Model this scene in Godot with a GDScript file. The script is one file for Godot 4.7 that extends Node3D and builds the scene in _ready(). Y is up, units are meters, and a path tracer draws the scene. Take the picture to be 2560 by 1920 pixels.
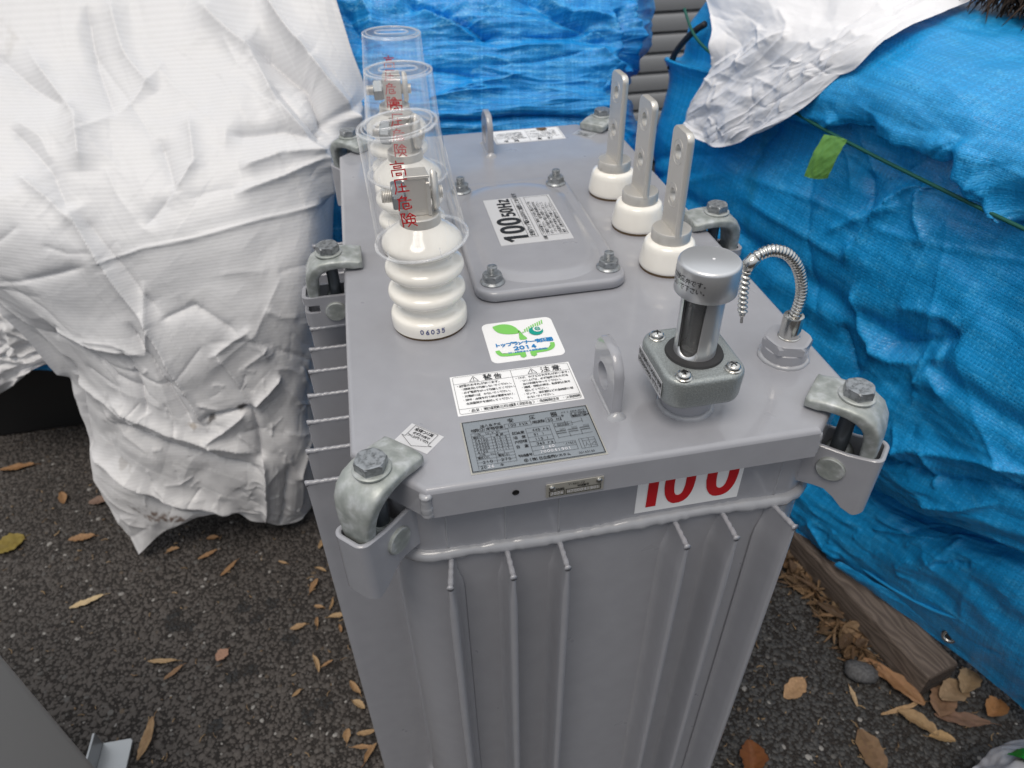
extends Node3D

const H := 0.8          # height of the transformer lid above the ground
const S := 0.70710678
var M := {}             # materials
var glyphs := {}
var turn_no := 0

# ---------------------------------------------------------------- nodes
func numbered(parent: Node, called: String) -> String:
	if not parent.has_node(called):
		return called
	var k := 1
	while parent.has_node("%s_%03d" % [called, k]):
		k += 1
	return "%s_%03d" % [called, k]

func obj(called: String, mesh: Mesh, mat: Material, parent: Node = self, xf := Transform3D.IDENTITY) -> MeshInstance3D:
	var o := MeshInstance3D.new()
	o.mesh = mesh
	if mat != null:
		o.material_override = mat
	o.transform = xf
	o.name = numbered(parent, called)
	parent.add_child(o, true)
	return o

func base(called: String, parent: Node = self, xf := Transform3D.IDENTITY) -> Node3D:
	var o := Node3D.new()
	o.transform = xf
	o.name = numbered(parent, called)
	parent.add_child(o, true)
	return o

func tag(o: Node, label: String, category := "", group := "", kind := "") -> Node:
	if label != "":
		o.set_meta("label", label)
	if category != "":
		o.set_meta("category", category)
	if group != "":
		o.set_meta("group", group)
	if kind != "":
		o.set_meta("kind", kind)
	return o

func copy_part(o: Node3D, parent: Node, called: String, xf: Transform3D) -> Node3D:
	var c: Node3D = o.duplicate()
	c.name = numbered(parent, called)
	parent.add_child(c, true)
	c.transform = xf
	return c

# ---------------------------------------------------------------- mesh tools
func mb() -> SurfaceTool:
	var s := SurfaceTool.new()
	s.begin(Mesh.PRIMITIVE_TRIANGLES)
	s.set_smooth_group(0)
	return s

func done(s: SurfaceTool) -> ArrayMesh:
	s.generate_normals()
	return s.commit()

func trin(s: SurfaceTool, a: Vector3, b: Vector3, c: Vector3, n: Vector3) -> void:
	if (a - c).cross(a - b).dot(n) < 0.0:
		s.add_vertex(a); s.add_vertex(c); s.add_vertex(b)
	else:
		s.add_vertex(a); s.add_vertex(b); s.add_vertex(c)

func quadn(s: SurfaceTool, a: Vector3, b: Vector3, c: Vector3, d: Vector3, n: Vector3) -> void:
	trin(s, a, b, c, n)
	trin(s, a, c, d, n)

func lathe(s: SurfaceTool, prof: Array, n: int, xf := Transform3D.IDENTITY, sharp := 0.6, a0 := 0.0, a1 := TAU, g0 := 1) -> void:
	var g := g0
	for i in prof.size() - 1:
		var p: Vector2 = prof[i]
		var q: Vector2 = prof[i + 1]
		if i > 0:
			var o: Vector2 = prof[i - 1]
			if absf((p - o).angle_to(q - p)) > sharp:
				g += 1
		s.set_smooth_group(g)
		for j in n:
			var t0 := a0 + (a1 - a0) * j / n
			var t1 := a0 + (a1 - a0) * (j + 1) / n
			var c0 := Vector3(cos(t0), 0, sin(t0))
			var c1 := Vector3(cos(t1), 0, sin(t1))
			var A := xf * (c0 * p.x + Vector3.UP * p.y)
			var B := xf * (c1 * p.x + Vector3.UP * p.y)
			var C := xf * (c1 * q.x + Vector3.UP * q.y)
			var D := xf * (c0 * q.x + Vector3.UP * q.y)
			if q.x > 1e-6:
				s.add_vertex(B); s.add_vertex(C); s.add_vertex(D)
			if p.x > 1e-6:
				s.add_vertex(B); s.add_vertex(D); s.add_vertex(A)
	s.set_smooth_group(0)

func inset(poly: PackedVector2Array, d: float) -> PackedVector2Array:
	var n := poly.size()
	var area := 0.0
	for i in n:
		area += poly[i].cross(poly[(i + 1) % n])
	var sg := signf(area)
	var out := PackedVector2Array()
	for i in n:
		var e0 := (poly[i] - poly[(i + n - 1) % n]).normalized()
		var e1 := (poly[(i + 1) % n] - poly[i]).normalized()
		var n0 := Vector2(-e0.y, e0.x) * sg
		var n1 := Vector2(-e1.y, e1.x) * sg
		var bis := n0 + n1
		var k := 2.0 / maxf(bis.length_squared(), 0.3)
		out.append(poly[i] + bis * k * d)
	return out

# rings: array of [inset, y]; polygon in x,z
func prism(s: SurfaceTool, poly: PackedVector2Array, rings: Array, xf := Transform3D.IDENTITY, top := true, bottom := true) -> void:
	var n := poly.size()
	var layers := []
	for r in rings:
		layers.append([inset(poly, r[0]), r[1]])
	var cen := Vector2.ZERO
	for p in poly:
		cen += p / n
	var runs := PackedInt32Array()
	var run := 0
	for i in n:
		var e0 := (poly[i] - poly[(i + n - 1) % n])
		var e1 := (poly[(i + 1) % n] - poly[i])
		if i > 0 and absf(e0.angle_to(e1)) > 0.55:
			run += 1
		runs.append(run)
	var el := (poly[0] - poly[n - 1])
	var ef := (poly[1 % n] - poly[0])
	if run > 0 and absf(el.angle_to(ef)) <= 0.55:
		for i in n:
			if runs[i] == run:
				runs[i] = 0
	var area := 0.0
	for i in n:
		area += poly[i].cross(poly[(i + 1) % n])
	var sg := signf(area)
	var g := 10
	for k in layers.size() - 1:
		var l0: PackedVector2Array = layers[k][0]
		var l1: PackedVector2Array = layers[k + 1][0]
		var y0: float = layers[k][1]
		var y1: float = layers[k + 1][1]
		var wall := absf(layers[k][1] - layers[k + 1][1]) > 0.02 and layers.size() > 2
		g = 1000 if not wall else 5000
		for i in n:
			var j := (i + 1) % n
			var e := (poly[j] - poly[i]).normalized()
			var out := Vector2(e.y, -e.x) * sg
			var hint := Vector3(out.x, 0.0, out.y) + Vector3.UP * (0.5 if (rings[k + 1][0] > rings[k][0] and y1 >= y0) else (-0.5 if rings[k + 1][0] < rings[k][0] else 0.0))
			s.set_smooth_group(g + runs[i])
			quadn(s, xf * Vector3(l0[i].x, y0, l0[i].y), xf * Vector3(l0[j].x, y0, l0[j].y), xf * Vector3(l1[j].x, y1, l1[j].y), xf * Vector3(l1[i].x, y1, l1[i].y), xf.basis * hint)
	if top:
		flat(s, layers[-1][0], layers[-1][1], xf, Vector3.UP)
	if bottom:
		flat(s, layers[0][0], layers[0][1], xf, Vector3.DOWN)
	s.set_smooth_group(0)

func flat(s: SurfaceTool, poly: PackedVector2Array, y: float, xf: Transform3D, n: Vector3) -> void:
	s.set_smooth_group(-1)
	var ix := Geometry2D.triangulate_polygon(poly)
	var hint := xf.basis * n
	for i in range(0, ix.size(), 3):
		var a := poly[ix[i]]
		var b := poly[ix[i + 1]]
		var c := poly[ix[i + 2]]
		trin(s, xf * Vector3(a.x, y, a.y), xf * Vector3(b.x, y, b.y), xf * Vector3(c.x, y, c.y), hint)
	s.set_smooth_group(0)

func bev(y0: float, y1: float, b: float, bb := -1.0) -> Array:
	if bb < 0.0:
		bb = b
	return [[bb, y0], [bb * 0.29, y0 + bb * 0.29], [0.0, y0 + bb], [0.0, y1 - b], [b * 0.076, y1 - b * 0.617], [b * 0.29, y1 - b * 0.29], [b * 0.617, y1 - b * 0.076], [b, y1]]

func rrect(x0: float, z0: float, x1: float, z1: float, r: float, k := 6) -> PackedVector2Array:
	var out := PackedVector2Array()
	var cs := [Vector2(x1 - r, z0 + r), Vector2(x1 - r, z1 - r), Vector2(x0 + r, z1 - r), Vector2(x0 + r, z0 + r)]
	for q in 4:
		for i in k + 1:
			var a := -PI / 2 + q * PI / 2 + i * PI / 2 / k
			out.append(cs[q] + Vector2(cos(a), sin(a)) * r)
	return out

func ngon(r: float, n: int, turn := 0.0, c := Vector2.ZERO) -> PackedVector2Array:
	var out := PackedVector2Array()
	for i in n:
		out.append(c + Vector2(cos(turn + TAU * i / n), sin(turn + TAU * i / n)) * r)
	return out

func box(s: SurfaceTool, x0: float, x1: float, y0: float, y1: float, z0: float, z1: float, b := 0.002, xf := Transform3D.IDENTITY) -> void:
	prism(s, PackedVector2Array([Vector2(x0, z0), Vector2(x1, z0), Vector2(x1, z1), Vector2(x0, z1)]), [[b, y0], [0.0, y0 + b], [0.0, y1 - b], [b, y1]], xf)

# rings: arrays of Vector3, closed loops
func loft(s: SurfaceTool, rings: Array, caps := true, group := 0) -> void:
	s.set_smooth_group(group)
	for k in rings.size() - 1:
		var a: PackedVector3Array = rings[k]
		var b: PackedVector3Array = rings[k + 1]
		var n := a.size()
		var c := Vector3.ZERO
		for i in n:
			c += (a[i] + b[i]) / (2.0 * n)
		var vol := 0.0
		for i in n:
			var j := (i + 1) % n
			vol += (a[i] - b[j]).cross(a[i] - a[j]).dot((a[i] + a[j] + b[i] + b[j]) / 4.0 - c)
			vol += (a[i] - b[i]).cross(a[i] - b[j]).dot((a[i] + a[j] + b[i] + b[j]) / 4.0 - c)
		for i in n:
			var j := (i + 1) % n
			if vol >= 0.0:
				s.add_vertex(a[i]); s.add_vertex(a[j]); s.add_vertex(b[j])
				s.add_vertex(a[i]); s.add_vertex(b[j]); s.add_vertex(b[i])
			else:
				s.add_vertex(a[i]); s.add_vertex(b[j]); s.add_vertex(a[j])
				s.add_vertex(a[i]); s.add_vertex(b[i]); s.add_vertex(b[j])
	if caps:
		for e in [0, rings.size() - 1]:
			var r: PackedVector3Array = rings[e]
			var o: PackedVector3Array = rings[1 if e == 0 else e - 1]
			var c := Vector3.ZERO
			var co := Vector3.ZERO
			for i in r.size():
				c += r[i] / r.size()
				co += o[i] / r.size()
			for i in r.size():
				trin(s, c, r[i], r[(i + 1) % r.size()], c - co)

func tube(s: SurfaceTool, path: PackedVector3Array, radii, n := 10, caps := true, closed := false) -> void:
	var rings := []
	var side := Vector3.ZERO
	var m := path.size()
	for i in m:
		var t := (path[(i + 1) % m if closed else mini(i + 1, m - 1)] - path[(i + m - 1) % m if closed else maxi(i - 1, 0)]).normalized()
		if side == Vector3.ZERO:
			side = t.cross(Vector3.UP if absf(t.y) < 0.9 else Vector3.RIGHT).normalized()
		side = (side - t * side.dot(t)).normalized()
		var up := t.cross(side)
		var r: float = radii if radii is float else radii[i]
		var ring := PackedVector3Array()
		for j in n:
			ring.append(path[i] + (side * cos(TAU * j / n) + up * sin(TAU * j / n)) * r)
		rings.append(ring)
	if closed:
		rings.append(rings[0])
	loft(s, rings, caps and not closed)

func smooth_path(pts: Array, per: int) -> PackedVector3Array:
	var out := PackedVector3Array()
	for i in pts.size() - 1:
		var a: Vector3 = pts[maxi(i - 1, 0)]
		var b: Vector3 = pts[i]
		var c: Vector3 = pts[i + 1]
		var d: Vector3 = pts[mini(i + 2, pts.size() - 1)]
		for k in per:
			out.append(b.cubic_interpolate(c, a, d, float(k) / per))
	out.append(pts[-1])
	return out

# ---------------------------------------------------------------- lettering
func g(line: String) -> void:
	var p := line.split(" ", false)
	var strokes := []
	for k in range(1, p.size()):
		var pl := PackedVector2Array()
		for i in range(0, p[k].length() - 1, 2):
			pl.append(Vector2(p[k][i].hex_to_int(), p[k][i + 1].hex_to_int()) / 15.0)
		if pl.size() > 1:
			strokes.append(pl)
	glyphs[p[0]] = strokes

# strokes of each sign on a 16 x 16 grid, x and y as hex digits
func add_glyphs() -> void:
	g("の 847a4d2754a3d7bc9e")
	g("し 515b7eaeda")
	g("て 14e393685b8ebe")
	g("で 14d393685b8ebe b8c9 d6e7")
	g("す 14e4 919a7b5a67989a9c6f")
	g("な 1494 6129 b3e6 a7ac8e5d6bacee")
	g("い 232a4d6a c4ea")
	g("お 14c4 616d2c86c7ddae d3f5")
	g("そ 32c228e7 e7887bae")
	g("れ 414f 157518 1c8494acbeec")
	g("が 15a5ac8e6d 613a1e c4e8 c1d3 e0f2")
	g("か 15a5ac8e6d 613a1e c4e8")
	g("あ 14d4 626e b6884d2c3997c8dbae")
	g("り 32394a b1b98e")
	g("ま 24d4 28d8 818c5e3c5bde")
	g("く a158ae")
	g("け 323e 64e4 b1b98e")
	g("げ 323e 64c4 a1a98e c1d2 e0f2")
	g("だ 14a4 6129 97d7 8b9edd c1d2 e0f2")
	g("さ 14e4 82b9 3a4d8ebe")
	g("を 14d4 71387798 d6689c7ece")
	g("っ 2897c8da9e")
	g("つ 15a4d6e9bd6e")
	g("に 323e 74d4 6b9dde")
	g("は 323e 64e4 a1ad8e6c8bde")
	g("び 14743a5d9dbab4e9 d1e2 e0f1")
	g("ら 61a2 3439 3987c8cb6e")
	g("も 25b5 29b9 717d9ecdd9")
	g("め 336b b24d2a64b4e8ae")
	g("ん 813e7899aceeda")
	g("や 18b4e79b 7193 338e")
	g("ど 3167 c3584c6ece c1d2 e0f2")
	g("と 3167 c3584c6ece")
	g("ず 14d4 818a6b4a57888a8c5f c0d2 e0f1")
	g("ゆ 232b64c4e89c6a 918a6e")
	g("る 32c227b6ea8e5b8b")
	g("き 24c4 27d7 71ba 4b5e9f")
	g("み 43935b2e1b48ee c6ad")
	g("わ 414f 14742c 2c85c5e8bd")
	g("む 14a4 616c3b4a6c6ebe c3e6")
	g("ト 515e 57c9")
	g("ッ 2438 6377 c48b4e")
	g("プ 14b4a98d4e d1f1f3d3d1")
	g("ラ 32c2 16d6cb7e")
	g("ン 2558 2ed5")
	g("ナ 16e6 81895e")
	g("ー 18e8")
	g("ヶ 613718 45e5 b5a94e")
	g("タ 621828 52d2b84e 599c")
	g("ク 5127 44c4a94e")
	g("ネ 7193 25b51b 888e a8dc")
	g("エ 34c4 848d 1ded")
	g("シ 3254 2658 3ed5")
	g("ス 24b41e 89dd")
	g("テ 34b4 18d8 988b5e")
	g("ム 723ccb 98de")
	g("デ 33a3 17c7 877a4e d1e3 f0f2")
	g("高 7072 13e3 45b5b74745 1f19e9ef 5cacae5e5c")
	g("圧 21e1 212a0f 858d 58c8 3ded")
	g("危 602413 52a284 25e5 251b0f 58b8bb8b 585d7edddb")
	g("険 111f 115135585b2b a165 a1f5 84d4 67e7eb6b67 a4ab ab6f abff")
	g("放 3133 0474 340f 38686d4e a177 95f5 d59b6f 87bcff")
	g("弁 7235d5 a2e6 19f9 585b2f b8bf")
	g("下 12e2 828f 85c9")
	g("全 8018 80f8 48b8 4bbb 888e 1eee")
	g("体 5018 344f 74f4 b0bf b46b b4fb 8cdc")
	g("耳 12e2 424d b2bf 46b6 4aba 0dea")
	g("必 c22d 545c7ebecb 271b 6183 d6f9")
	g("所 1272 25656929 251a0f d193939b7f 97f7 c7cf")
	g("上 818e 86d6 1eee")
	g("変 7173 13e3 6367 a3a7 3518 d5f7 7839 69c94f 5bef")
	g("器 1161651511 91e1e59591 1a6a6f1f1a 9aeaef9f9a 08f8 8308 88fb")
	g("警 1262 3033 5053 25656727 93f3 c0a3 a3f7 e386 18e8 38b8 3aba 3cccff3f3c")
	g("告 5226 35d5 8189 18e8 3bcbcf3f3b")
	g("注 1233 0627 0f3a a0b2 64f4 69f9 5efe a4ae")
	g("意 8082 22d2 5355 b3a5 15f5 37c7cb3b37 39c9 2c1f 5c5fbfbd 9cad ecff")
	g("感 13f3 130c 3676 38787b3b38 a1ce e4b9 d1e2 1c0f 4b4fafad ddff")
	g("電 31d1 13f3f6 1613 8187 4656 a6c6 48c8cc4c48 4aca 888eeeec")
	g("活 1233 0627 0f3a e172 64f4 b1b9 79e9ef7f79")
	g("線 401545 5218 3a3f 1b0e 5b6e 82e2e78782 84e4 b7bf 7a9a6e bbff")
	g("状 313f 0a37 1315 75f5 b1b57f b5ff d1f3")
	g("態 3114 5466 26266c 2666 9195 81b5 96d8 1c0f 4b4fafad ddff")
	g("作 4018 344f 8257 74f4 a4af a8e8 acec")
	g("業 5055 a0a5 2235 d2b5 16f6 28d8 3aba 1cfc 868f 7c2f 9cdf")
	g("源 1233 0627 0f3a 51f1 51585f a2a4 74e4e97974 76e6 abad 8c7f dcef")
	g("切 1676 322c5c7a 93e3ee a3a97f")
	g("充 8082 13f3 7357 37a7 c4d7 695b2f a9aefefb")
	g("部 4143 1474 2548 6658 0888 1b6b6f1f1b 919f 91d1b5d8cb9b")
	g("近 75e5 e173737f a5ad 1132 0737 373c 0e3cff")
	g("保 4018 344f 72e2e67672 b6bf 69f9 b95e b9ff")
	g("守 8082 1614e4e6 18f8 b5bf 5b7d")
	g("点 7177 74d4 37c7cb3b37 2d0f 5d5f 8d9f cdef")
	g("検 313f 0464 3409 3567 a175 a1f5 84d4 77d7db7b77 a4ab ab6f abff")
	g("行 5015 5419 363f 72e2 67f7 b7bf9e")
	g("時 2262 222d 626d 2d6d 2868 b0b6 83e3 76f6 69f9 d6df 8a9c")
	g("主 7082 14d4 28c8 848e 1efe")
	g("回 22d2de2e22 56a6aa5a56")
	g("路 11616515 1161 383f 686f 3868 0f6f a164 82d27a b5f9 7bdbdf7f7b")
	g("端 3032 0363 1448 5448 0d6c b0b4 7274e4e2 67f7 787f 78e8ef aabf")
	g("子 33c384 848e5d 18e8")
	g("接 313f 0565 0c69 a0a2 74e4 8396 d3b6 68f8 a87cdf d88f")
	g("地 313c 0565 0d6c 75e3e9 868dfdfa b1ba")
	g("指 313f 0565 0c69 82d4 818696f6 79e9ef7f79 7cec")
	g("定 8082 1613e3e6 36b6 868e 89c9 580f 5cdfef")
	g("方 7173 13f3 64623f 67b7ae8e")
	g("法 1233 0627 0f3a 73e3 a1a8 58f8 a87def dafe")
	g("及 23c2a7d7ad4f 53481f 68aaef")
	g("手 c143 15e5 0af9 828e6d")
	g("順 111f 4040 414f 717f 81f1 a2a4 94e4ec9c94 97e7 a9dcbf ddff")
	g("運 1132 0737 373c 0e3cff 6361e1e3 84d4da7a74 77d7 5cec a3ad")
	g("搬 313f 0565 0c69 6262 62949e 626f 58a8 b1f1 b1b4 95e5bf 96ff")
	g("移 6123 363f 0466 3609 3768 b165 82d27a b68b a8e88f")
	g("動 6122 0373 15656a1a15 3a3e 0d7d 1c6c 94f4ef a09f")
	g("転 0262 046464 06464a 0a6a 303f 0c7c 93e3 78f8 a87eef dbff")
	g("倒 4018 344f 5191 7257 5898 5c9b 777d a1ab e1ef")
	g("防 111f 115135585b2b a0a3 63f3 935f 97e7dfbe")
	g("止 818e 86d6 353e 0efe")
	g("策 4022 3252 a082 92d2 16e6 4149 38c8 858f 884f 88ef")
	g("施 3133 0474 340f 38686d4e a173 94f4 f7fb 777efefc b5bc")
	g("熱 3036 1353 0666 0c6b 93e3e9f9 b08a 1d0f 5d5f 9d9f ddff")
	g("金 8018 80f8 57a7 4aba 878e 1eee 4b5d cbad")
	g("属 13e3e6 131a0f 1636e6 8689 48c8 3bdbdf 3b3f 7acf")
	g("触 4117 4565 3878 2333 343f 747f 8a3b8b 93e3e9 b0be 8efd")
	g("品 41b1b64641 1969 1a6a6f1f1a 9aeaef9f9a")
	g("名 6127 63d3a83f 5577 5ada de5e5a")
	g("第 4022 3252 a082 92d2 15e5 25e8 38d8 3aedcf 858f 8a2f")
	g("四 13e3ee1e13 635a 939aca")
	g("類 3036 0366 1125 5145 373f 0a6a 3a0f 3a6f 81f1 93e3ec9c93 96e6 99e9 9d8f ddff")
	g("三 23d3 38c8 1eee")
	g("石 12e2 720c 47d7de4e47")
	g("油 1233 0627 0f3a 64e4ef6f64 a1af 6ae9")
	g("絶 401545 5218 3a3f 1b0e 5b6e 9175 92d2b5 75e5ea 7a75 7eefec a5aa")
	g("縁 401545 5218 3a3f 1b0e 5b6e 82e2d5 75f5 b87b b8bf a9ff")
	g("等 4022 3252 a082 92d2 25d5 8388 08f8 0bfb b8bf 5b7d")
	g("級 401545 5218 3a3f 1b0e 5b6e 72d2b6f6cb7f 9298 8fff")
	g("火 818b2f 8bef 2538 d5b8")
	g("気 5015 32e2 45c5 28c8ceefee 3a8f 8a3f")
	g("厳 2142 7182 c1a2 14e4 140f 3656 464f 3b7b 3676 a597 96f6 d79f 99ff")
	g("禁 4047 1262 4216 4256 b0b7 92e2 b286 b2e6 38c8 0af9 8a8f 4c2e cdee")
	g("相 414f 1474 4519 4577 92e2ef9f92 96e6 9aea")
	g("数 3037 0363 1125 5145 0a7a 3860 295b 600f a177 95f5 d59b6f 87bcff")
	g("格 414f 1474 4519 4577 a174 93d37a 96f9 8bebef8f8b")
	g("容 8082 1512e2e5 5436 a4c6 8619 86f9 5bbbbf5f5b")
	g("量 42c2c54542 06f6 38c8cb3b38 3aca 888f 0fff")
	g("周 22e2ef 221b0f 55b5 8358 48c8 59b9bd5d59")
	g("波 1233 0627 0f3a 63f3f6 635b4f a0a7 67d79c5f 89ff")
	g("総 401545 5218 3a3f 1b0e 5b6e 9175 c1e4 a578d7 7c6f 9b9fdfdd fcfe")
	g("質 4112 2636 94b2 37c7cd3d37 39c9 3bcb 4d2f bdef")
	g("内 24e4ef 242f 828747 87bb")
	g("積 6123 363f 0466 3609 3768 a0a5 82f2 84e4 76f6 88d8dd8d88 8bdb 9d7f cdef")
	g("自 7153 33c3cf3f33 37c7 3bcb")
	g("重 b141 05f5 37c7cb3b37 39c9 828e 2dcd 0fff")
	g("入 6181850f 86ef")
	g("冷 1223 0d29 a066 a0f6 84d4 78d8 a97e")
	g("式 04f4 a1acfefb 3888 585d 1ecd d1e2")
	g("年 5018 43d3 38d8 0bfb 8389 838f")
	g("株 414f 1474 4519 4577 9276 84f4 b1bf 67f7 b87d b8ff")
	g("日 32c2cf3f32 38c8")
	g("立 8083 14e4 465c c69d 0efe")
	g("産 8082 23d3 5365 a395 17f7 170f 7959 898f 5bdb 3ffe")
	g("機 414f 1474 4519 6162 9156 74f4 b1beff e7bd 68f8")
	g("度 8082 13f3 131b0f 37e7 67a7 676aaa a5a7 4cca7f 5cef")
	g("省 8185 3316 c3e5 a43a 48c8cf4f48 4aca 4cdc")
	g("基 4149 b1b9 13e3 46b6 48b8 09f9 5a2d aadd 8a8f 4cbc 1fee")
	g("準 1223 0525 1829 6042 53e3 5359 56d6 59e9 a0a9 0bfb 898f")
	g("達 1132 0737 373c 0e3cff a0a3 72d2 54f4 85c5 67e7 5af9 ada7")
	g("成 14e4 140a0f 1767 676d4b a1bbffec d46e c1e2")
	g("続 401545 5218 3a3f 1b0e 5b6e 82e2 b0b4 94d4 6866f6f8 978c5f c7cefd")
	g("別 1151551511 3536 0767 676d4e 387f 919b e1eecf")
	g("。 3b5b5d3d3b")
	g("、 3b5e")
	g("・ 77888787")
	g("● 66866888 8668")
	g("： 7576 7b7c")
	g("（ c1656bcf")
	g("） 51a4ab5f")
	g("Ⅲ 33d3 3dcd 535d 838d b3bd")
	g("0 5292c5ca9d5d2a2552")
	g("1 4373 737e")
	g("2 2452a2c5c72ede")
	g("3 2452a2c5a777 a7daad5e2c")
	g("4 923ada a2ae")
	g("5 c23237a6c9cc9e5e2c")
	g("6 b2743a5ecec9a83a")
	g("7 22c26e")
	g("8 5292c4c59858252452 5898cacc9e5e2c2a58")
	g("9 c85935528292c5cb8e3e")
	g("A 1e72de 49b9")
	g("B 222e9ebda98828 22a2c4a8")
	g("C d462233b5ede")
	g("D 222e9ecbc5a222")
	g("E d2222ece 28b8")
	g("F d2222e 28b8")
	g("G d462233b5ecec888")
	g("H 222e d2de 28d8")
	g("I 727e")
	g("J b2bb9d5d2b")
	g("K 222e d228de")
	g("L 222ede")
	g("M 1e1272d2de 1279d2")
	g("N 2e22ded2")
	g("P 2e22a2c5a828")
	g("R 2e22a2c5a828 78de")
	g("S c4923457ab8e2c")
	g("T 12e2 727e")
	g("U 222b5eaedbd2")
	g("V 127ee2")
	g("W 114e 4e78ae e1ae")
	g("X 12ee e21e")
	g("Y 1278e2 787e")
	g("Z 22d22ede")
	g("k 222e b52a")
	g("g 5239 5aaac5 c5ce8f3e")
	g("z 35c53ece")
	g("l 727e")
	g("v 257ec5")
	g("u 252b 5eae c5ce")
	g("- 38b8")
	g("/ 2ec2")
	g(". 7d7e")
	g("( a15558af")
	g(") 515a8f")
	g("こ 34b4 2b5dcd")
	g("ご 34b4 2b5dcd d1e2 e0f1")
	g("た 14a4 612e 97d7 8b9edd")
	g("う 62b3 3696c8bb6f")
	g("え 72a3 35b52d 799badee")
	g("よ 818d 85d5 8d5d4b8bce")
	g("一 18e8")
	g("二 34c4 1ced")
	g("次 1223 0d29 6138 45e5d7 a5a95f a9ff")
	g("製 2022 0363 3038 0575 a0a6 d1d7 19e9 8a4f 8aff")
	g("造 1132 0737 373c 0e3cff 7264 b0b7 73f3 57f7 79e9ed7d79")
	g("番 c132 24d4 8187 08f8 8418 84e8 39c9cf3f39 3ccc 898f")
	g("号 31c1c53531 18e8 488ccc9f")
	g("形 1272 0777 323f 626f e194 e699 fa8f")
	g("巻 4052 a0b2 24d4 16e6 8168 6618 86fa 4acace 4d4eee")
	g("流 1233 0627 0f3a b0b2 53f3 8357e6 797f a9af d9dfff")
	g("密 8082 1512e2e5 c549 4659c9 898f 3b3fcfcb")
	g("持 313f 0565 0c69 b0b4 73e3 65f5 67f7 c7cf9e 899b")
	g("向 8052 23e3ee 232f 57a7ac5c57")
	g("更 12e2 34c4ca3a34 37c7 828b4f 4bff")
	g("以 323c6a 6487 c1c85f 99ef")
	g("外 4017 42734f 3657 b1bf b6fa")
	g("使 4018 344f 63f3 75e5e97975 a1a96f 8aff")
	g("用 22e2ef 221c0f 27e7 2beb 828f")
	g("前 4052 a0b2 13f3 262f 2666 6f66 2969 2c6c a6ac d5df")
	g("確 1161 310a 2767 6d2d27 73f3f5 a065 8f86 b6bf 89e9 8cec")
	g("認 1151 0363 1656 1858 5b5f1f1b5b 82e2e8 b288 7c6f 9b9fefed")
	g("替 1161 0464 4107 4567 91e1 84f4 c188 c5f7 38c8cf3f38 3bcb")
	g("% 2242 abcd")

# at: Callable(u, v) -> Vector3 with v downwards; n: Callable or Vector3 for the outward side
func write(s: SurfaceTool, text: String, at: Callable, nrm: Callable, x: float, y: float, size: float, weight: float, pitch := 1.06, squeeze := 1.0) -> float:
	var cx := x
	for ch in text:
		var half := ch.unicode_at(0) < 128
		var wd := size * squeeze * (0.62 if half else 1.0)
		if glyphs.has(ch):
			for pl in glyphs[ch]:
				for i in pl.size() - 1:
					var p := Vector2(cx + pl[i].x * wd, y + pl[i].y * size)
					var q := Vector2(cx + pl[i + 1].x * wd, y + pl[i + 1].y * size)
					stroke(s, p, q, at, nrm, weight)
		cx += wd * pitch + (size * 0.06 if half else 0.0)
	return cx

func stroke(s: SurfaceTool, p: Vector2, q: Vector2, at: Callable, nrm: Callable, weight: float) -> void:
	var d := q - p
	if d.length() < 1e-7:
		d = Vector2(1e-6, 0)
	var e := d.normalized() * weight * 0.5
	p -= e * 0.7
	q += e * 0.7
	var w := Vector2(-e.y, e.x)
	var n: Vector3 = nrm.call(p.x, p.y)
	turn_no = (turn_no + 1) % 24
	var up := n * (turn_no * 0.000009)
	s.set_smooth_group(-1)
	quadn(s, at.call(p.x + w.x, p.y + w.y) + up, at.call(q.x + w.x, q.y + w.y) + up, at.call(q.x - w.x, q.y - w.y) + up, at.call(p.x - w.x, p.y - w.y) + up, n)

func line_path(s: SurfaceTool, pts: Array, at: Callable, nrm: Callable, weight: float) -> void:
	for i in pts.size() - 1:
		stroke(s, pts[i], pts[i + 1], at, nrm, weight)

func fill(s: SurfaceTool, pts: PackedVector2Array, at: Callable, n: Vector3) -> void:
	s.set_smooth_group(-1)
	var ix := Geometry2D.triangulate_polygon(pts)
	for i in range(0, ix.size(), 3):
		trin(s, at.call(pts[ix[i]].x, pts[ix[i]].y), at.call(pts[ix[i + 1]].x, pts[ix[i + 1]].y), at.call(pts[ix[i + 2]].x, pts[ix[i + 2]].y), n)

func curve2(pts: Array, per := 6) -> PackedVector2Array:
	var out := PackedVector2Array()
	for i in pts.size() - 1:
		var a: Vector2 = pts[maxi(i - 1, 0)]
		var d: Vector2 = pts[mini(i + 2, pts.size() - 1)]
		for k in per:
			out.append((pts[i] as Vector2).cubic_interpolate(pts[i + 1], a, d, float(k) / per))
	out.append(pts[-1])
	return out

# ---------------------------------------------------------------- materials
func noise(kind: int, freq: float, seed_: int, oct := 3, fract := FastNoiseLite.FRACTAL_FBM) -> FastNoiseLite:
	var n := FastNoiseLite.new()
	n.noise_type = kind
	n.frequency = freq
	n.seed = seed_
	n.fractal_octaves = oct
	n.fractal_type = fract
	return n

func noise_tex(n: FastNoiseLite, size: int, ramp = null) -> NoiseTexture2D:
	var t := NoiseTexture2D.new()
	t.width = size
	t.height = size
	t.seamless = true
	t.noise = n
	if ramp != null:
		var gr := Gradient.new()
		gr.offsets = ramp[0]
		gr.colors = ramp[1]
		t.color_ramp = gr
	return t

func mat(c: Color, rough: float, metal := 0.0, spec := 0.5) -> StandardMaterial3D:
	var m := StandardMaterial3D.new()
	m.albedo_color = c
	m.roughness = rough
	m.metallic = metal
	m.metallic_specular = spec
	return m

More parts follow.
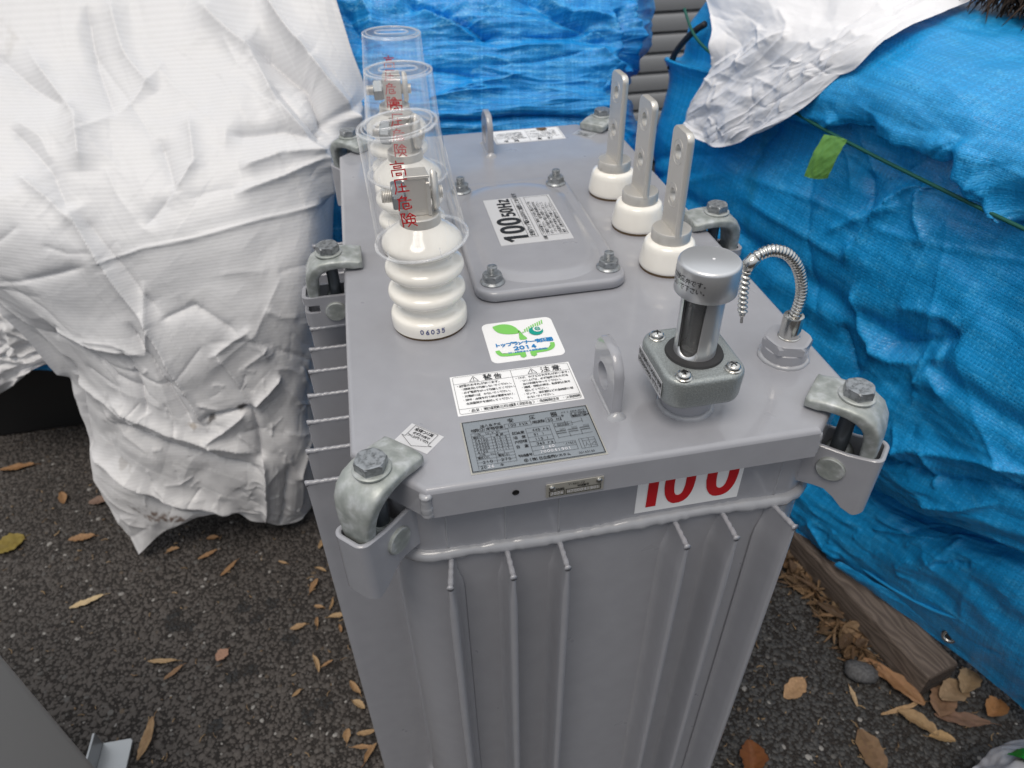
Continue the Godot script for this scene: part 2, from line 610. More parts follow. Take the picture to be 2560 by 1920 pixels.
func tri_uv(m: StandardMaterial3D, scale: float, world := false) -> void:
	m.uv1_triplanar = true
	m.uv1_world_triplanar = world
	m.uv1_scale = Vector3(scale, scale, scale)

func greys(lo: float, hi: float, tint := Color.WHITE) -> Array:
	return [PackedFloat32Array([0.0, 1.0]), PackedColorArray([Color(lo * tint.r, lo * tint.g, lo * tint.b), Color(hi * tint.r, hi * tint.g, hi * tint.b)])]

func weave(size: int, threads: int, base_c: Color, worn: Color, wear: float, seed_: int, ribs: bool) -> Array:
	var rng := RandomNumberGenerator.new()
	rng.seed = seed_
	var im := Image.create(size, size, false, Image.FORMAT_RGB8)
	var hm := Image.create(size, size, false, Image.FORMAT_RGB8)
	var n1 := noise(FastNoiseLite.TYPE_SIMPLEX_SMOOTH, 0.011, seed_, 4)
	var n2 := noise(FastNoiseLite.TYPE_SIMPLEX, 0.09, seed_ + 1, 3)
	var tw := []
	for k in threads * 2:
		tw.append(rng.randf())
	for y in size:
		for x in size:
			var fx := float(x) / size * threads
			var fy := float(y) / size * threads
			var ix := int(fx)
			var iy := int(fy)
			var u := fx - ix
			var v := fy - iy
			var over := (ix + iy) % 2 == 0
			var h := 0.0
			if ribs:
				h = 0.5 + 0.5 * cos(v * TAU) * (0.8 + 0.2 * sin(u * TAU))
			elif over:
				h = 1.0 - pow(absf(v - 0.5) * 2.0, 4.0) * 0.8
			else:
				h = 1.0 - pow(absf(u - 0.5) * 2.0, 4.0) * 0.8 - 0.12
			hm.set_pixel(x, y, Color(h, h, h))
			var s := (0.5 + 0.5 * n1.get_noise_2d(x * 0.6, y * 2.2)) * 0.6 + (0.5 + 0.5 * n2.get_noise_2d(x * 0.5, y * 2.4)) * 0.4
			var w: float = clampf((s - 0.5) * 2.4, 0.0, 1.0) * wear
			var th: float = tw[ix] if over else tw[threads + iy]
			if ribs:
				th = 0.5
			var c := base_c.lerp(worn, clampf(w + (th - 0.5) * 0.42 * wear, 0.0, 1.0))
			c = c * (0.94 + 0.12 * th) * (0.97 + 0.03 * h)
			c.a = 1.0
			im.set_pixel(x, y, c)
	return [ImageTexture.create_from_image(im), ImageTexture.create_from_image(hm)]

func make_materials() -> void:
	var m := mat(Color(0.59, 0.593, 0.618), 0.36, 0.0, 0.5)
	m.clearcoat_enabled = true
	m.clearcoat = 0.6
	m.clearcoat_roughness = 0.07
	m.roughness_texture = noise_tex(noise(FastNoiseLite.TYPE_SIMPLEX_SMOOTH, 0.012, 3, 4), 512, greys(0.72, 1.15))
	m.albedo_texture = noise_tex(noise(FastNoiseLite.TYPE_SIMPLEX_SMOOTH, 0.02, 5, 4), 512, greys(0.965, 1.0))
	tri_uv(m, 3.0)
	M.paint = m
	m = mat(Color(0.60, 0.605, 0.625), 0.3, 0.0, 0.55)
	m.clearcoat_enabled = true
	m.clearcoat = 0.5
	m.clearcoat_roughness = 0.1
	M.bead = m
	# hot-dip galvanised steel
	m = mat(Color.WHITE, 0.5, 0.35, 0.5)
	m.albedo_texture = noise_tex(noise(FastNoiseLite.TYPE_SIMPLEX, 0.012, 11, 6), 512, [PackedFloat32Array([0.2, 0.45, 0.6, 0.85]), PackedColorArray([Color(0.56, 0.58, 0.57), Color(0.61, 0.63, 0.62), Color(0.64, 0.655, 0.65), Color(0.72, 0.735, 0.74)])])
	m.roughness_texture = noise_tex(noise(FastNoiseLite.TYPE_SIMPLEX, 0.02, 12, 4), 256, greys(0.7, 1.2))
	m.heightmap_enabled = true
	m.heightmap_texture = noise_tex(noise(FastNoiseLite.TYPE_SIMPLEX, 0.06, 13, 4), 256)
	m.heightmap_scale = 0.02
	tri_uv(m, 9.0)
	M.galv = m
	m = mat(Color.WHITE, 0.42, 0.55, 0.5)
	m.albedo_texture = noise_tex(noise(FastNoiseLite.TYPE_CELLULAR, 0.09, 21, 1, FastNoiseLite.FRACTAL_NONE), 512, [PackedFloat32Array([0.0, 0.5, 0.9, 1.0]), PackedColorArray([Color(0.54, 0.56, 0.56), Color(0.62, 0.64, 0.64), Color(0.66, 0.68, 0.68), Color(0.9, 0.9, 0.92)])])
	m.heightmap_enabled = true
	m.heightmap_texture = M.galv.heightmap_texture
	m.heightmap_scale = 0.03
	tri_uv(m, 20.0)
	M.cast = m
	m = mat(Color(0.60, 0.615, 0.63), 0.34, 0.6, 0.5)
	M.nut = mat(Color(0.40, 0.425, 0.45), 0.3, 0.7)
	m.albedo_texture = M.galv.roughness_texture
	tri_uv(m, 30.0)
	M.bolt = m
	# tinned terminals
	m = mat(Color(0.82, 0.805, 0.78), 0.36, 0.6, 0.5)
	m.heightmap_enabled = true
	m.heightmap_texture = M.galv.heightmap_texture
	m.heightmap_scale = 0.008
	tri_uv(m, 22.0)
	M.tin = m
	M.steel = mat(Color(0.78, 0.775, 0.76), 0.2, 1.0)
	m = mat(Color(0.80, 0.805, 0.815), 0.33, 0.75)
	M.alu = m
	m = mat(Color(0.93, 0.915, 0.885), 0.16, 0.0, 0.5)
	m.clearcoat_enabled = true
	m.clearcoat = 0.6
	m.clearcoat_roughness = 0.05
	M.porcelain = m
	m = mat(Color(0.44, 0.35, 0.25), 0.85)
	m.albedo_texture = noise_tex(noise(FastNoiseLite.TYPE_SIMPLEX, 0.12, 31, 2), 256, greys(0.65, 1.0))
	tri_uv(m, 30.0)
	M.cork = m
	M.rubber = mat(Color(0.16, 0.16, 0.165), 0.6)
	M.dark = mat(Color(0.07, 0.07, 0.075), 0.5)
	m = mat(Color(1, 1, 1, 0.07), 0.04)
	m.transparency = BaseMaterial3D.TRANSPARENCY_ALPHA
	M.clear = m
	m = mat(Color(0.97, 0.98, 1.0, 0.18), 0.05)
	m.transparency = BaseMaterial3D.TRANSPARENCY_ALPHA
	M.clear_rim = m
	M.red = mat(Color(0.72, 0.06, 0.10), 0.5)
	M.ink = mat(Color(0.07, 0.07, 0.08), 0.5)
	M.blueink = mat(Color(0.16, 0.22, 0.48), 0.5)
	M.white = mat(Color(0.9, 0.9, 0.905), 0.35)
	M.foil = mat(Color(0.70, 0.71, 0.73), 0.3, 0.25)
	M.foil2 = mat(Color(0.79, 0.79, 0.80), 0.3, 0.15)
	M.plate = mat(Color(0.535, 0.56, 0.585), 0.32, 0.3)
	M.plate_edge = mat(Color(0.72, 0.71, 0.68), 0.3, 0.5)
	M.green = mat(Color(0.47, 0.76, 0.36), 0.4)
	M.teal = mat(Color(0.0, 0.58, 0.52), 0.4)
	M.cyan = mat(Color(0.02, 0.47, 0.72), 0.4)
	M.scuff = mat(Color(0.80, 0.80, 0.82), 0.5)
	# tarpaulins
	var w := weave(512, 64, Color(0.835, 0.835, 0.845), Color(0.79, 0.79, 0.79), 0.3, 41, true)
	m = mat(Color.WHITE, 0.42, 0.0, 0.45)
	m.albedo_texture = w[0]
	m.heightmap_enabled = true
	m.heightmap_texture = w[1]
	m.heightmap_scale = 0.012
	m.uv1_scale = Vector3(2.4, 2.4, 1)
	m.backlight_enabled = true
	m.backlight = Color(0.16, 0.16, 0.16)
	m.vertex_color_use_as_albedo = true
	M.white_tarp = m
	w = weave(512, 96, Color(0.10, 0.58, 0.84), Color(0.45, 0.73, 0.90), 0.6, 43, false)
	m = mat(Color.WHITE, 0.30, 0.0, 0.5)
	m.albedo_texture = w[0]
	m.heightmap_enabled = true
	m.heightmap_texture = w[1]
	m.heightmap_scale = 0.07
	m.uv1_scale = Vector3(3.2, 3.2, 1)
	m.backlight_enabled = true
	m.backlight = Color(0.10, 0.10, 0.10)
	m.vertex_color_use_as_albedo = true
	M.blue_tarp = m
	w = weave(512, 96, Color(0.04, 0.53, 0.83), Color(0.62, 0.79, 0.92), 1.0, 47, false)
	m = m.duplicate()
	m.albedo_texture = w[0]
	M.worn_blue_tarp = m
	m = mat(Color(0.90, 0.90, 0.915), 0.6, 0.0, 0.4)
	m.backlight_enabled = true
	m.backlight = Color(0.2, 0.2, 0.2)
	M.cloth = m
	M.tape = mat(Color(0.42, 0.62, 0.30), 0.45)
	M.rope = mat(Color(0.05, 0.33, 0.28), 0.6)
	# ground
	m = mat(Color(0.22, 0.20, 0.19), 0.9)
	m.albedo_texture = noise_tex(noise(FastNoiseLite.TYPE_SIMPLEX, 0.05, 51, 5), 512, greys(0.5, 1.0))
	m.heightmap_enabled = true
	m.heightmap_texture = noise_tex(noise(FastNoiseLite.TYPE_CELLULAR, 0.05, 52, 3), 512)
	m.heightmap_scale = 0.4
	tri_uv(m, 6.0, true)
	M.asphalt = m
	m = mat(Color.WHITE, 0.62, 0.0, 0.5)
	m.vertex_color_use_as_albedo = true
	M.chip = m
	m = mat(Color.WHITE, 0.85)
	m.albedo_texture = wood(Color(0.47, 0.42, 0.385), Color(0.29, 0.25, 0.225))
	m.heightmap_enabled = true
	m.heightmap_texture = m.albedo_texture
	m.heightmap_scale = 0.25
	M.wood = m
	M.wood_end = mat(Color(0.33, 0.28, 0.25), 0.9)
	M.wood_end.albedo_texture = noise_tex(noise(FastNoiseLite.TYPE_SIMPLEX, 0.03, 62, 4, FastNoiseLite.FRACTAL_RIDGED), 256, greys(0.5, 1.0))
	tri_uv(M.wood_end, 14.0)
	M.leaf = mat(Color.WHITE, 0.65, 0.0, 0.4)
	M.leaf.vertex_color_use_as_albedo = true
	M.leaf.backlight_enabled = true
	M.leaf.backlight = Color(0.15, 0.12, 0.08)
	M.stone = mat(Color(0.42, 0.42, 0.43), 0.75)
	M.stone.albedo_texture = M.wood_end.albedo_texture
	tri_uv(M.stone, 10.0)
	M.slat = mat(Color(0.60, 0.605, 0.615), 0.45, 0.2)
	M.panel = mat(Color(0.66, 0.65, 0.64), 0.42)
	M.zinc = mat(Color(0.66, 0.67, 0.68), 0.38, 0.6)
	M.bag = mat(Color(0.72, 0.72, 0.74), 0.35)
	M.bag.backlight_enabled = true
	M.bag.backlight = Color(0.3, 0.3, 0.3)
	M.bag_green = mat(Color(0.12, 0.52, 0.16), 0.4)
	M.fibre = mat(Color(0.42, 0.35, 0.29), 0.8)
	M.fibre.vertex_color_use_as_albedo = true

func wood(light: Color, dark: Color) -> ImageTexture:
	var im := Image.create(256, 512, false, Image.FORMAT_RGB8)
	var n1 := noise(FastNoiseLite.TYPE_SIMPLEX, 0.02, 71, 3)
	var n2 := noise(FastNoiseLite.TYPE_SIMPLEX, 0.25, 72, 3)
	for y in 512:
		for x in 256:
			var r := x * 0.32 + n1.get_noise_2d(x * 0.5, y * 0.16) * 9.0
			var k := 0.5 + 0.5 * sin(r)
			k = k * 0.6 + 0.4 * (0.5 + 0.5 * n2.get_noise_2d(x, y * 0.05))
			im.set_pixel(x, y, light.lerp(dark, clampf(k, 0.0, 1.0)))
	return ImageTexture.create_from_image(im)

# ---------------------------------------------------------------- transformer
func at_top(x0: float, z0: float, y: float) -> Callable:
	return func(u: float, v: float) -> Vector3: return Vector3(x0 + u, y, z0 + v)

func up_n(_u: float, _v: float) -> Vector3:
	return Vector3.UP

func front_n(_u: float, _v: float) -> Vector3:
	return Vector3.BACK

func octagon(hx: float, z0: float, z1: float, c: float) -> PackedVector2Array:
	return PackedVector2Array([Vector2(-hx + c, z0), Vector2(hx - c, z0), Vector2(hx, z0 + c), Vector2(hx, z1 - c), Vector2(hx - c, z1), Vector2(-hx + c, z1), Vector2(-hx, z1 - c), Vector2(-hx, z0 + c)])

func hexhead(s: SurfaceTool, r: float, y0: float, y1: float, xf: Transform3D, turn: float) -> void:
	var rings := []
	var lay := [[1.0, y0, 99.0], [1.0, y1 - r * 0.12, 99.0], [1.0, y1 - 0.0002, 0.905], [0.86, y1, 0.86]]
	for l in lay:
		var ring := PackedVector3Array()
		for i in 36:
			var a := TAU * i / 36.0
			var w := fposmod(a, PI / 3) - PI / 6
			var rh: float = r * 0.866 / cos(w)
			var rr: float = minf(rh * l[0], r * l[2])
			ring.append(xf * Vector3(cos(a + turn) * rr, l[1], sin(a + turn) * rr))
		rings.append(ring)
	loft(s, rings, true, -1)

func stud_profile(r: float, y0: float, y1: float, pitch: float) -> Array:
	var p := [Vector2(r, y0)]
	var y := y0
	while y + pitch < y1:
		p.append(Vector2(r, y + pitch * 0.5))
		p.append(Vector2(r * 0.86, y + pitch * 0.85))
		y += pitch
		p.append(Vector2(r, y + pitch * 0.1))
	p.append(Vector2(r * 0.86, y1))
	p.append(Vector2(0, y1))
	return p

func fin_mesh(depth: float, y0: float, y1: float, seed_: int) -> ArrayMesh:
	# a pressed radiator fin: local x across, +z outwards, root at z = 0
	var rng := RandomNumberGenerator.new()
	rng.seed = seed_
	var s := mb()
	var rings := []
	var ys := [y0, y0 + 0.1, y0 + 0.2, y0 + 0.3, y1 - 0.12, y1 - 0.06, y1 - 0.045, y1 - 0.034, y1 - 0.026, y1 - 0.018, y1 - 0.006, y1]
	for y in ys:
		var k: float = clampf((y1 - y - 0.012) / 0.03, 0.0, 1.0)
		k = k * k * (3.0 - 2.0 * k)
		var t: float = lerpf(0.0020, 0.0036, k)
		var ring := PackedVector3Array()
		var fl: float = lerpf(0.0012, 0.0040, k)
		for q in [[-0.001, t + fl * 1.5], [0.0003, t + fl * 1.15], [0.0012, t + fl * 0.75], [0.0035, t + fl * 0.36], [0.007, t + fl * 0.12], [0.012, t], [depth - 0.01, t], [depth - t * 0.6, t * 0.98], [depth - t * 0.25, t * 0.72], [depth, 0.0]]:
			ring.append(Vector3(q[1], y, q[0]))
		for q in [[depth - t * 0.25, t * 0.72], [depth - t * 0.6, t * 0.98], [depth - 0.01, t], [0.012, t], [0.007, t + fl * 0.12], [0.0035, t + fl * 0.36], [0.0012, t + fl * 0.75], [0.0003, t + fl * 1.15], [-0.001, t + fl * 1.5]]:
			ring.append(Vector3(-q[1], y, q[0]))
		rings.append(ring)
	loft(s, rings, false, 1)
	# weld run along the top edge
	var path := PackedVector3Array()
	var rad := PackedFloat32Array()
	var n := int(depth / 0.0025)
	for i in n + 1:
		path.append(Vector3(0, y1 - 0.0002 + 0.0004 * sin(i * 2.1), depth * i / n))
		rad.append(0.0022 + rng.randf() * 0.0005 + (0.0008 if i == n else 0.0))
	tube(s, path, rad, 8)
	return done(s)

func sblob(rx: float, ry: float, n: int, e: float) -> PackedVector2Array:
	var out := PackedVector2Array()
	for i in n:
		var a := TAU * i / n
		out.append(Vector2(signf(cos(a)) * pow(absf(cos(a)), 2.0 / e) * rx, signf(sin(a)) * pow(absf(sin(a)), 2.0 / e) * ry))
	return out

func clamp_arm() -> ArrayMesh:
	# local x outwards, y up, z along the edge; lid surface at y = 0, lid edge at x = 0
	var s := mb()
	# x, y of the centre line, half width, half thickness
	var st := [
		[-0.0215, 0.0066, 0.0185, 0.0045], [-0.0207, 0.0066, 0.0203, 0.0062], [-0.017, 0.0066, 0.0212, 0.0054], [-0.010, 0.0074, 0.0212, 0.0066], [-0.004, 0.0086, 0.0212, 0.0060],
		[0.004, 0.0092, 0.0213, 0.0058], [0.014, 0.0090, 0.0216, 0.0062], [0.023, 0.0070, 0.0214, 0.0072], [0.030, 0.0025, 0.0206, 0.0078], [0.0345, -0.0045, 0.0192, 0.0076],
		[0.0365, -0.013, 0.0172, 0.0072], [0.0375, -0.023, 0.0152, 0.0070], [0.038, -0.034, 0.0136, 0.0066], [0.038, -0.041, 0.0126, 0.0060], [0.038, -0.0435, 0.0100, 0.0040]]
	var rings := []
	for i in st.size():
		var a: Array = st[maxi(i - 1, 0)]
		var b: Array = st[mini(i + 1, st.size() - 1)]
		var d := Vector2(b[0] - a[0], b[1] - a[1]).normalized()
		if i < 5:
			d = Vector2(1, 0)
		var nn := Vector2(-d.y, d.x)
		var ring := PackedVector3Array()
		for q in sblob(st[i][2], st[i][3], 40, 4.2):
			ring.append(Vector3(st[i][0] + nn.x * q.y, st[i][1] + nn.y * q.y, q.x))
		rings.append(ring)
	loft(s, rings, true, 1)
	return done(s)

func u_channel(corner: bool) -> ArrayMesh:
	# welded bracket, folded round its outer end
	var s := mb()
	var path := PackedVector2Array()
	var hw := 0.0165
	var xo := 0.0515
	var r := 0.009
	for i in 9:
		path.append(Vector2(lerpf(-0.03, xo - r, i / 8.0), -hw))
	for i in range(1, 7):
		var a := -PI / 2 + PI / 2 * i / 6
		path.append(Vector2(xo - r + cos(a) * r, -hw + r + sin(a) * r))
	for i in range(0, 7):
		var a := PI / 2 * i / 6
		path.append(Vector2(xo - r + cos(a) * r, hw - r + sin(a) * r))
	for i in range(1, 9):
		path.append(Vector2(lerpf(xo - r, -0.03, i / 8.0), hw))
	var t := 0.0042
	var rings := []
	for i in path.size():
		var d := (path[mini(i + 1, path.size() - 1)] - path[maxi(i - 1, 0)]).normalized()
		var nn := Vector2(-d.y, d.x)
		var p := path[i]
		var q := p + nn * t
		var top := -0.0345 + 0.004 * smoothstep(0.02, 0.05, p.x)
		var bot := -0.082
		if corner:
			bot = -0.084 + 0.0045 * smoothstep(-0.02, 0.012, p.x) - 0.0175 * smoothstep(0.014, 0.041, p.x) + 0.003 * smoothstep(0.044, 0.0515, p.x)
		else:
			top = -0.031
			bot = -0.069
		var b := 0.0011
		rings.append(PackedVector3Array([Vector3(p.x, bot, p.y), Vector3(p.x, top - b, p.y), Vector3(lerpf(p.x, q.x, 0.25), top, lerpf(p.y, q.y, 0.25)), Vector3(lerpf(p.x, q.x, 0.75), top, lerpf(p.y, q.y, 0.75)), Vector3(q.x, top - b, q.y), Vector3(q.x, bot, q.y)]))
	if corner:
		s.set_smooth_group(1)
		for k in rings.size() - 1:
			var a: PackedVector3Array = rings[k]
			var b2: PackedVector3Array = rings[k + 1]
			for i in 6:
				var j := (i + 1) % 6
				s.set_smooth_group([1, 2, 2, 2, 3, 4][i])
				var c := Vector3.ZERO
				for w in 6:
					c += (a[w] + b2[w]) / 12.0
				quadn(s, a[i], a[j], b2[j], b2[i], (a[i] + a[j] + b2[i] + b2[j]) / 4.0 - c)
	else:
		# the same with a slot cut through the outer end
		for k in rings.size() - 1:
			var a: PackedVector3Array = rings[k]
			var b2: PackedVector3Array = rings[k + 1]
			var mx := (path[k].x + path[k + 1].x) * 0.5
			var cut := mx > 0.034
			for part in ([[-0.069, -0.0505], [-0.0405, -0.031]] if cut else [[-0.069, -0.031]]):
				var rr := []
				for e in [a, b2]:
					var lo: float = part[0]
					var hi: float = part[1]
					rr.append(PackedVector3Array([Vector3(e[0].x, lo, e[0].z), Vector3(e[0].x, hi, e[0].z), Vector3(e[5].x, hi, e[5].z), Vector3(e[5].x, lo, e[5].z)]))
				for i in 4:
					var j := (i + 1) % 4
					s.set_smooth_group([1, 2, 3, 4][i] + (10 if cut else 0) + (10 if part[0] > -0.06 else 0))
					var c := Vector3.ZERO
					for w in 4:
						c += (rr[0][w] + rr[1][w]) / 8.0
					quadn(s, rr[0][i], rr[0][j], rr[1][j], rr[1][i], (rr[0][i] + rr[0][j] + rr[1][i] + rr[1][j]) / 4.0 - c)
			if cut:
				pass
		for sd in [-1.0, 1.0]:
			# rounded inner end of the slot
			s.set_smooth_group(-1)
			for i in 8:
				var a0 := PI / 2 + PI * i / 8
				var a1 := PI / 2 + PI * (i + 1) / 8
				var p0 := Vector3(0.0345 + cos(a0) * 0.005, -0.0455 + sin(a0) * 0.005, sd * hw)
				var p1 := Vector3(0.0345 + cos(a1) * 0.005, -0.0455 + sin(a1) * 0.005, sd * hw)
				quadn(s, p0, p1, p1 - Vector3(0, 0, sd * t), p0 - Vector3(0, 0, sd * t), Vector3(1, 0, 0))
	return done(s)

func bracket_slot_fill(s: SurfaceTool) -> void:
	pass

func build_clamp(parent: Node, e: Vector3, origin: Vector3, corner: bool, turn: float, seed_: int) -> void:
	var xf := Transform3D(Basis(e, Vector3.UP, e.cross(Vector3.UP)), origin)
	var c := base("lid_clamp", parent, xf)
	if not M.has("arm_mesh"):
		M.arm_mesh = clamp_arm()
		M.u_corner = u_channel(true)
		M.u_mid = u_channel(false)
		var w := mb()
		lathe(w, [Vector2(0, 0.0145), Vector2(0.0142, 0.0145), Vector2(0.0149, 0.0152), Vector2(0.0149, 0.0166), Vector2(0.0142, 0.0172), Vector2(0.0125, 0.0174), Vector2(0, 0.0174)], 40, Transform3D(Basis.IDENTITY, Vector3(0.014, 0, 0)))
		M.washer_mesh = done(w)
		var sh := mb()
		lathe(sh, [Vector2(0.0068, -0.066), Vector2(0.0068, 0.004)], 20, Transform3D(Basis.IDENTITY, Vector3(0.014, 0, 0)))
		M.shank_mesh = done(sh)
		var pn := mb()
		var px := Transform3D(Basis(Vector3.RIGHT, PI / 2), Vector3(0.015, -0.0545, 0))
		lathe(pn, [Vector2(0, -0.0195), Vector2(0.0112, -0.0195), Vector2(0.0121, -0.0188), Vector2(0.0122, -0.0165), Vector2(0.0122, 0.0165), Vector2(0.0121, 0.0188), Vector2(0.0112, 0.0195), Vector2(0, 0.0195)], 40, px)
		M.pin_mesh = done(pn)
	var hs := mb()
	hexhead(hs, 0.0128, 0.0172, 0.0258, Transform3D(Basis.IDENTITY, Vector3(0.014, 0, 0)), turn)
	var at := func(u: float, v: float) -> Vector3: return Vector3(0.014, 0.0261, 0) + Basis(Vector3.UP, -turn) * Vector3(u, 0, v)
	write(hs, "4.8", at, up_n, -0.0055, 0.0012, 0.0048, 0.0009)
	write(hs, "M", at, up_n, -0.002, -0.0068, 0.0045, 0.0009)
	obj("arm", M.arm_mesh, M.galv, c)
	obj("washer", M.washer_mesh, M.galv, c)
	obj("bolt_head", done(hs), M.bolt, c)
	obj("bolt_shank", M.shank_mesh, M.nut, c)
	obj("bracket", M.u_corner if corner else M.u_mid, M.paint, c)
	var pin := obj("pin", M.pin_mesh, M.galv, c)
	if not corner:
		pin.position = Vector3(0.001, 0.004, 0)
	if corner:
		var ws := mb()
		var rng := RandomNumberGenerator.new()
		rng.seed = seed_
		for sd in [-1.0, 1.0]:
			var path := PackedVector3Array()
			var rad := PackedFloat32Array()
			for i in 15:
				path.append(Vector3(-0.021 + 0.0015 * rng.randf(), lerpf(-0.048, -0.083, i / 14.0), sd * 0.017))
				rad.append(0.0045 + 0.0018 * rng.randf())
			tube(ws, path, rad, 10)
		obj("weld_bead", done(ws), M.bead, c)

func porcelain_profile() -> Array:
	var p := curve2([Vector2(37.0, 3.0), Vector2(37.3, 8.0), Vector2(37.2, 12.5), Vector2(36.0, 16.2), Vector2(32.5, 18.6), Vector2(28.5, 20.6), Vector2(26.6, 24.0), Vector2(28.2, 28.2), Vector2(33.0, 31.5), Vector2(36.4, 34.6), Vector2(37.2, 38.2),
		Vector2(36.0, 41.8), Vector2(32.5, 44.2), Vector2(28.5, 46.4), Vector2(26.6, 49.6), Vector2(28.2, 53.4), Vector2(33.0, 56.6), Vector2(36.4, 59.8), Vector2(37.2, 63.4), Vector2(36.0, 67.0), Vector2(32.5, 69.6), Vector2(28.5, 71.8),
		Vector2(26.6, 75.0), Vector2(28.2, 79.0), Vector2(33.0, 82.2), Vector2(36.2, 85.2), Vector2(37.0, 88.6), Vector2(35.8, 92.0), Vector2(32.0, 96.2), Vector2(26.5, 100.6), Vector2(21.5, 104.4), Vector2(18.6, 107.0)], 3)
	var out := [Vector2(0.030, 0.003), Vector2(0.0364, 0.003)]
	for q in p:
		out.append(q / 1000.0)
	out.append(Vector2(0.0, 0.107))
	return out

func hv_bushing(parent: Node) -> Node3D:
	var b := base("high_voltage_bushing", parent)
	var s := mb()
	lathe(s, [Vector2(0, 0), Vector2(0.0358, 0.0), Vector2(0.0362, 0.0028), Vector2(0, 0.0031)], 56)
	obj("gasket", done(s), M.cork, b)
	s = mb()
	lathe(s, porcelain_profile(), 72, Transform3D.IDENTITY, 1.2)
	obj("insulator", done(s), M.porcelain, b)
	s = mb()
	lathe(s, [Vector2(0, 0.1055), Vector2(0.0176, 0.1055), Vector2(0.0187, 0.1068), Vector2(0.0187, 0.1150), Vector2(0.0178, 0.1162), Vector2(0.008, 0.1166), Vector2(0, 0.1166)], 48)
	obj("terminal_base", done(s), M.tin, b)
	# clamp body of the terminal
	s = mb()
	box(s, -0.0105, 0.0075, 0.116, 0.151, -0.009, 0.009, 0.0012)
	box(s, 0.0073, 0.0105, 0.1165, 0.1475, -0.0115, 0.0115, 0.0008)
	var lip := PackedVector2Array([Vector2(-0.0085, -0.0100), Vector2(0.009, -0.0100), Vector2(0.011, 0.0100), Vector2(-0.0105, 0.0100)])
	prism(s, lip, bev(0.1505, 0.1532, 0.0008))
	obj("terminal_clamp", done(s), M.tin, b)
	s = mb()
	var jaw := curve2([Vector2(-0.0105, 0.1195), Vector2(-0.004, 0.1175), Vector2(0.0015, 0.1175), Vector2(0.007, 0.121), Vector2(0.0095, 0.129), Vector2(0.0085, 0.139), Vector2(0.004, 0.148), Vector2(-0.001, 0.1535), Vector2(-0.005, 0.150), Vector2(-0.0085, 0.138), Vector2(-0.0105, 0.128)], 3)
	var jx := Transform3D(Basis(Vector3(0, 0, 1), Vector3(1, 0, 0), Vector3(0, 1, 0)), Vector3(0.0125, 0, 0))
	prism(s, jaw, [[0.001, 0.0], [0.0, 0.001], [0.0, 0.003], [0.002, 0.0055], [0.0042, 0.0062]], jx)
	obj("terminal_jaw", done(s), M.tin, b)
	s = mb()
	var rx := Transform3D(Basis(Vector3.BACK, PI / 2), Vector3(0, 0.1335, 0))
	hexhead(s, 0.0128, 0.0122, 0.0225, rx, 0.35)
	lathe(s, [Vector2(0, 0.0105), Vector2(0.0108, 0.0105), Vector2(0.0108, 0.0122), Vector2(0, 0.0122)], 30, rx)
	obj("terminal_nut", done(s), M.nut, b)
	s = mb()
	lathe(s, stud_profile(0.0058, -0.022, 0.0315, 0.0015), 24, rx)
	obj("terminal_stud", done(s), M.tin, b)
	return b

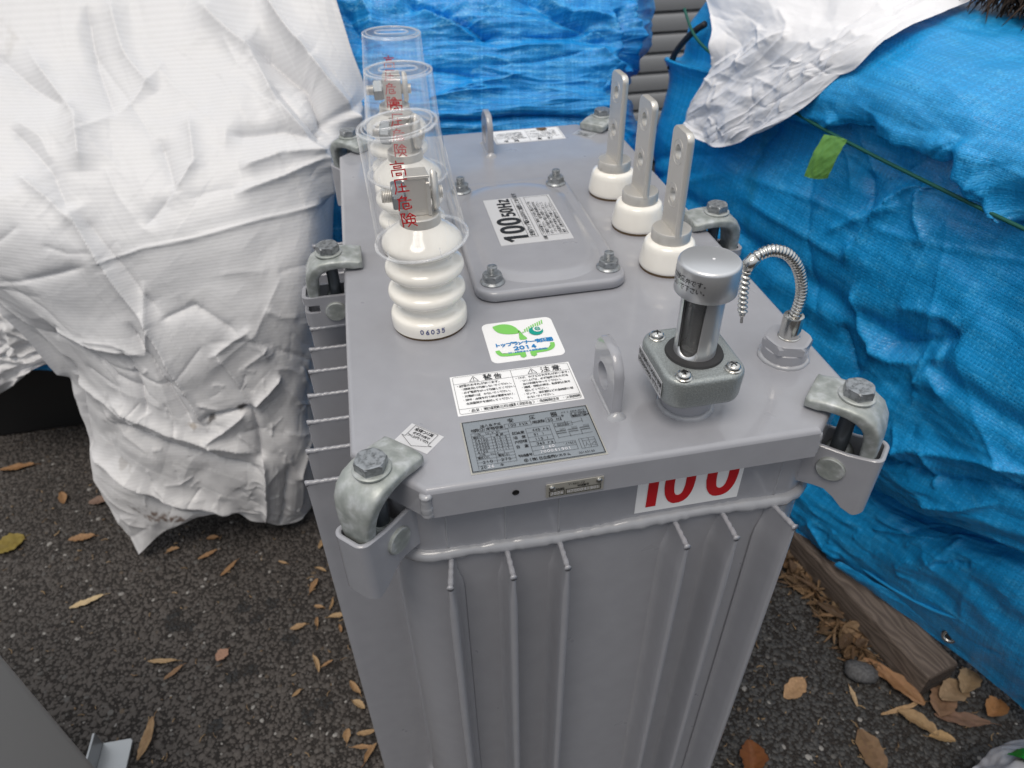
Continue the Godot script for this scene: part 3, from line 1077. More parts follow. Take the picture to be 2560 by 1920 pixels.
func hv_cap(parent: Node) -> void:
	# clear cover, local origin on the bushing axis at the lid
	var y0 := 0.0895
	var y1 := 0.1975
	var s := mb()
	var prof := [Vector2(0.0432, y0), Vector2(0.0437, y0 + 0.0012), Vector2(0.0432, y0 + 0.0026), Vector2(0.0420, y0 + 0.0034), Vector2(0.0412, y0 + 0.006)]
	for i in 8:
		var k := (i + 1) / 8.0
		prof.append(Vector2(lerpf(0.0412, 0.0343, k), lerpf(y0 + 0.006, y1 - 0.005, k)))
	for i in 5:
		var a := PI / 2 * (i + 1) / 5.0
		prof.append(Vector2(0.0343 - 0.005 * (1.0 - cos(a)), y1 - 0.005 + 0.005 * sin(a)))
	lathe(s, prof, 72, Transform3D.IDENTITY, 1.3)
	# flat top with an oblong opening and a raised rim round it
	var n := 72
	s.set_smooth_group(50)
	for lay in [[y1, 0.0293, 1.0]]:
		for i in n:
			var q := []
			for k in [i, i + 1]:
				var a: float = TAU * k / n
				var d := Vector2(cos(a), sin(a))
				q.append([d * lay[1], slot_edge(a)])
			quadn(s, v3(q[0][0], lay[0]), v3(q[1][0], lay[0]), v3(q[1][1], lay[0]), v3(q[0][1], lay[0]), Vector3.UP * lay[2])
	s.set_smooth_group(51)
	var path := PackedVector3Array()
	for i in n:
		path.append(v3(slot_edge(TAU * i / n), y1 - 0.0004))
	obj("clear_cover", done(s), M.clear, parent)
	s = mb()
	tube(s, path, 0.0011, 8, false, true)
	for q in [[0.0425, y0 + 0.0012, 0.0014], [0.0331, y1 - 0.0016, 0.0012], [0.0293, y1 - 0.0004, 0.0007]]:
		var loop := PackedVector3Array()
		for i in n:
			loop.append(v3(Vector2(cos(TAU * i / n), sin(TAU * i / n)) * q[0], q[1]))
		tube(s, loop, q[2], 8, false, true)
	for a in [0.35, 1.25, 2.45, 4.0, 5.2]:
		tube(s, PackedVector3Array([v3(Vector2(cos(a), sin(a)) * 0.0425, y0), v3(Vector2(cos(a), sin(a)) * 0.0411, y0 + 0.009)]), 0.0006, 6)
	obj("cover_rim", done(s), M.clear_rim, parent)
	s = mb()
	var rr := func(y: float) -> float: return lerpf(0.0412, 0.0343, (y - y0 - 0.006) / (y1 - y0 - 0.011)) + 0.0002
	var at := func(u: float, v: float) -> Vector3:
		var r: float = rr.call(0.2 - v)
		return Vector3(r * sin(u / r - 0.2), 0.2 - v, r * cos(u / r - 0.2))
	var nn := func(u: float, _v: float) -> Vector3: return Vector3(sin(u / 0.037 - 0.2), 0, cos(u / 0.037 - 0.2))
	var k := 0
	for ch in "高圧危険":
		write(s, ch, at, nn, -0.0062, 0.2 - 0.180 + k * 0.0146, 0.0125, 0.0011)
		k += 1
	obj("cover_lettering", done(s), M.red, parent)

func v3(p: Vector2, y: float) -> Vector3:
	return Vector3(p.x, y, p.y)

func slot_edge(a: float) -> Vector2:
	# oblong opening, 33 x 17 mm, along x
	var d := Vector2(cos(a), sin(a))
	var r := 0.0085
	var h := 0.0105
	if absf(d.y) > 1e-6:
		var t := r / absf(d.y)
		if absf(d.x * t) <= h:
			return d * t
	var c := Vector2(signf(d.x) * h, 0)
	var b := d.dot(c)
	return d * (b + sqrt(maxf(b * b - c.length_squared() + r * r, 0.0)))

func blade_mesh() -> ArrayMesh:
	var s := mb()
	# outline in (along z, up); two bolt holes; swept 6.5 mm across x
	var hw := 0.0195
	var top := 0.1505
	var y0 := 0.043
	var r := 0.009
	var out := PackedVector2Array([Vector2(-hw - 0.0016, y0), Vector2(-hw - 0.0010, y0 + 0.003), Vector2(-hw, y0 + 0.009)])
	for i in 7:
		var a := PI - PI / 2 * i / 6
		out.append(Vector2(-hw + r + cos(a) * r, top - r + sin(a) * r))
	for i in 7:
		var a := PI / 2 - PI / 2 * i / 6
		out.append(Vector2(hw - r + cos(a) * r, top - r + sin(a) * r))
	out.append(Vector2(hw, y0 + 0.009))
	out.append(Vector2(hw + 0.0008, y0 + 0.003))
	out.append(Vector2(hw + 0.0014, y0))
	var xf := Transform3D(Basis(Vector3(0, 0, 1), Vector3(1, 0, 0), Vector3(0, 1, 0)), Vector3(-0.0045, 0, 0.0005))
	# rim
	var t := 0.0074
	var b := 0.0008
	prism(s, out, [[b, 0.0], [0.0, b], [0.0, t - b], [b, t]], xf, false, false)
	# faces with the holes cut out: one patch left and right of each hole
	var inner := inset(out, b)
	var holes := [Vector2(0, 0.0825), Vector2(0, 0.1275)]
	var hr := 0.0074
	var ring := func(c: Vector2, a0: float, a1: float) -> PackedVector2Array:
		var q := PackedVector2Array()
		for i in 13:
			var a := lerpf(a0, a1, i / 12.0)
			q.append(c + Vector2(cos(a), sin(a)) * hr)
		return q
	for side in [0, 1]:
		var poly := PackedVector2Array()
		if side == 0:
			for p in inner:
				if p.x < -1e-5:
					poly.append(p)
			poly.append(Vector2(0, inner[9].y))
			poly.append_array(ring.call(holes[1], PI / 2, 3 * PI / 2))
			poly.append_array(ring.call(holes[0], PI / 2, 3 * PI / 2))
			poly.append(Vector2(0, inner[0].y))
		else:
			poly.append(Vector2(0, inner[9].y))
			for p in inner:
				if p.x > 1e-5:
					poly.append(p)
			poly.append(Vector2(0, inner[0].y))
			poly.append_array(ring.call(holes[0], -PI / 2, PI / 2))
			poly.append_array(ring.call(holes[1], -PI / 2, PI / 2))
		flat(s, poly, 0.0, xf, Vector3.DOWN)
		flat(s, poly, t, xf, Vector3.UP)
	for h in holes:
		s.set_smooth_group(80)
		for i in 28:
			var p := Vector2(cos(TAU * i / 28), sin(TAU * i / 28))
			var q := Vector2(cos(TAU * (i + 1) / 28), sin(TAU * (i + 1) / 28))
			var A: Vector2 = h + p * hr
			var B: Vector2 = h + q * hr
			quadn(s, xf * Vector3(A.x, 0, A.y), xf * Vector3(B.x, 0, B.y), xf * Vector3(B.x, t, B.y), xf * Vector3(A.x, t, A.y), xf.basis * Vector3(-p.x, 0, -p.y))
	# the ring that a washer has marked round each hole
	for h in holes:
		var mk := PackedVector3Array()
		for i in 40:
			mk.append(xf * Vector3(h.x + cos(TAU * i / 40) * 0.0118, 0.0, h.y + sin(TAU * i / 40) * 0.0125))
		tube(s, mk, 0.0003, 5, false, true)
	return done(s)

func lv_bushing(parent: Node) -> Node3D:
	var b := base("low_voltage_bushing", parent)
	var s := mb()
	lathe(s, [Vector2(0, 0), Vector2(0.0302, 0.0), Vector2(0.0304, 0.0028), Vector2(0, 0.0031)], 48)
	obj("gasket", done(s), M.cork, b)
	s = mb()
	var p := curve2([Vector2(30.6, 3.0), Vector2(31.3, 5.0), Vector2(31.1, 9.0), Vector2(30.2, 15.0), Vector2(29.0, 22.0), Vector2(28.0, 26.5), Vector2(26.2, 30.2), Vector2(22.5, 32.6)], 4)
	var prof := [Vector2(0, 0.003)]
	for q in p:
		prof.append(q / 1000.0)
	prof.append(Vector2(0, 0.0335))
	lathe(s, prof, 56, Transform3D.IDENTITY, 1.0)
	obj("insulator", done(s), M.porcelain, b)
	s = mb()
	lathe(s, [Vector2(0, 0.0325), Vector2(0.0205, 0.0325), Vector2(0.0212, 0.0335), Vector2(0.0212, 0.0440), Vector2(0.0204, 0.0452), Vector2(0.010, 0.0460), Vector2(0, 0.0462)], 48)
	obj("terminal_base", done(s), M.tin, b)
	obj("terminal_blade", blade_mesh(), M.tin, b)
	return b

func lug_mesh() -> ArrayMesh:
	# plate in the y-z plane, z from -0.0545 (back) to 0 (front)
	var s := mb()
	var out := PackedVector2Array([Vector2(0, 0), Vector2(-0.0545, 0), Vector2(-0.0545, 0.036), Vector2(-0.0505, 0.0455), Vector2(-0.042, 0.0545), Vector2(-0.0375, 0.056), Vector2(-0.0165, 0.056), Vector2(-0.0105, 0.0535), Vector2(-0.003, 0.0455), Vector2(0, 0.038)])
	var xf := Transform3D(Basis(Vector3(0, 0, 1), Vector3(1, 0, 0), Vector3(0, 1, 0)), Vector3(0, 0, 0))
	var t := 0.0085
	var b := 0.0009
	prism(s, out, [[b, 0.0], [0.0, b], [0.0, t - b], [b, t]], xf, false, false)
	var inner := inset(out, b)
	var c := Vector2(-0.0285, 0.0225)
	var rx := 0.0135
	var ry := 0.0118
	var front := PackedVector2Array()
	var back := PackedVector2Array()
	var z := c.x
	for p in inner:
		if p.x > z + 1e-5:
			front.append(p)
		else:
			back.append(p)
	# order: front polygon runs from (0,0) and from the top; rebuild by angle round the hole
	for side in [0, 1]:
		var poly := PackedVector2Array()
		poly.append(Vector2(z, inner[0].y))
		if side == 0:
			poly.append(inner[0])
			for k in [9, 8, 7, 6]:
				poly.append(inner[k])
		else:
			for k in [1, 2, 3, 4, 5]:
				poly.append(inner[k])
		poly.append(Vector2(z, inner[6].y))
		for i in 17:
			var a := lerpf(PI / 2, -PI / 2, i / 16.0) if side == 0 else lerpf(PI / 2, 3 * PI / 2, i / 16.0)
			poly.append(c + Vector2(cos(a) * rx, sin(a) * ry))
		flat(s, poly, 0.0, xf, Vector3.DOWN)
		flat(s, poly, t, xf, Vector3.UP)
	s.set_smooth_group(80)
	for i in 32:
		var a0 := TAU * i / 32
		var a1 := TAU * (i + 1) / 32
		var A := c + Vector2(cos(a0) * rx, sin(a0) * ry)
		var B := c + Vector2(cos(a1) * rx, sin(a1) * ry)
		quadn(s, xf * Vector3(A.x, 0, A.y), xf * Vector3(B.x, 0, B.y), xf * Vector3(B.x, t, B.y), xf * Vector3(A.x, t, A.y), xf.basis * Vector3(-cos(a0), 0, -sin(a0)))
	return done(s)

func round_tank(hx: float, z0: float, z1: float, r: float) -> PackedVector2Array:
	return rrect(-hx, z0, hx, z1, r, 10)

func sticker(parent: Node, called: String, poly: PackedVector2Array, y: float, m: Material, xf := Transform3D.IDENTITY, label := "") -> Node3D:
	var b := base(called, parent)
	var s := mb()
	prism(s, poly, [[0.0, y], [0.0, y + 0.0004]], xf)
	obj("sheet", done(s), m, b)
	if label != "":
		tag(b, label)
	return b

func build_transformer() -> void:
	var t := base("transformer")
	tag(t, "grey oil-filled power transformer with white porcelain bushings, standing uncovered between the tarpaulins", "transformer")
	var D := 0.7476
	# ---- lid
	var s := mb()
	prism(s, octagon(0.215, -D, 0.0, 0.054), [[0.0015, H - 0.031], [-0.0015, H - 0.029], [-0.0005, H - 0.0042], [0.0003, H - 0.0022], [0.0012, H - 0.0011], [0.0026, H - 0.0003], [0.0042, H]])
	var lid := obj("lid", done(s), M.paint, t)
	s = mb()
	var rng := RandomNumberGenerator.new()
	rng.seed = 5
	for sx in [-1.0, 1.0]:
		var path := PackedVector3Array()
		var rad := PackedFloat32Array()
		for i in 16:
			var k := i / 15.0
			path.append(Vector3(sx * (0.161 + 0.0008 * rng.randf()), lerpf(H - 0.004, H - 0.0295, k), -0.0015))
			rad.append((0.0050 if sx < 0 else 0.0026) * (0.9 + 0.2 * rng.randf()) * (0.7 if i == 0 or i == 15 else 1.0))
		s = mb()
		tube(s, path, rad, 10)
		obj("corner_weld", done(s), M.bead, lid)
	s = mb()
	lathe(s, [Vector2(0.0024, 0.0), Vector2(0.0028, 0.0004), Vector2(0.0021, 0.0006), Vector2(0.0020, 0.0001), Vector2(0, 0.0001)], 20, Transform3D(Basis(Vector3.RIGHT, PI / 2), Vector3(-0.093, 0.785, 0.0012)))
	obj("drilled_hole", done(s), M.dark, lid)
	# ---- tank
	s = mb()
	prism(s, round_tank(0.196, -0.728, -0.018, 0.042), [[0.0, 0.05], [0.0, H - 0.012]])
	obj("tank", done(s), M.paint, t)
	s = mb()
	var rr := round_tank(0.196, -0.728, -0.018, 0.042)
	var path := PackedVector3Array()
	var rad := PackedFloat32Array()
	for i in rr.size():
		var a := rr[i]
		var b := rr[(i + 1) % rr.size()]
		var n := maxi(1, int(a.distance_to(b) / 0.0045))
		for k in n:
			var q := a.lerp(b, float(k) / n)
			path.append(Vector3(q.x, 0.7005 + 0.0012 * rng.randf() + 0.0015 * sin(q.x * 31.0 + q.y * 17.0), q.y))
			rad.append(0.0058 + 0.0014 * rng.randf() + 0.0008 * sin(q.x * 57.0))
	tube(s, path, rad, 12, false, true)
	obj("weld_bead", done(s), M.bead, t)
	s = mb()
	for x in [-0.148, -0.0985, -0.052, 0.149]:
		var w := PackedVector3Array()
		for i in 9:
			w.append(Vector3(x + 0.0003 * rng.randf(), lerpf(0.703, 0.785, i / 8.0), -0.0183))
		tube(s, w, 0.0010, 8)
	obj("fold_weld", done(s), M.bead, t)
	# ---- fins
	var fm := fin_mesh(0.034, 0.06, 0.698, 1)
	var k := 0
	for f in [[-0.146, -0.16], [-0.0985, 0.0], [-0.052, 0.0], [0.054, 0.0], [0.0995, 0.0], [0.1475, 0.22]]:
		obj("cooling_fin", fm, M.paint, t, Transform3D(Basis(Vector3.UP, f[1]), Vector3(f[0], 0, -0.0181)))
	var fs := fin_mesh(0.0745, 0.06, 0.698, 2)
	for i in 12:
		for sx in [-1.0, 1.0]:
			obj("cooling_fin", fs, M.paint, t, Transform3D(Basis(Vector3.UP, sx * PI / 2), Vector3(sx * 0.1959, 0, -0.131 - i * 0.0442)))
	# ---- base rails
	s = mb()
	for z in [-0.12, -0.63]:
		s = mb()
		box(s, -0.21, 0.21, 0.0, 0.05, z - 0.03, z + 0.03, 0.002)
		obj("base_rail", done(s), M.paint, t)
	# ---- clamps
	build_clamp(t, Vector3(-S, 0, S), Vector3(-0.188, H, -0.027), true, 0.62, 1)
	build_clamp(t, Vector3(S, 0, S), Vector3(0.188, H, -0.027), true, 0.28, 2)
	build_clamp(t, Vector3(-1, 0, 0), Vector3(-0.215, H, -0.365), false, 0.1, 3)
	build_clamp(t, Vector3(1, 0, 0), Vector3(0.215, H, -0.365), false, 0.75, 4)
	build_clamp(t, Vector3(-S, 0, -S), Vector3(-0.188, H, -D + 0.027), true, 0.3, 5)
	build_clamp(t, Vector3(S, 0, -S), Vector3(0.188, H, -D + 0.027), true, 0.9, 6)
	# ---- lifting lugs
	var lm := lug_mesh()
	for z in [-0.0505, -0.642]:
		var lg := base("lifting_lug", t, Transform3D(Basis.IDENTITY, Vector3(-0.001, H, z)))
		obj("plate", lm, M.paint, lg)
		s = mb()
		for q in [[Vector3(0.0042, 0, 0.0005), 0.0085], [Vector3(0.0042, 0, -0.055), 0.0075]]:
			lathe(s, [Vector2(q[1] * 1.05, -0.0005), Vector2(q[1] * 0.8, 0.002), Vector2(q[1] * 0.4, 0.0045), Vector2(0, 0.0055)], 18, Transform3D(Basis(Vector3.UP, 0.3).scaled(Vector3(1, 1, 0.7)), q[0]))
		for sd in [-0.0002, 0.0086]:
			var w := PackedVector3Array()
			var wr := PackedFloat32Array()
			for i in 22:
				w.append(Vector3(sd, 0.0, lerpf(0.0, -0.0545, i / 21.0)))
				wr.append(0.0014 + 0.0008 * rng.randf())
			tube(s, w, wr, 8)
		obj("weld_bead", done(s), M.bead, lg)
	# ---- bushings
	var hv := hv_bushing(t)
	hv.position = Vector3(-0.1322, H, -0.2285)
	s = mb()
	var rb := 0.0375
	var at := func(u: float, v: float) -> Vector3: return Vector3(rb * sin(u / rb - 0.03), 0.0142 - v, rb * cos(u / rb - 0.03))
	var nn := func(u: float, _v: float) -> Vector3: return Vector3(sin(u / rb), 0, cos(u / rb))
	var q2 := -0.0115
	for ch in "06035":
		write(s, ch, at, nn, q2, 0.0, 0.0058, 0.00085)
		q2 += 0.0051
	var num := done(s)
	hv_cap(hv)
	for i in [1, 2]:
		var c := copy_part(hv, t, "high_voltage_bushing", Transform3D(Basis(Vector3.UP, 0.25 * i - 0.6), Vector3(-0.1322, H, -0.2285 - 0.155 * i)))
		for ch in c.get_children():
			if ch.name.begins_with("clear_cover") or ch.name.begins_with("cover_"):
				ch.transform = Transform3D(Basis(Vector3.UP, 0.6 - 0.25 * i) * Basis(Vector3(0, 0, 1), -0.02 * i + 0.01), Vector3.ZERO)
	for ch in hv.get_children():
		if ch.name.begins_with("clear_cover") or ch.name.begins_with("cover_"):
			var tilt := Basis(Vector3.BACK, 0.105) * Basis(Vector3.RIGHT, 0.02)
			ch.transform = Transform3D(tilt, Vector3(0, 0.09, 0) - tilt * Vector3(0, 0.09, 0))
	obj("serial_number", num, M.blueink, hv)
	var lv := lv_bushing(t)
	lv.position = Vector3(0.1365, H, -0.2825)
	for i in [1, 2]:
		copy_part(lv, t, "low_voltage_bushing", Transform3D(Basis(Vector3.UP, 0.02 * i), Vector3(0.1365, H, -0.2825 - 0.0995 * i)))
	# faint paint rings that the gaskets left
	build_cover(t)
	build_gauge(t)
	build_thermometer(t)
	build_stickers(t)

func build_cover(t: Node) -> void:
	var c := base("inspection_cover", t, Transform3D(Basis.IDENTITY, Vector3(0, H, 0)))
	var s := mb()
	prism(s, rrect(-0.0795, -0.5215, 0.0795, -0.2465, 0.020, 10), [[0.001, 0.0], [0.0, 0.0006], [0.0, 0.0016]])
	obj("gasket", done(s), M.dark, c)
	s = mb()
	prism(s, rrect(-0.081, -0.5225, 0.081, -0.2445, 0.022, 10), [[0.0008, 0.0016], [0.0, 0.0024], [0.0, 0.0078], [0.0004, 0.0094], [0.0014, 0.0108], [0.003, 0.0117], [0.005, 0.012]])
	obj("plate", done(s), M.paint, c)
	s = mb()
	var rings := []
	for q in [[0.0, 0.0119], [0.002, 0.01215], [0.004, 0.0128], [0.007, 0.0142], [0.010, 0.0153], [0.013, 0.0160], [0.018, 0.0166], [0.026, 0.01695], [0.038, 0.0172]]:
		var ring := PackedVector3Array()
		for p in rrect(-0.068 + q[0], -0.512 + q[0], 0.068 - q[0], -0.255 - q[0], 0.058 - q[0], 16):
			ring.append(Vector3(p.x, q[1], p.y))
		rings.append(ring)
	s.set_smooth_group(1)
	for k in rings.size() - 1:
		for i in rings[k].size():
			var j: int = (i + 1) % rings[k].size()
			quadn(s, rings[k][i], rings[k][j], rings[k + 1][j], rings[k + 1][i], Vector3.UP)
	var last: PackedVector3Array = rings[-1]
	for i in last.size():
		trin(s, Vector3(0, 0.0174, -0.3835), last[i], last[(i + 1) % last.size()], Vector3.UP)
	obj("raised_panel", done(s), M.paint, c)
	var k := 0
	for p in [Vector2(-0.0615, -0.2685), Vector2(0.0645, -0.271), Vector2(-0.061, -0.5015), Vector2(0.064, -0.4985)]:
		var n := base("cover_nut", c, Transform3D(Basis.IDENTITY, Vector3(p.x, 0.012, p.y)))
		s = mb()
		lathe(s, [Vector2(0, 0), Vector2(0.0128, 0.0), Vector2(0.0130, 0.0012), Vector2(0.0118, 0.0024), Vector2(0.0106, 0.0032), Vector2(0, 0.0034)], 32)
		hexhead(s, 0.0108, 0.0030, 0.0100, Transform3D.IDENTITY, 0.4 + k * 0.7)
		lathe(s, stud_profile(0.0052, 0.0095, 0.0185, 0.0017), 20)
		n.set_meta("kind_of_part", "nut")
		n.remove_meta("kind_of_part")
		obj("flange_nut", done(s), M.bolt, n)
		k += 1
	# label on the raised panel, read from the right-hand side
	var lab := PackedVector2Array([Vector2(-0.040, -0.4545), Vector2(0.0435, -0.4545), Vector2(0.0435, -0.3335), Vector2(-0.040, -0.3335)])
	s = mb()
	prism(s, lab, [[0.0, 0.0168], [0.0, 0.0177]])
	obj("rating_label", done(s), M.foil2, c)
	s = mb()
	var at := func(u: float, v: float) -> Vector3: return Vector3(-0.040 + v, 0.0180, -0.3335 - u)
	var frame := func(x0: float, y0: float, x1: float, y1: float) -> void:
		line_path(s, [Vector2(x0, y0), Vector2(x1, y0), Vector2(x1, y1), Vector2(x0, y1), Vector2(x0, y0)], at, up_n, 0.0004)
	frame.call(0.013, 0.0345, 0.118, 0.0455)
	frame.call(0.013, 0.0505, 0.118, 0.0805)
	write(s, "定格タップ電圧6600Vに接続してあります", at, up_n, 0.0155, 0.0368, 0.0062, 0.0007, 0.98)
	write(s, "注意", at, up_n, 0.0035, 0.0505, 0.0040, 0.0005)
	var rows := ["この変圧器をご使用になる前に電圧タップを", "ご確認ください。・変圧器の周波数は50Hz", "です。必ず指定の電圧に接続してください。", "・タップ切り替えは電源を切って行うこと", "主回路端子を接地して作業してください。", "保守・点検の時は電源を切ってください。"]
	for i in rows.size():
		write(s, rows[i], at, up_n, 0.0155, 0.0515 + i * 0.0048, 0.0038, 0.00045, 1.18)
	obj("label_print", done(s), M.ink, c)
	var side := Basis(Vector3(0, 0, -1), Vector3(-1, 0, 0), Vector3(0, 1, 0))
	letters(c, "100", "Droid Sans", 700, 0.0610, 0.0285, Transform3D(side, Vector3(-0.0060, 0.0179, -0.3385)), M.ink)
	letters(c, "50Hz", "Droid Sans", 700, 0.0480, 0.0175, Transform3D(side, Vector3(-0.0085, 0.0179, -0.4035)), M.ink)

# flat block letters, laid out x to the right and y up from the given corner, of the given width and height
func letters(parent: Node, text: String, font: String, weight: int, width: float, height: float, xf: Transform3D, m: Material) -> void:
	var f := SystemFont.new()
	f.font_names = PackedStringArray([font])
	f.font_weight = weight
	var tm := TextMesh.new()
	tm.text = text
	tm.font = f
	tm.font_size = 64
	tm.pixel_size = 0.001
	tm.depth = 0.001
	var bb := tm.get_aabb()
	var k := Vector3(width / bb.size.x, height / bb.size.y, 0.4)
	obj("lettering", tm, m, parent, xf * Transform3D(Basis.from_scale(k), -bb.position * k))

func build_gauge(t: Node) -> void:
	var c := Vector3(0.0655, H, -0.055)
	var g := base("pressure_relief_valve", t, Transform3D(Basis.IDENTITY, c))
	var s := mb()
	lathe(s, [Vector2(0.0212, 0.0), Vector2(0.0212, 0.027)], 48)
	obj("neck", done(s), M.paint, g)
	s = mb()
	var path := PackedVector3Array()
	var rad := PackedFloat32Array()
	var rng := RandomNumberGenerator.new()
	rng.seed = 9
	for i in 60:
		var a := TAU * i / 60
		path.append(Vector3(cos(a) * 0.0212, 0.0005, sin(a) * 0.0212))
		rad.append(0.0030 + 0.0009 * rng.randf())
	tube(s, path, rad, 10, false, true)
	obj("weld_bead", done(s), M.bead, g)
	s = mb()
	prism(s, rrect(-0.034, -0.0385, 0.033, 0.037, 0.0165, 8), [[0.0035, 0.0255], [0.0018, 0.0268], [0.0008, 0.030], [0.0, 0.0490], [0.0003, 0.0508], [0.0011, 0.0524], [0.0024, 0.0533], [0.004, 0.0536]])
	obj("flange", done(s), M.cast, g)
	# four screws
	for p in [Vector2(-0.0218, -0.0258), Vector2(-0.0205, 0.0292), Vector2(0.0208, 0.0275), Vector2(0.0200, -0.0265)]:
		var sc := base("flange_screw", g, Transform3D(Basis(Vector3.UP, p.x * 50.0 + p.y * 31.0), Vector3(p.x, 0.0536, p.y)))
		s = mb()
		lathe(s, [Vector2(0, 0), Vector2(0.0066, 0.0), Vector2(0.0067, 0.0009), Vector2(0.0061, 0.0014), Vector2(0.0056, 0.0015), Vector2(0.0057, 0.0026), Vector2(0.0052, 0.0040), Vector2(0.0038, 0.0050), Vector2(0.0018, 0.0054), Vector2(0, 0.0055)], 28, Transform3D.IDENTITY, 0.7)
		obj("screw", done(s), M.steel, sc)
		var d := mb()
		box(d, -0.0030, 0.0030, 0.0049, 0.00565, -0.00055, 0.00055, 0.0001)
		box(d, -0.00055, 0.00055, 0.00488, 0.0056, -0.0030, 0.0030, 0.0001)
		obj("cross_recess", done(d), M.dark, sc)
	s = mb()
	lathe(s, [Vector2(0.0160, 0.0530), Vector2(0.0232, 0.0530), Vector2(0.0234, 0.0538), Vector2(0.0226, 0.0556), Vector2(0.0160, 0.0560)], 48, Transform3D.IDENTITY, 0.5)
	obj("seal_ring", done(s), M.rubber, g)
	# slotted metal tube; the slot looks to the front left
	s = mb()
	var r := 0.0166
	var mid := PI * 0.5 + 0.88
	var half := 0.55
	var n := 72
	for lay in [[r, 1.0], [r - 0.0016, -1.0]]:
		s.set_smooth_group(1 if lay[1] > 0 else 2)
		for i in n:
			var a0 := TAU * i / n
			var a1 := TAU * (i + 1) / n
			var d0 := absf(wrapf(a0 - mid, -PI, PI))
			var d1 := absf(wrapf(a1 - mid, -PI, PI))
			var lo := 0.0545
			for pair in [[0.0545, 0.118]]:
				var h0 := slot_bottom(d0, half)
				var h1 := slot_bottom(d1, half)
				var R: float = lay[0]
				var P := Vector3(cos(a0) * R, 0, sin(a0) * R)
				var Q := Vector3(cos(a1) * R, 0, sin(a1) * R)
				var hint: Vector3 = (P + Q) * lay[1]
				quadn(s, P + Vector3.UP * lo, Q + Vector3.UP * lo, Q + Vector3.UP * h1, P + Vector3.UP * h0, hint)
				if lay[1] > 0:
					var P2 := P * ((r - 0.0016) / r)
					var Q2 := Q * ((r - 0.0016) / r)
					if d0 < half + 0.05 and d1 < half + 0.05:
						quadn(s, P + Vector3.UP * h0, Q + Vector3.UP * h1, Q2 + Vector3.UP * h1, P2 + Vector3.UP * h0, Vector3.UP)
	obj("slotted_tube", done(s), M.alu, g)
	s = mb()
	lathe(s, [Vector2(0.0, 0.0575), Vector2(0.0136, 0.0575), Vector2(0.0136, 0.116)], 40)
	obj("gauge_glass", done(s), M.clear, g)
	s = mb()
	lathe(s, [Vector2(0.0, 0.056), Vector2(0.0118, 0.056), Vector2(0.0118, 0.0605), Vector2(0.0075, 0.0615), Vector2(0.0075, 0.098), Vector2(0.0105, 0.099), Vector2(0.0105, 0.112), Vector2(0, 0.112)], 36)
	obj("inner_stem", done(s), M.rubber, g)
	# cap
	s = mb()
	lathe(s, [Vector2(0.0, 0.1118), Vector2(0.0228, 0.1118), Vector2(0.0236, 0.1126), Vector2(0.0234, 0.1345), Vector2(0.0230, 0.1360), Vector2(0.0221, 0.1371), Vector2(0.0208, 0.1375), Vector2(0, 0.1375)], 72, Transform3D.IDENTITY, 0.9)
	obj("cap", done(s), M.alu, g)
	s = mb()
	lathe(s, [Vector2(0.0011, 0.1374), Vector2(0.0011, 0.1378), Vector2(0, 0.1378)], 16, Transform3D(Basis.IDENTITY, Vector3(0.0025, 0, 0.0005)))
	obj("vent_mark", done(s), M.white, g)
	s = mb()
	var rc := 0.02375
	var a_end := -0.42
	var w1 := 0.0
	var at := func(u: float, v: float) -> Vector3:
		var a: float = a_end + u / rc
		return Vector3(sin(a) * rc, 0.1305 - v, cos(a) * rc)
	var nn := func(u: float, _v: float) -> Vector3: return Vector3(sin(a_end + u / rc), 0, cos(a_end + u / rc))
	write(s, "この弁は放圧弁です。", at, nn, -0.0470, 0.0, 0.0047, 0.00042, 1.03)
	write(s, "さわらないで下さい。", at, nn, -0.0470, 0.0060, 0.0047, 0.00042, 1.03)
	obj("cap_lettering", done(s), M.ink, g)
	# sticker on the left side of the flange
	s = mb()
	var st := PackedVector2Array([Vector2(0.0295, -0.030), Vector2(0.0455, -0.030), Vector2(0.0455, 0.0225), Vector2(0.0295, 0.0225)])
	prism(s, st, [[0.0, 0.0], [0.0, 0.0003]], Transform3D(Basis(Vector3(0, 1, 0), Vector3(-1, 0, 0), Vector3(0, 0, 1)), Vector3(-0.0341, 0, 0)))
	var bent := 0.0
	obj("side_label", done(s), M.foil2, g)
	s = mb()
	var at2 := func(u: float, v: float) -> Vector3: return Vector3(-0.0346, 0.0448 - v, -0.030 + u)
	var n2 := func(_u: float, _v: float) -> Vector3: return Vector3.LEFT
	write(s, "気密保持のため向き変更", at2, n2, 0.0008, 0.0012, 0.0048, 0.00055, 0.98)
	write(s, "以外はゆるめないで下さい。", at2, n2, 0.0008, 0.0078, 0.0046, 0.00055, 0.90)
	obj("side_lettering", done(s), M.ink, g)

func slot_bottom(d: float, half: float) -> float:
	if d >= half:
		return 0.115
	return 0.0665 - 0.0085 * sqrt(1.0 - pow(d / half, 2.0))

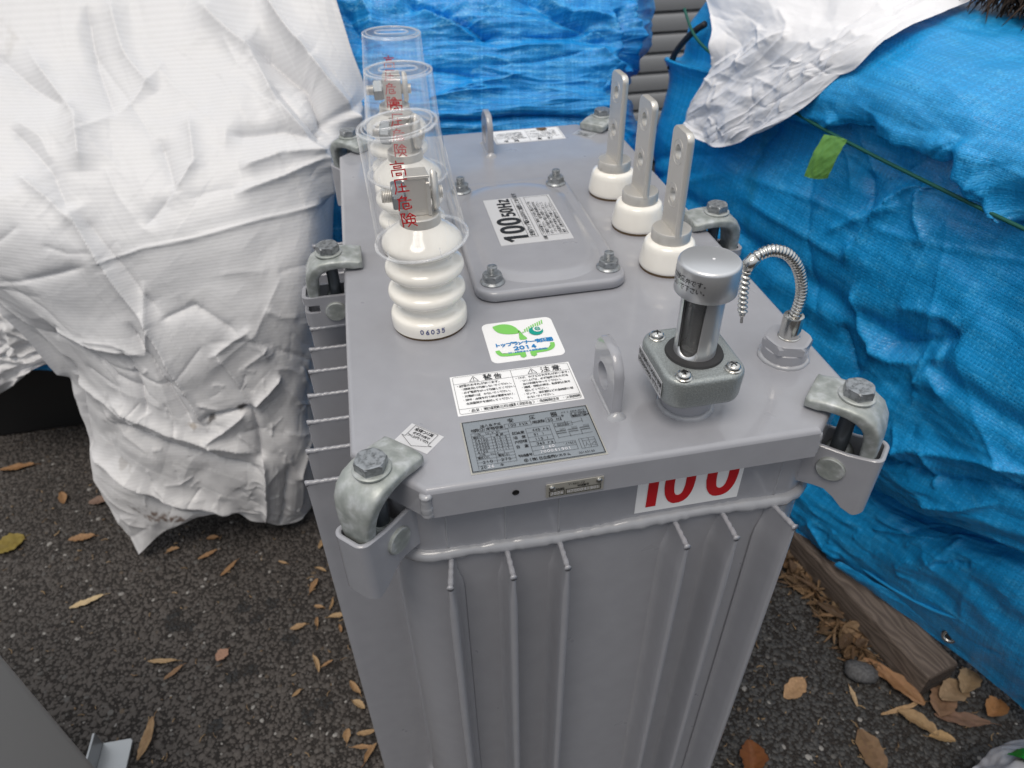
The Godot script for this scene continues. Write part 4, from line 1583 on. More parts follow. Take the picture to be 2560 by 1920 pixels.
func build_thermometer(t: Node) -> void:
	var c := Vector3(0.179, H, -0.099)
	var g := base("thermometer_fitting", t, Transform3D(Basis.IDENTITY, c))
	var s := mb()
	var path := PackedVector3Array()
	var rad := PackedFloat32Array()
	var rng := RandomNumberGenerator.new()
	rng.seed = 19
	for i in 60:
		var a := TAU * i / 60
		path.append(Vector3(cos(a) * 0.0203, 0.0003, sin(a) * 0.0203))
		rad.append(0.0024 + 0.0010 * rng.randf())
	tube(s, path, rad, 10, false, true)
	obj("weld_bead", done(s), M.bead, g)
	s = mb()
	lathe(s, [Vector2(0.0203, 0), Vector2(0.0203, 0.0122), Vector2(0.0195, 0.0130), Vector2(0, 0.0130)], 48)
	obj("collar", done(s), M.paint, g)
	s = mb()
	hexhead(s, 0.0222, 0.0130, 0.0218, Transform3D.IDENTITY, 0.3)
	obj("hex_nut", done(s), M.paint, g)
	s = mb()
	lathe(s, [Vector2(0.0098, 0.0216), Vector2(0.0098, 0.0232), Vector2(0.0091, 0.0236), Vector2(0.0091, 0.0435), Vector2(0.0086, 0.0446), Vector2(0.0062, 0.0448), Vector2(0.0058, 0.0430), Vector2(0, 0.0430)], 40, Transform3D.IDENTITY, 0.5)
	obj("sleeve", done(s), M.steel, g)
	# spiral conduit
	var big := smooth_path([Vector3(0, 0.043, 0), Vector3(0.0015, 0.055, 0), Vector3(0.001, 0.067, 0), Vector3(-0.003, 0.081, 0), Vector3(-0.011, 0.096, 0), Vector3(-0.0225, 0.1075, 0), Vector3(-0.036, 0.1125, 0), Vector3(-0.0465, 0.111, 0.001), Vector3(-0.053, 0.106, 0.001)], 22)
	s = mb()
	spiral(s, big, 0.0053, 0.0043, 0.0033)
	obj("spiral_conduit", done(s), M.steel, g)
	s = mb()
	tube(s, PackedVector3Array([Vector3(-0.0508, 0.1085, 0.001), Vector3(-0.0558, 0.1025, 0.001), Vector3(-0.0570, 0.0985, 0.001)]), PackedFloat32Array([0.0058, 0.0058, 0.0050]), 20)
	obj("coupling", done(s), M.steel, g)
	var small := smooth_path([Vector3(-0.0565, 0.099, 0.001), Vector3(-0.0562, 0.088, 0.002), Vector3(-0.0555, 0.073, 0.003), Vector3(-0.0535, 0.057, 0.004)], 40)
	s = mb()
	spiral(s, small, 0.0044, 0.0028, 0.0046)
	tube(s, PackedVector3Array([Vector3(-0.0535, 0.058, 0.004), Vector3(-0.0533, 0.0545, 0.004), Vector3(-0.0531, 0.0535, 0.004), Vector3(-0.0525, 0.047, 0.004)]), PackedFloat32Array([0.0032, 0.0026, 0.0013, 0.0013]), 12)
	obj("spring_tail", done(s), M.steel, g)

func spiral(s: SurfaceTool, path: PackedVector3Array, r_out: float, r_in: float, pitch: float) -> void:
	# corrugated hose: the ridge winds round the hose like a screw
	var n := 20
	var rings := []
	var side := Vector3.ZERO
	var total := 0.0
	var dense := PackedVector3Array()
	for i in path.size() - 1:
		var m := maxi(1, int(path[i].distance_to(path[i + 1]) / (pitch / 7.0)))
		for k in m:
			dense.append(path[i].lerp(path[i + 1], float(k) / m))
	dense.append(path[-1])
	for i in dense.size():
		var t := (dense[mini(i + 1, dense.size() - 1)] - dense[maxi(i - 1, 0)]).normalized()
		if side == Vector3.ZERO:
			side = t.cross(Vector3.BACK).normalized()
		side = (side - t * side.dot(t)).normalized()
		var up := t.cross(side)
		if i > 0:
			total += dense[i].distance_to(dense[i - 1])
		var ring := PackedVector3Array()
		for j in n:
			var ph := fposmod(total / pitch + float(j) / n, 1.0)
			var w := pow(clampf(1.0 - absf(ph - 0.5) * 3.2, 0.0, 1.0), 0.5)
			ring.append(dense[i] + (side * cos(TAU * j / n) + up * sin(TAU * j / n)) * lerpf(r_in, r_out, w))
		rings.append(ring)
	loft(s, rings, true, 1)

func build_stickers(t: Node) -> void:
	var s := mb()
	# ---- efficiency mark
	var e := sticker(t, "efficiency_sticker", rrect(-0.0845, -0.2092, -0.0147, -0.1440, 0.0065), H, M.white)
	var at := at_top(-0.0845, -0.2092, H + 0.0008)
	fill(s, curve2([Vector2(0.0105, 0.0062), Vector2(0.019, 0.0040), Vector2(0.027, 0.0062), Vector2(0.0325, 0.0125), Vector2(0.0342, 0.0215), Vector2(0.0255, 0.0225), Vector2(0.016, 0.0190), Vector2(0.0115, 0.0125), Vector2(0.0105, 0.0062)], 6), at, Vector3.UP)
	fill(s, curve2([Vector2(0.0350, 0.0175), Vector2(0.0362, 0.0240), Vector2(0.0395, 0.0330), Vector2(0.0325, 0.0330), Vector2(0.0335, 0.0240), Vector2(0.0338, 0.0190), Vector2(0.0350, 0.0175)], 4), at, Vector3.UP)
	for i in 10:
		var x := 0.0375 + i * 0.0024
		var y0 := 0.0215 - 0.0170 * sqrt(float(i) / 10.0) * (0.75 + 0.25 * i / 9.0)
		var y1 := 0.0225 - 0.0016 * i * (0.45 if i < 5 else 0.78)
		stroke(s, Vector2(x + 0.0006, maxf(y0, 0.0048)), Vector2(x, maxf(y1, 0.0085)), at, up_n, 0.00125)
	for a in [[Vector2(0.0080, 0.0465), Vector2(0.0090, 0.0510), Vector2(0.0130, 0.0545), Vector2(0.0300, 0.0552)], [Vector2(0.0400, 0.0552), Vector2(0.0540, 0.0545), Vector2(0.0600, 0.0505), Vector2(0.0612, 0.0440)]]:
		var mid := curve2(a, 8)
		var band := PackedVector2Array()
		for sd in [1.0, -1.0]:
			for i in mid.size():
				var k := i if sd > 0 else mid.size() - 1 - i
				var d := (mid[mini(k + 1, mid.size() - 1)] - mid[maxi(k - 1, 0)]).normalized()
				band.append(mid[k] + Vector2(-d.y, d.x) * sd * 0.0021)
		fill(s, band, at, Vector3.UP)
	fill(s, PackedVector2Array([Vector2(0.0275, 0.0540), Vector2(0.0330, 0.0540), Vector2(0.0330, 0.0605), Vector2(0.0300, 0.0625), Vector2(0.0275, 0.0605)]), at_top(-0.0845, -0.2092, H + 0.0010), Vector3.UP)
	fill(s, PackedVector2Array([Vector2(0.0375, 0.0540), Vector2(0.0430, 0.0540), Vector2(0.0430, 0.0605), Vector2(0.0400, 0.0625), Vector2(0.0375, 0.0605)]), at_top(-0.0845, -0.2092, H + 0.0010), Vector3.UP)
	obj("green_print", done(s), M.green, e)
	s = mb()
	fill(s, ngon(0.0070, 32, 0.0, Vector2(0.0505, 0.0225)), at_top(-0.0845, -0.2092, H + 0.0011), Vector3.UP)
	obj("globe_print", done(s), M.teal, e)
	s = mb()
	var at3 := at_top(-0.0845, -0.2092, H + 0.0014)
	fill(s, ngon(0.0046, 24, 0.0, Vector2(0.0525, 0.0200)), at3, Vector3.UP)
	obj("globe_highlight", done(s), M.white, e)
	s = mb()
	line_path(s, [Vector2(0.0505, 0.0202), Vector2(0.0545, 0.0202), Vector2(0.0540, 0.0180), Vector2(0.0520, 0.0174), Vector2(0.0502, 0.0188), Vector2(0.0505, 0.0215), Vector2(0.0525, 0.0226), Vector2(0.0548, 0.0218)], at_top(-0.0845, -0.2092, H + 0.0017), up_n, 0.0011)
	obj("globe_letter", done(s), M.teal, e)
	s = mb()
	var x := 0.0068
	for ch in "トップランナー変圧器":
		write(s, ch, at, up_n, x, 0.0355 + (0.0006 if ch == "ッ" else 0.0), 0.0058, 0.00105)
		x += 0.0056
	write(s, "2014", at, up_n, 0.0235, 0.0432, 0.0062, 0.0014, 1.0, 1.35)
	write(s, "2014年度省エネ基準達成品", at, up_n, 0.0170, 0.0510, 0.0030, 0.0004, 0.98)
	obj("blue_print", done(s), M.cyan, e)
	# ---- warning sheet
	var w := sticker(t, "warning_sticker", rrect(-0.1255, -0.1325, -0.0160, -0.0783, 0.0006, 2), H, M.white)
	s = mb()
	at = at_top(-0.1255, -0.1325, H + 0.0008)
	var fr := func(x0: float, y0: float, x1: float, y1: float, r: float) -> void:
		var p := Array(rrect(x0, y0, x1, y1, r, 3))
		p.append(p[0])
		line_path(s, p, at, up_n, 0.00028)
	fr.call(0.0020, 0.0018, 0.1075, 0.0525, 0.002)
	line_path(s, [Vector2(0.0020, 0.0118), Vector2(0.1075, 0.0118)], at, up_n, 0.00028)
	line_path(s, [Vector2(0.0020, 0.0462), Vector2(0.1075, 0.0462)], at, up_n, 0.00028)
	line_path(s, [Vector2(0.0548, 0.0018), Vector2(0.0548, 0.0462)], at, up_n, 0.00028)
	for q in [0.0165, 0.0695]:
		line_path(s, [Vector2(q, 0.0103), Vector2(q + 0.0040, 0.0034), Vector2(q + 0.0080, 0.0103), Vector2(q, 0.0103)], at, up_n, 0.0004)
		line_path(s, [Vector2(q + 0.0040, 0.0058), Vector2(q + 0.0040, 0.0080)], at, up_n, 0.0006)
		line_path(s, [Vector2(q + 0.0040, 0.0089), Vector2(q + 0.0040, 0.0092)], at, up_n, 0.0006)
	write(s, "警", at, up_n, 0.0290, 0.0028, 0.0076, 0.0007)
	write(s, "告", at, up_n, 0.0385, 0.0028, 0.0076, 0.0007)
	write(s, "注", at, up_n, 0.0820, 0.0028, 0.0076, 0.0008)
	write(s, "意", at, up_n, 0.0920, 0.0028, 0.0076, 0.0007)
	var left := ["●感電のおそれがあります。", "　・活線状態で作業しないでください。", "　・必ず電源を切って作業してください。", "　・充電部に近づかないでください。", "　・保守・点検を行う時は電源を切り、", "　　主回路端子を接地してください。"]
	for i in left.size():
		write(s, left[i], at, up_n, 0.0035, 0.0133 + i * 0.0050, 0.0032 if i == 0 else 0.00285, 0.00034, 0.98)
	var right := ["●けが、やけどのおそれがあります。", "　・つり上げは、必ず指定された方法", "　　及び手順を守ってください。", "　・運搬・移動の時は、転倒防止策を", "　　施してください。", "　・タンク、放熱器などの金属部に触", "　　れないでください。"]
	for i in right.size():
		write(s, right[i], at, up_n, 0.0562, 0.0130 + i * 0.00465, 0.0031 if i == 0 else 0.00285, 0.00034, 0.98)
	write(s, "・品名：第四類第三石油類（絶縁油）", at, up_n, 0.0085, 0.0475, 0.0036, 0.00036, 0.96)
	write(s, "・危険等級Ⅲ", at, up_n, 0.0675, 0.0475, 0.0036, 0.00036, 0.96)
	write(s, "・火気厳禁", at, up_n, 0.0905, 0.0475, 0.0034, 0.00036, 0.96)
	obj("print", done(s), M.ink, w)
	# ---- rating plate
	var pl := sticker(t, "rating_plate", PackedVector2Array([Vector2(-0.1252, -0.0700), Vector2(-0.0165, -0.0700), Vector2(-0.0165, -0.0092), Vector2(-0.1252, -0.0092)]), H, M.plate_edge)
	s = mb()
	prism(s, PackedVector2Array([Vector2(-0.1240, -0.0690), Vector2(-0.0178, -0.0690), Vector2(-0.0178, -0.0108), Vector2(-0.1240, -0.0108)]), [[0.0, H + 0.0004], [0.0, H + 0.0007]])
	obj("plate_face", done(s), M.plate, pl)
	s = mb()
	at = at_top(-0.1240, -0.0690, H + 0.0011)
	var bx := func(x0: float, y0: float, x1: float, y1: float, wd: float) -> void:
		line_path(s, [Vector2(x0, y0), Vector2(x1, y0), Vector2(x1, y1), Vector2(x0, y1), Vector2(x0, y0)], at, up_n, wd)
	bx.call(0.0004, 0.0004, 0.1058, 0.0578, 0.0006)
	write(s, "変", at, up_n, 0.0375, 0.0028, 0.0050, 0.0005)
	write(s, "圧", at, up_n, 0.0560, 0.0028, 0.0050, 0.0005)
	write(s, "器", at, up_n, 0.0745, 0.0028, 0.0050, 0.0005)
	write(s, "JIS C 4304-2013", at, up_n, 0.0830, 0.0038, 0.0020, 0.00026, 1.0)
	write(s, "油入自冷式", at, up_n, 0.0145, 0.0058, 0.0030, 0.00035, 1.15)
	write(s, "相数", at, up_n, 0.0060, 0.0098, 0.0036, 0.0004, 1.0)
	bx.call(0.0138, 0.0094, 0.0172, 0.0138, 0.00025)
	write(s, "3", at, up_n, 0.0142, 0.0098, 0.0036, 0.0004)
	write(s, "定格容量", at, up_n, 0.0185, 0.0098, 0.0036, 0.0004, 1.0)
	bx.call(0.0340, 0.0092, 0.0560, 0.0142, 0.00025)
	write(s, "100 kVA", at, up_n, 0.0365, 0.0098, 0.0036, 0.0004, 1.0)
	write(s, "周波数", at, up_n, 0.0572, 0.0098, 0.0036, 0.0004, 1.0)
	bx.call(0.0690, 0.0088, 0.0815, 0.0142, 0.00025)
	write(s, "50 Hz", at, up_n, 0.0702, 0.0098, 0.0036, 0.0004, 1.0)
	write(s, "形", at, up_n, 0.0825, 0.0075, 0.0022, 0.0003)
	bx.call(0.0905, 0.0066, 0.1030, 0.0096, 0.00022)
	bx.call(0.0905, 0.0096, 0.1030, 0.0126, 0.00022)
	write(s, "SOU-YDCR3", at, up_n, 0.0910, 0.0069, 0.0022, 0.0003, 1.0)
	write(s, "巻線65K/油60K", at, up_n, 0.0910, 0.0099, 0.0021, 0.0003, 0.95)
	for i in 12:
		line_path(s, [Vector2(0.0055, 0.0150 + i * 0.0034), Vector2(0.0360, 0.0150 + i * 0.0034)], at, up_n, 0.00022)
	line_path(s, [Vector2(0.0055, 0.0150), Vector2(0.0055, 0.0560)], at, up_n, 0.00022)
	line_path(s, [Vector2(0.0210, 0.0184), Vector2(0.0210, 0.0524)], at, up_n, 0.00022)
	line_path(s, [Vector2(0.0360, 0.0150), Vector2(0.0360, 0.0524)], at, up_n, 0.00022)
	write(s, "一次  (U.V.W)", at, up_n, 0.0080, 0.0155, 0.0025, 0.0003)
	write(s, "電圧(V)", at, up_n, 0.0065, 0.0190, 0.0023, 0.0003)
	write(s, "接続", at, up_n, 0.0250, 0.0190, 0.0023, 0.0003, 1.6)
	var tab := [["F6750", "5-5-5"], ["R6600", "4-4-4"], ["F6450", "3-3-3"], ["F6300", "2-2-2"], ["6150", "1-1-1"]]
	for i in tab.size():
		write(s, tab[i][0], at, up_n, 0.0075, 0.0223 + i * 0.0034, 0.0027, 0.0003, 1.08, 1.1)
		write(s, tab[i][1], at, up_n, 0.0225, 0.0223 + i * 0.0034, 0.0027, 0.0003, 1.15, 1.1)
	write(s, "二次  (u.v.w)", at, up_n, 0.0080, 0.0393, 0.0025, 0.0003)
	write(s, "電圧(V)", at, up_n, 0.0065, 0.0427, 0.0023, 0.0003)
	write(s, "電流(A)", at, up_n, 0.0225, 0.0427, 0.0023, 0.0003)
	write(s, "210", at, up_n, 0.0095, 0.0472, 0.0034, 0.00036, 1.1, 1.15)
	write(s, "275", at, up_n, 0.0240, 0.0472, 0.0034, 0.00036, 1.1, 1.15)
	write(s, "20", at, up_n, 0.0070, 0.0528, 0.0032, 0.00036, 1.1, 1.1)
	write(s, "年", at, up_n, 0.0225, 0.0530, 0.0026, 0.0003)
	var keys := [["総質量", "445 kg"], ["油　量", "91 l"], ["内容積", "115 l"], ["自　重", "363 kg"]]
	for i in 4:
		write(s, keys[i][0], at, up_n, 0.0382, 0.0196 + i * 0.0054, 0.0034, 0.00036, 1.0)
		bx.call(0.0500, 0.0182 + i * 0.0054, 0.0700, 0.0236 + i * 0.0054, 0.00022)
		write(s, keys[i][1], at, up_n, 0.0550, 0.0194 + i * 0.0054, 0.0031, 0.00036, 1.0, 1.1)
	bx.call(0.0500, 0.0398, 0.0860, 0.0448, 0.00022)
	bx.call(0.0500, 0.0448, 0.0860, 0.0498, 0.00022)
	write(s, "%(75C)", at, up_n, 0.0760, 0.0408, 0.0024, 0.00028)
	write(s, "製造番号", at, up_n, 0.0382, 0.0466, 0.0028, 0.00034, 0.98)
	write(s, "(株)日立産機システム", at, up_n, 0.0455, 0.0520, 0.0032, 0.00042, 1.0)
	line_path(s, Array(ngon(0.0016, 10, 0.0, Vector2(0.0430, 0.0537))), at, up_n, 0.0004)
	line_path(s, [Vector2(0.0416, 0.0537), Vector2(0.0444, 0.0537)], at, up_n, 0.0004)
	line_path(s, [Vector2(0.0430, 0.0522), Vector2(0.0430, 0.0552)], at, up_n, 0.0004)
	write(s, "32143140", at, up_n, 0.0850, 0.0532, 0.0023, 0.00028)
	# winding diagram
	for i in 3:
		var px := 0.0735 + i * 0.0100
		var zig := []
		var zig2 := []
		for k in 17:
			zig.append(Vector2(px + k * 0.00052, 0.0268 - i * 0.0004 + (0.0006 if k % 2 == 0 else -0.0006)))
			zig2.append(Vector2(px + k * 0.00052, 0.0292 - i * 0.0004 + (0.0006 if k % 2 == 0 else -0.0006)))
		line_path(s, zig, at, up_n, 0.00024)
		line_path(s, zig2, at, up_n, 0.00024)
		for k in 5:
			line_path(s, [Vector2(px + 0.004 + k * 0.0010, 0.0262 - i * 0.0004), Vector2(px + 0.0040 + k * 0.0010, 0.0238 - i * 0.0004)], at, up_n, 0.0002)
	for q in [[0.0735, 0.0150, 0.0735, 0.0292], [0.0835, 0.0150, 0.0835, 0.0205], [0.0980, 0.0140, 0.0980, 0.0200], [0.0735, 0.0205, 0.0980, 0.0180], [0.0740, 0.0300, 0.0740, 0.0350], [0.0840, 0.0300, 0.0840, 0.0345], [0.0940, 0.0296, 0.0940, 0.0340], [0.0740, 0.0340, 0.1025, 0.0330]]:
		line_path(s, [Vector2(q[0], q[1]), Vector2(q[2], q[3])], at, up_n, 0.00024)
	bx.call(0.0745, 0.0168, 0.0890, 0.0214, 0.00022)
	write(s, "00040302", at, up_n, 0.0765, 0.0173, 0.0017, 0.0002)
	write(s, "00040302", at, up_n, 0.0765, 0.0193, 0.0017, 0.0002)
	bx.call(0.0890, 0.0390, 0.1020, 0.0500, 0.00024)
	line_path(s, [Vector2(0.0915, 0.0390), Vector2(0.0915, 0.0500)], at, up_n, 0.00024)
	line_path(s, [Vector2(0.0968, 0.0390), Vector2(0.0968, 0.0500)], at, up_n, 0.00024)
	line_path(s, [Vector2(0.0915, 0.0418), Vector2(0.1020, 0.0418)], at, up_n, 0.00024)
	line_path(s, [Vector2(0.0925, 0.0480), Vector2(0.0941, 0.0455), Vector2(0.0958, 0.0480)], at, up_n, 0.00024)
	line_path(s, [Vector2(0.0941, 0.0455), Vector2(0.0941, 0.0430)], at, up_n, 0.00024)
	line_path(s, [Vector2(0.0975, 0.0470), Vector2(0.1010, 0.0440), Vector2(0.1010, 0.0485), Vector2(0.0975, 0.0470)], at, up_n, 0.00024)
	obj("print", done(s), M.ink, pl)
	s = mb()
	write(s, "26", at, up_n, 0.0125, 0.0526, 0.0034, 0.00045, 1.1, 1.1)
	write(s, "2.60", at, up_n, 0.0580, 0.0405, 0.0034, 0.00045, 1.1, 1.1)
	write(s, "700041901", at, up_n, 0.0555, 0.0455, 0.0034, 0.00045, 1.15, 1.1)
	obj("stamped_digits", done(s), M.scuff, pl)
	# ---- arrow sticker by the front left clamp, laid at an angle
	var u := Vector2(0.736, 0.677)
	var v := Vector2(-0.677, 0.736)
	var o := Vector2(-0.1640, -0.0782)
	var xf := Transform3D(Basis(Vector3(u.x, 0, u.y), Vector3.UP, Vector3(v.x, 0, v.y)), Vector3(o.x, 0, o.y))
	for rear in [false, true]:
		var xa := xf
		if rear:
			xa = Transform3D(Basis(Vector3(-u.x, 0, -u.y), Vector3.UP, Vector3(-v.x, 0, -v.y)), Vector3(0.1655, 0, -0.6800))
		var ar := sticker(t, "lifting_sticker", PackedVector2Array([Vector2(0, 0), Vector2(0.0325, 0), Vector2(0.0325, 0.0232), Vector2(0, 0.0232)]), H, M.foil if rear else M.foil2, xa)
		s = mb()
		var at4 := func(a: float, b: float) -> Vector3: return xa * Vector3(a, H + 0.0008, b)
		line_path(s, [Vector2(0.0045, 0.0010), Vector2(0.0275, 0.0010), Vector2(0.0275, 0.0150), Vector2(0.0310, 0.0150), Vector2(0.0160, 0.0222), Vector2(0.0010, 0.0150), Vector2(0.0045, 0.0150), Vector2(0.0045, 0.0010)], at4, up_n, 0.00032)
		write(s, "全体つり耳", at4, up_n, 0.0068, 0.0022, 0.0036, 0.00055, 1.0)
		write(s, "必ず2ヶ所で", at4, up_n, 0.0080, 0.0070, 0.0029, 0.0004, 1.0)
		write(s, "つり上げてください", at4, up_n, 0.0048, 0.0110, 0.0027, 0.00038, 0.93)
		obj("print", done(s), M.ink, ar)
	# ---- rear warning sheet
	w = sticker(t, "rear_warning_sticker", PackedVector2Array([Vector2(0.019, -0.741), Vector2(0.128, -0.740), Vector2(0.128, -0.687), Vector2(0.019, -0.687)]), H, M.white)
	s = mb()
	at = func(a: float, b: float) -> Vector3: return Vector3(0.128 - a, H + 0.0008, -0.687 - b)
	line_path(s, [Vector2(0.0020, 0.0018), Vector2(0.1070, 0.0018), Vector2(0.1070, 0.0525), Vector2(0.0020, 0.0525), Vector2(0.0020, 0.0018)], at, up_n, 0.0004)
	line_path(s, [Vector2(0.0548, 0.0018), Vector2(0.0548, 0.0462)], at, up_n, 0.0004)
	write(s, "注　意", at, up_n, 0.0200, 0.0028, 0.0076, 0.0008)
	write(s, "警　告", at, up_n, 0.0720, 0.0028, 0.0076, 0.0008)
	for i in left.size():
		write(s, right[i], at, up_n, 0.0035, 0.0133 + i * 0.0050, 0.0030, 0.00034, 0.98)
		write(s, left[i], at, up_n, 0.0562, 0.0133 + i * 0.0050, 0.0030, 0.00036, 0.95)
	obj("print", done(s), M.ink, w)
	s = mb()
	fill(s, curve2([Vector2(0.019, 0.045), Vector2(0.026, 0.041), Vector2(0.034, 0.044), Vector2(0.036, 0.050), Vector2(0.027, 0.0522), Vector2(0.020, 0.050), Vector2(0.019, 0.045)], 4), func(a: float, b: float) -> Vector3: return Vector3(0.128 - a, H + 0.0011, -0.687 - b), Vector3.UP)
	obj("torn_patch", done(s), M.cork, w)
	# ---- small plate on the front of the lid
	var tp := base("serial_plate", t, Transform3D(Basis(Vector3.BACK, 0.0), Vector3(-0.0690, 0.7882, 0.0012)))
	s = mb()
	var xp := Transform3D(Basis(Vector3.RIGHT, Vector3(0, 0, 1), Vector3(0, -1, 0)), Vector3.ZERO)
	prism(s, rrect(0, 0, 0.0465, 0.0142, 0.0004, 2), [[0.0, 0.0], [0.0, 0.0009]], xp)
	obj("plate", done(s), M.plate_edge, tp)
	s = mb()
	var at5 := func(a: float, b: float) -> Vector3: return Vector3(a, -b, 0.0013)
	line_path(s, [Vector2(0.0025, 0.0075), Vector2(0.0145, 0.0075), Vector2(0.0145, 0.0125), Vector2(0.0025, 0.0125), Vector2(0.0025, 0.0075)], at5, front_n, 0.0005)
	line_path(s, [Vector2(0.0160, 0.0075), Vector2(0.0440, 0.0075), Vector2(0.0440, 0.0125), Vector2(0.0160, 0.0125), Vector2(0.0160, 0.0075)], at5, front_n, 0.0005)
	write(s, "Y-NH1J2", at5, front_n, 0.0175, 0.0010, 0.0026, 0.0003, 1.05, 1.05)
	write(s, "製造年", at5, front_n, 0.0076, 0.0046, 0.0024, 0.0003, 0.98)
	write(s, "製造番号", at5, front_n, 0.0250, 0.0040, 0.0024, 0.0003, 0.98)
	obj("print", done(s), M.ink, tp)
	s = mb()
	write(s, "2026", at5, front_n, 0.0035, 0.0083, 0.0034, 0.0004, 1.1, 1.05)
	write(s, "H700041901", at5, front_n, 0.0170, 0.0083, 0.0034, 0.0004, 1.1, 1.05)
	obj("stamped_digits", done(s), M.scuff, tp)
	for q in [Vector3(0.0044, -0.0040, 0.0009), Vector3(0.0425, -0.0032, 0.0009)]:
		s = mb()
		lathe(s, [Vector2(0, 0), Vector2(0.0025, 0.0), Vector2(0.0024, 0.0009), Vector2(0.0015, 0.0017), Vector2(0, 0.0019)], 20, Transform3D(Basis(Vector3.RIGHT, PI / 2), q))
		obj("rivet", done(s), M.steel, tp)
	# ---- red capacity sign on the tank, its top behind the edge of the lid
	var cs := base("capacity_sticker", t, Transform3D(Basis.IDENTITY, Vector3(0.0160, 0.715, -0.0180)))
	s = mb()
	prism(s, rrect(0, -0.062, 0.0960, 0.0020, 0.0004, 2), [[0.0, 0.0], [0.0, 0.0004]], xp)
	obj("sheet", done(s), M.white, cs)
	letters(cs, "1", "Droid Sans", 700, 0.0210, 0.058, Transform3D(Basis.IDENTITY, Vector3(-0.0025, 0.0046, 0.0006)), M.red)
	letters(cs, "0", "Droid Sans", 700, 0.0275, 0.058, Transform3D(Basis.IDENTITY, Vector3(0.0245, 0.0042, 0.0006)), M.red)
	letters(cs, "0", "Droid Sans", 700, 0.0290, 0.058, Transform3D(Basis.IDENTITY, Vector3(0.0625, 0.0046, 0.0006)), M.red)

# ---------------------------------------------------------------- sheets of cloth
func cr(a: Vector3, b: Vector3, c: Vector3, d: Vector3, t: float) -> Vector3:
	return b.cubic_interpolate(c, a, d, t)

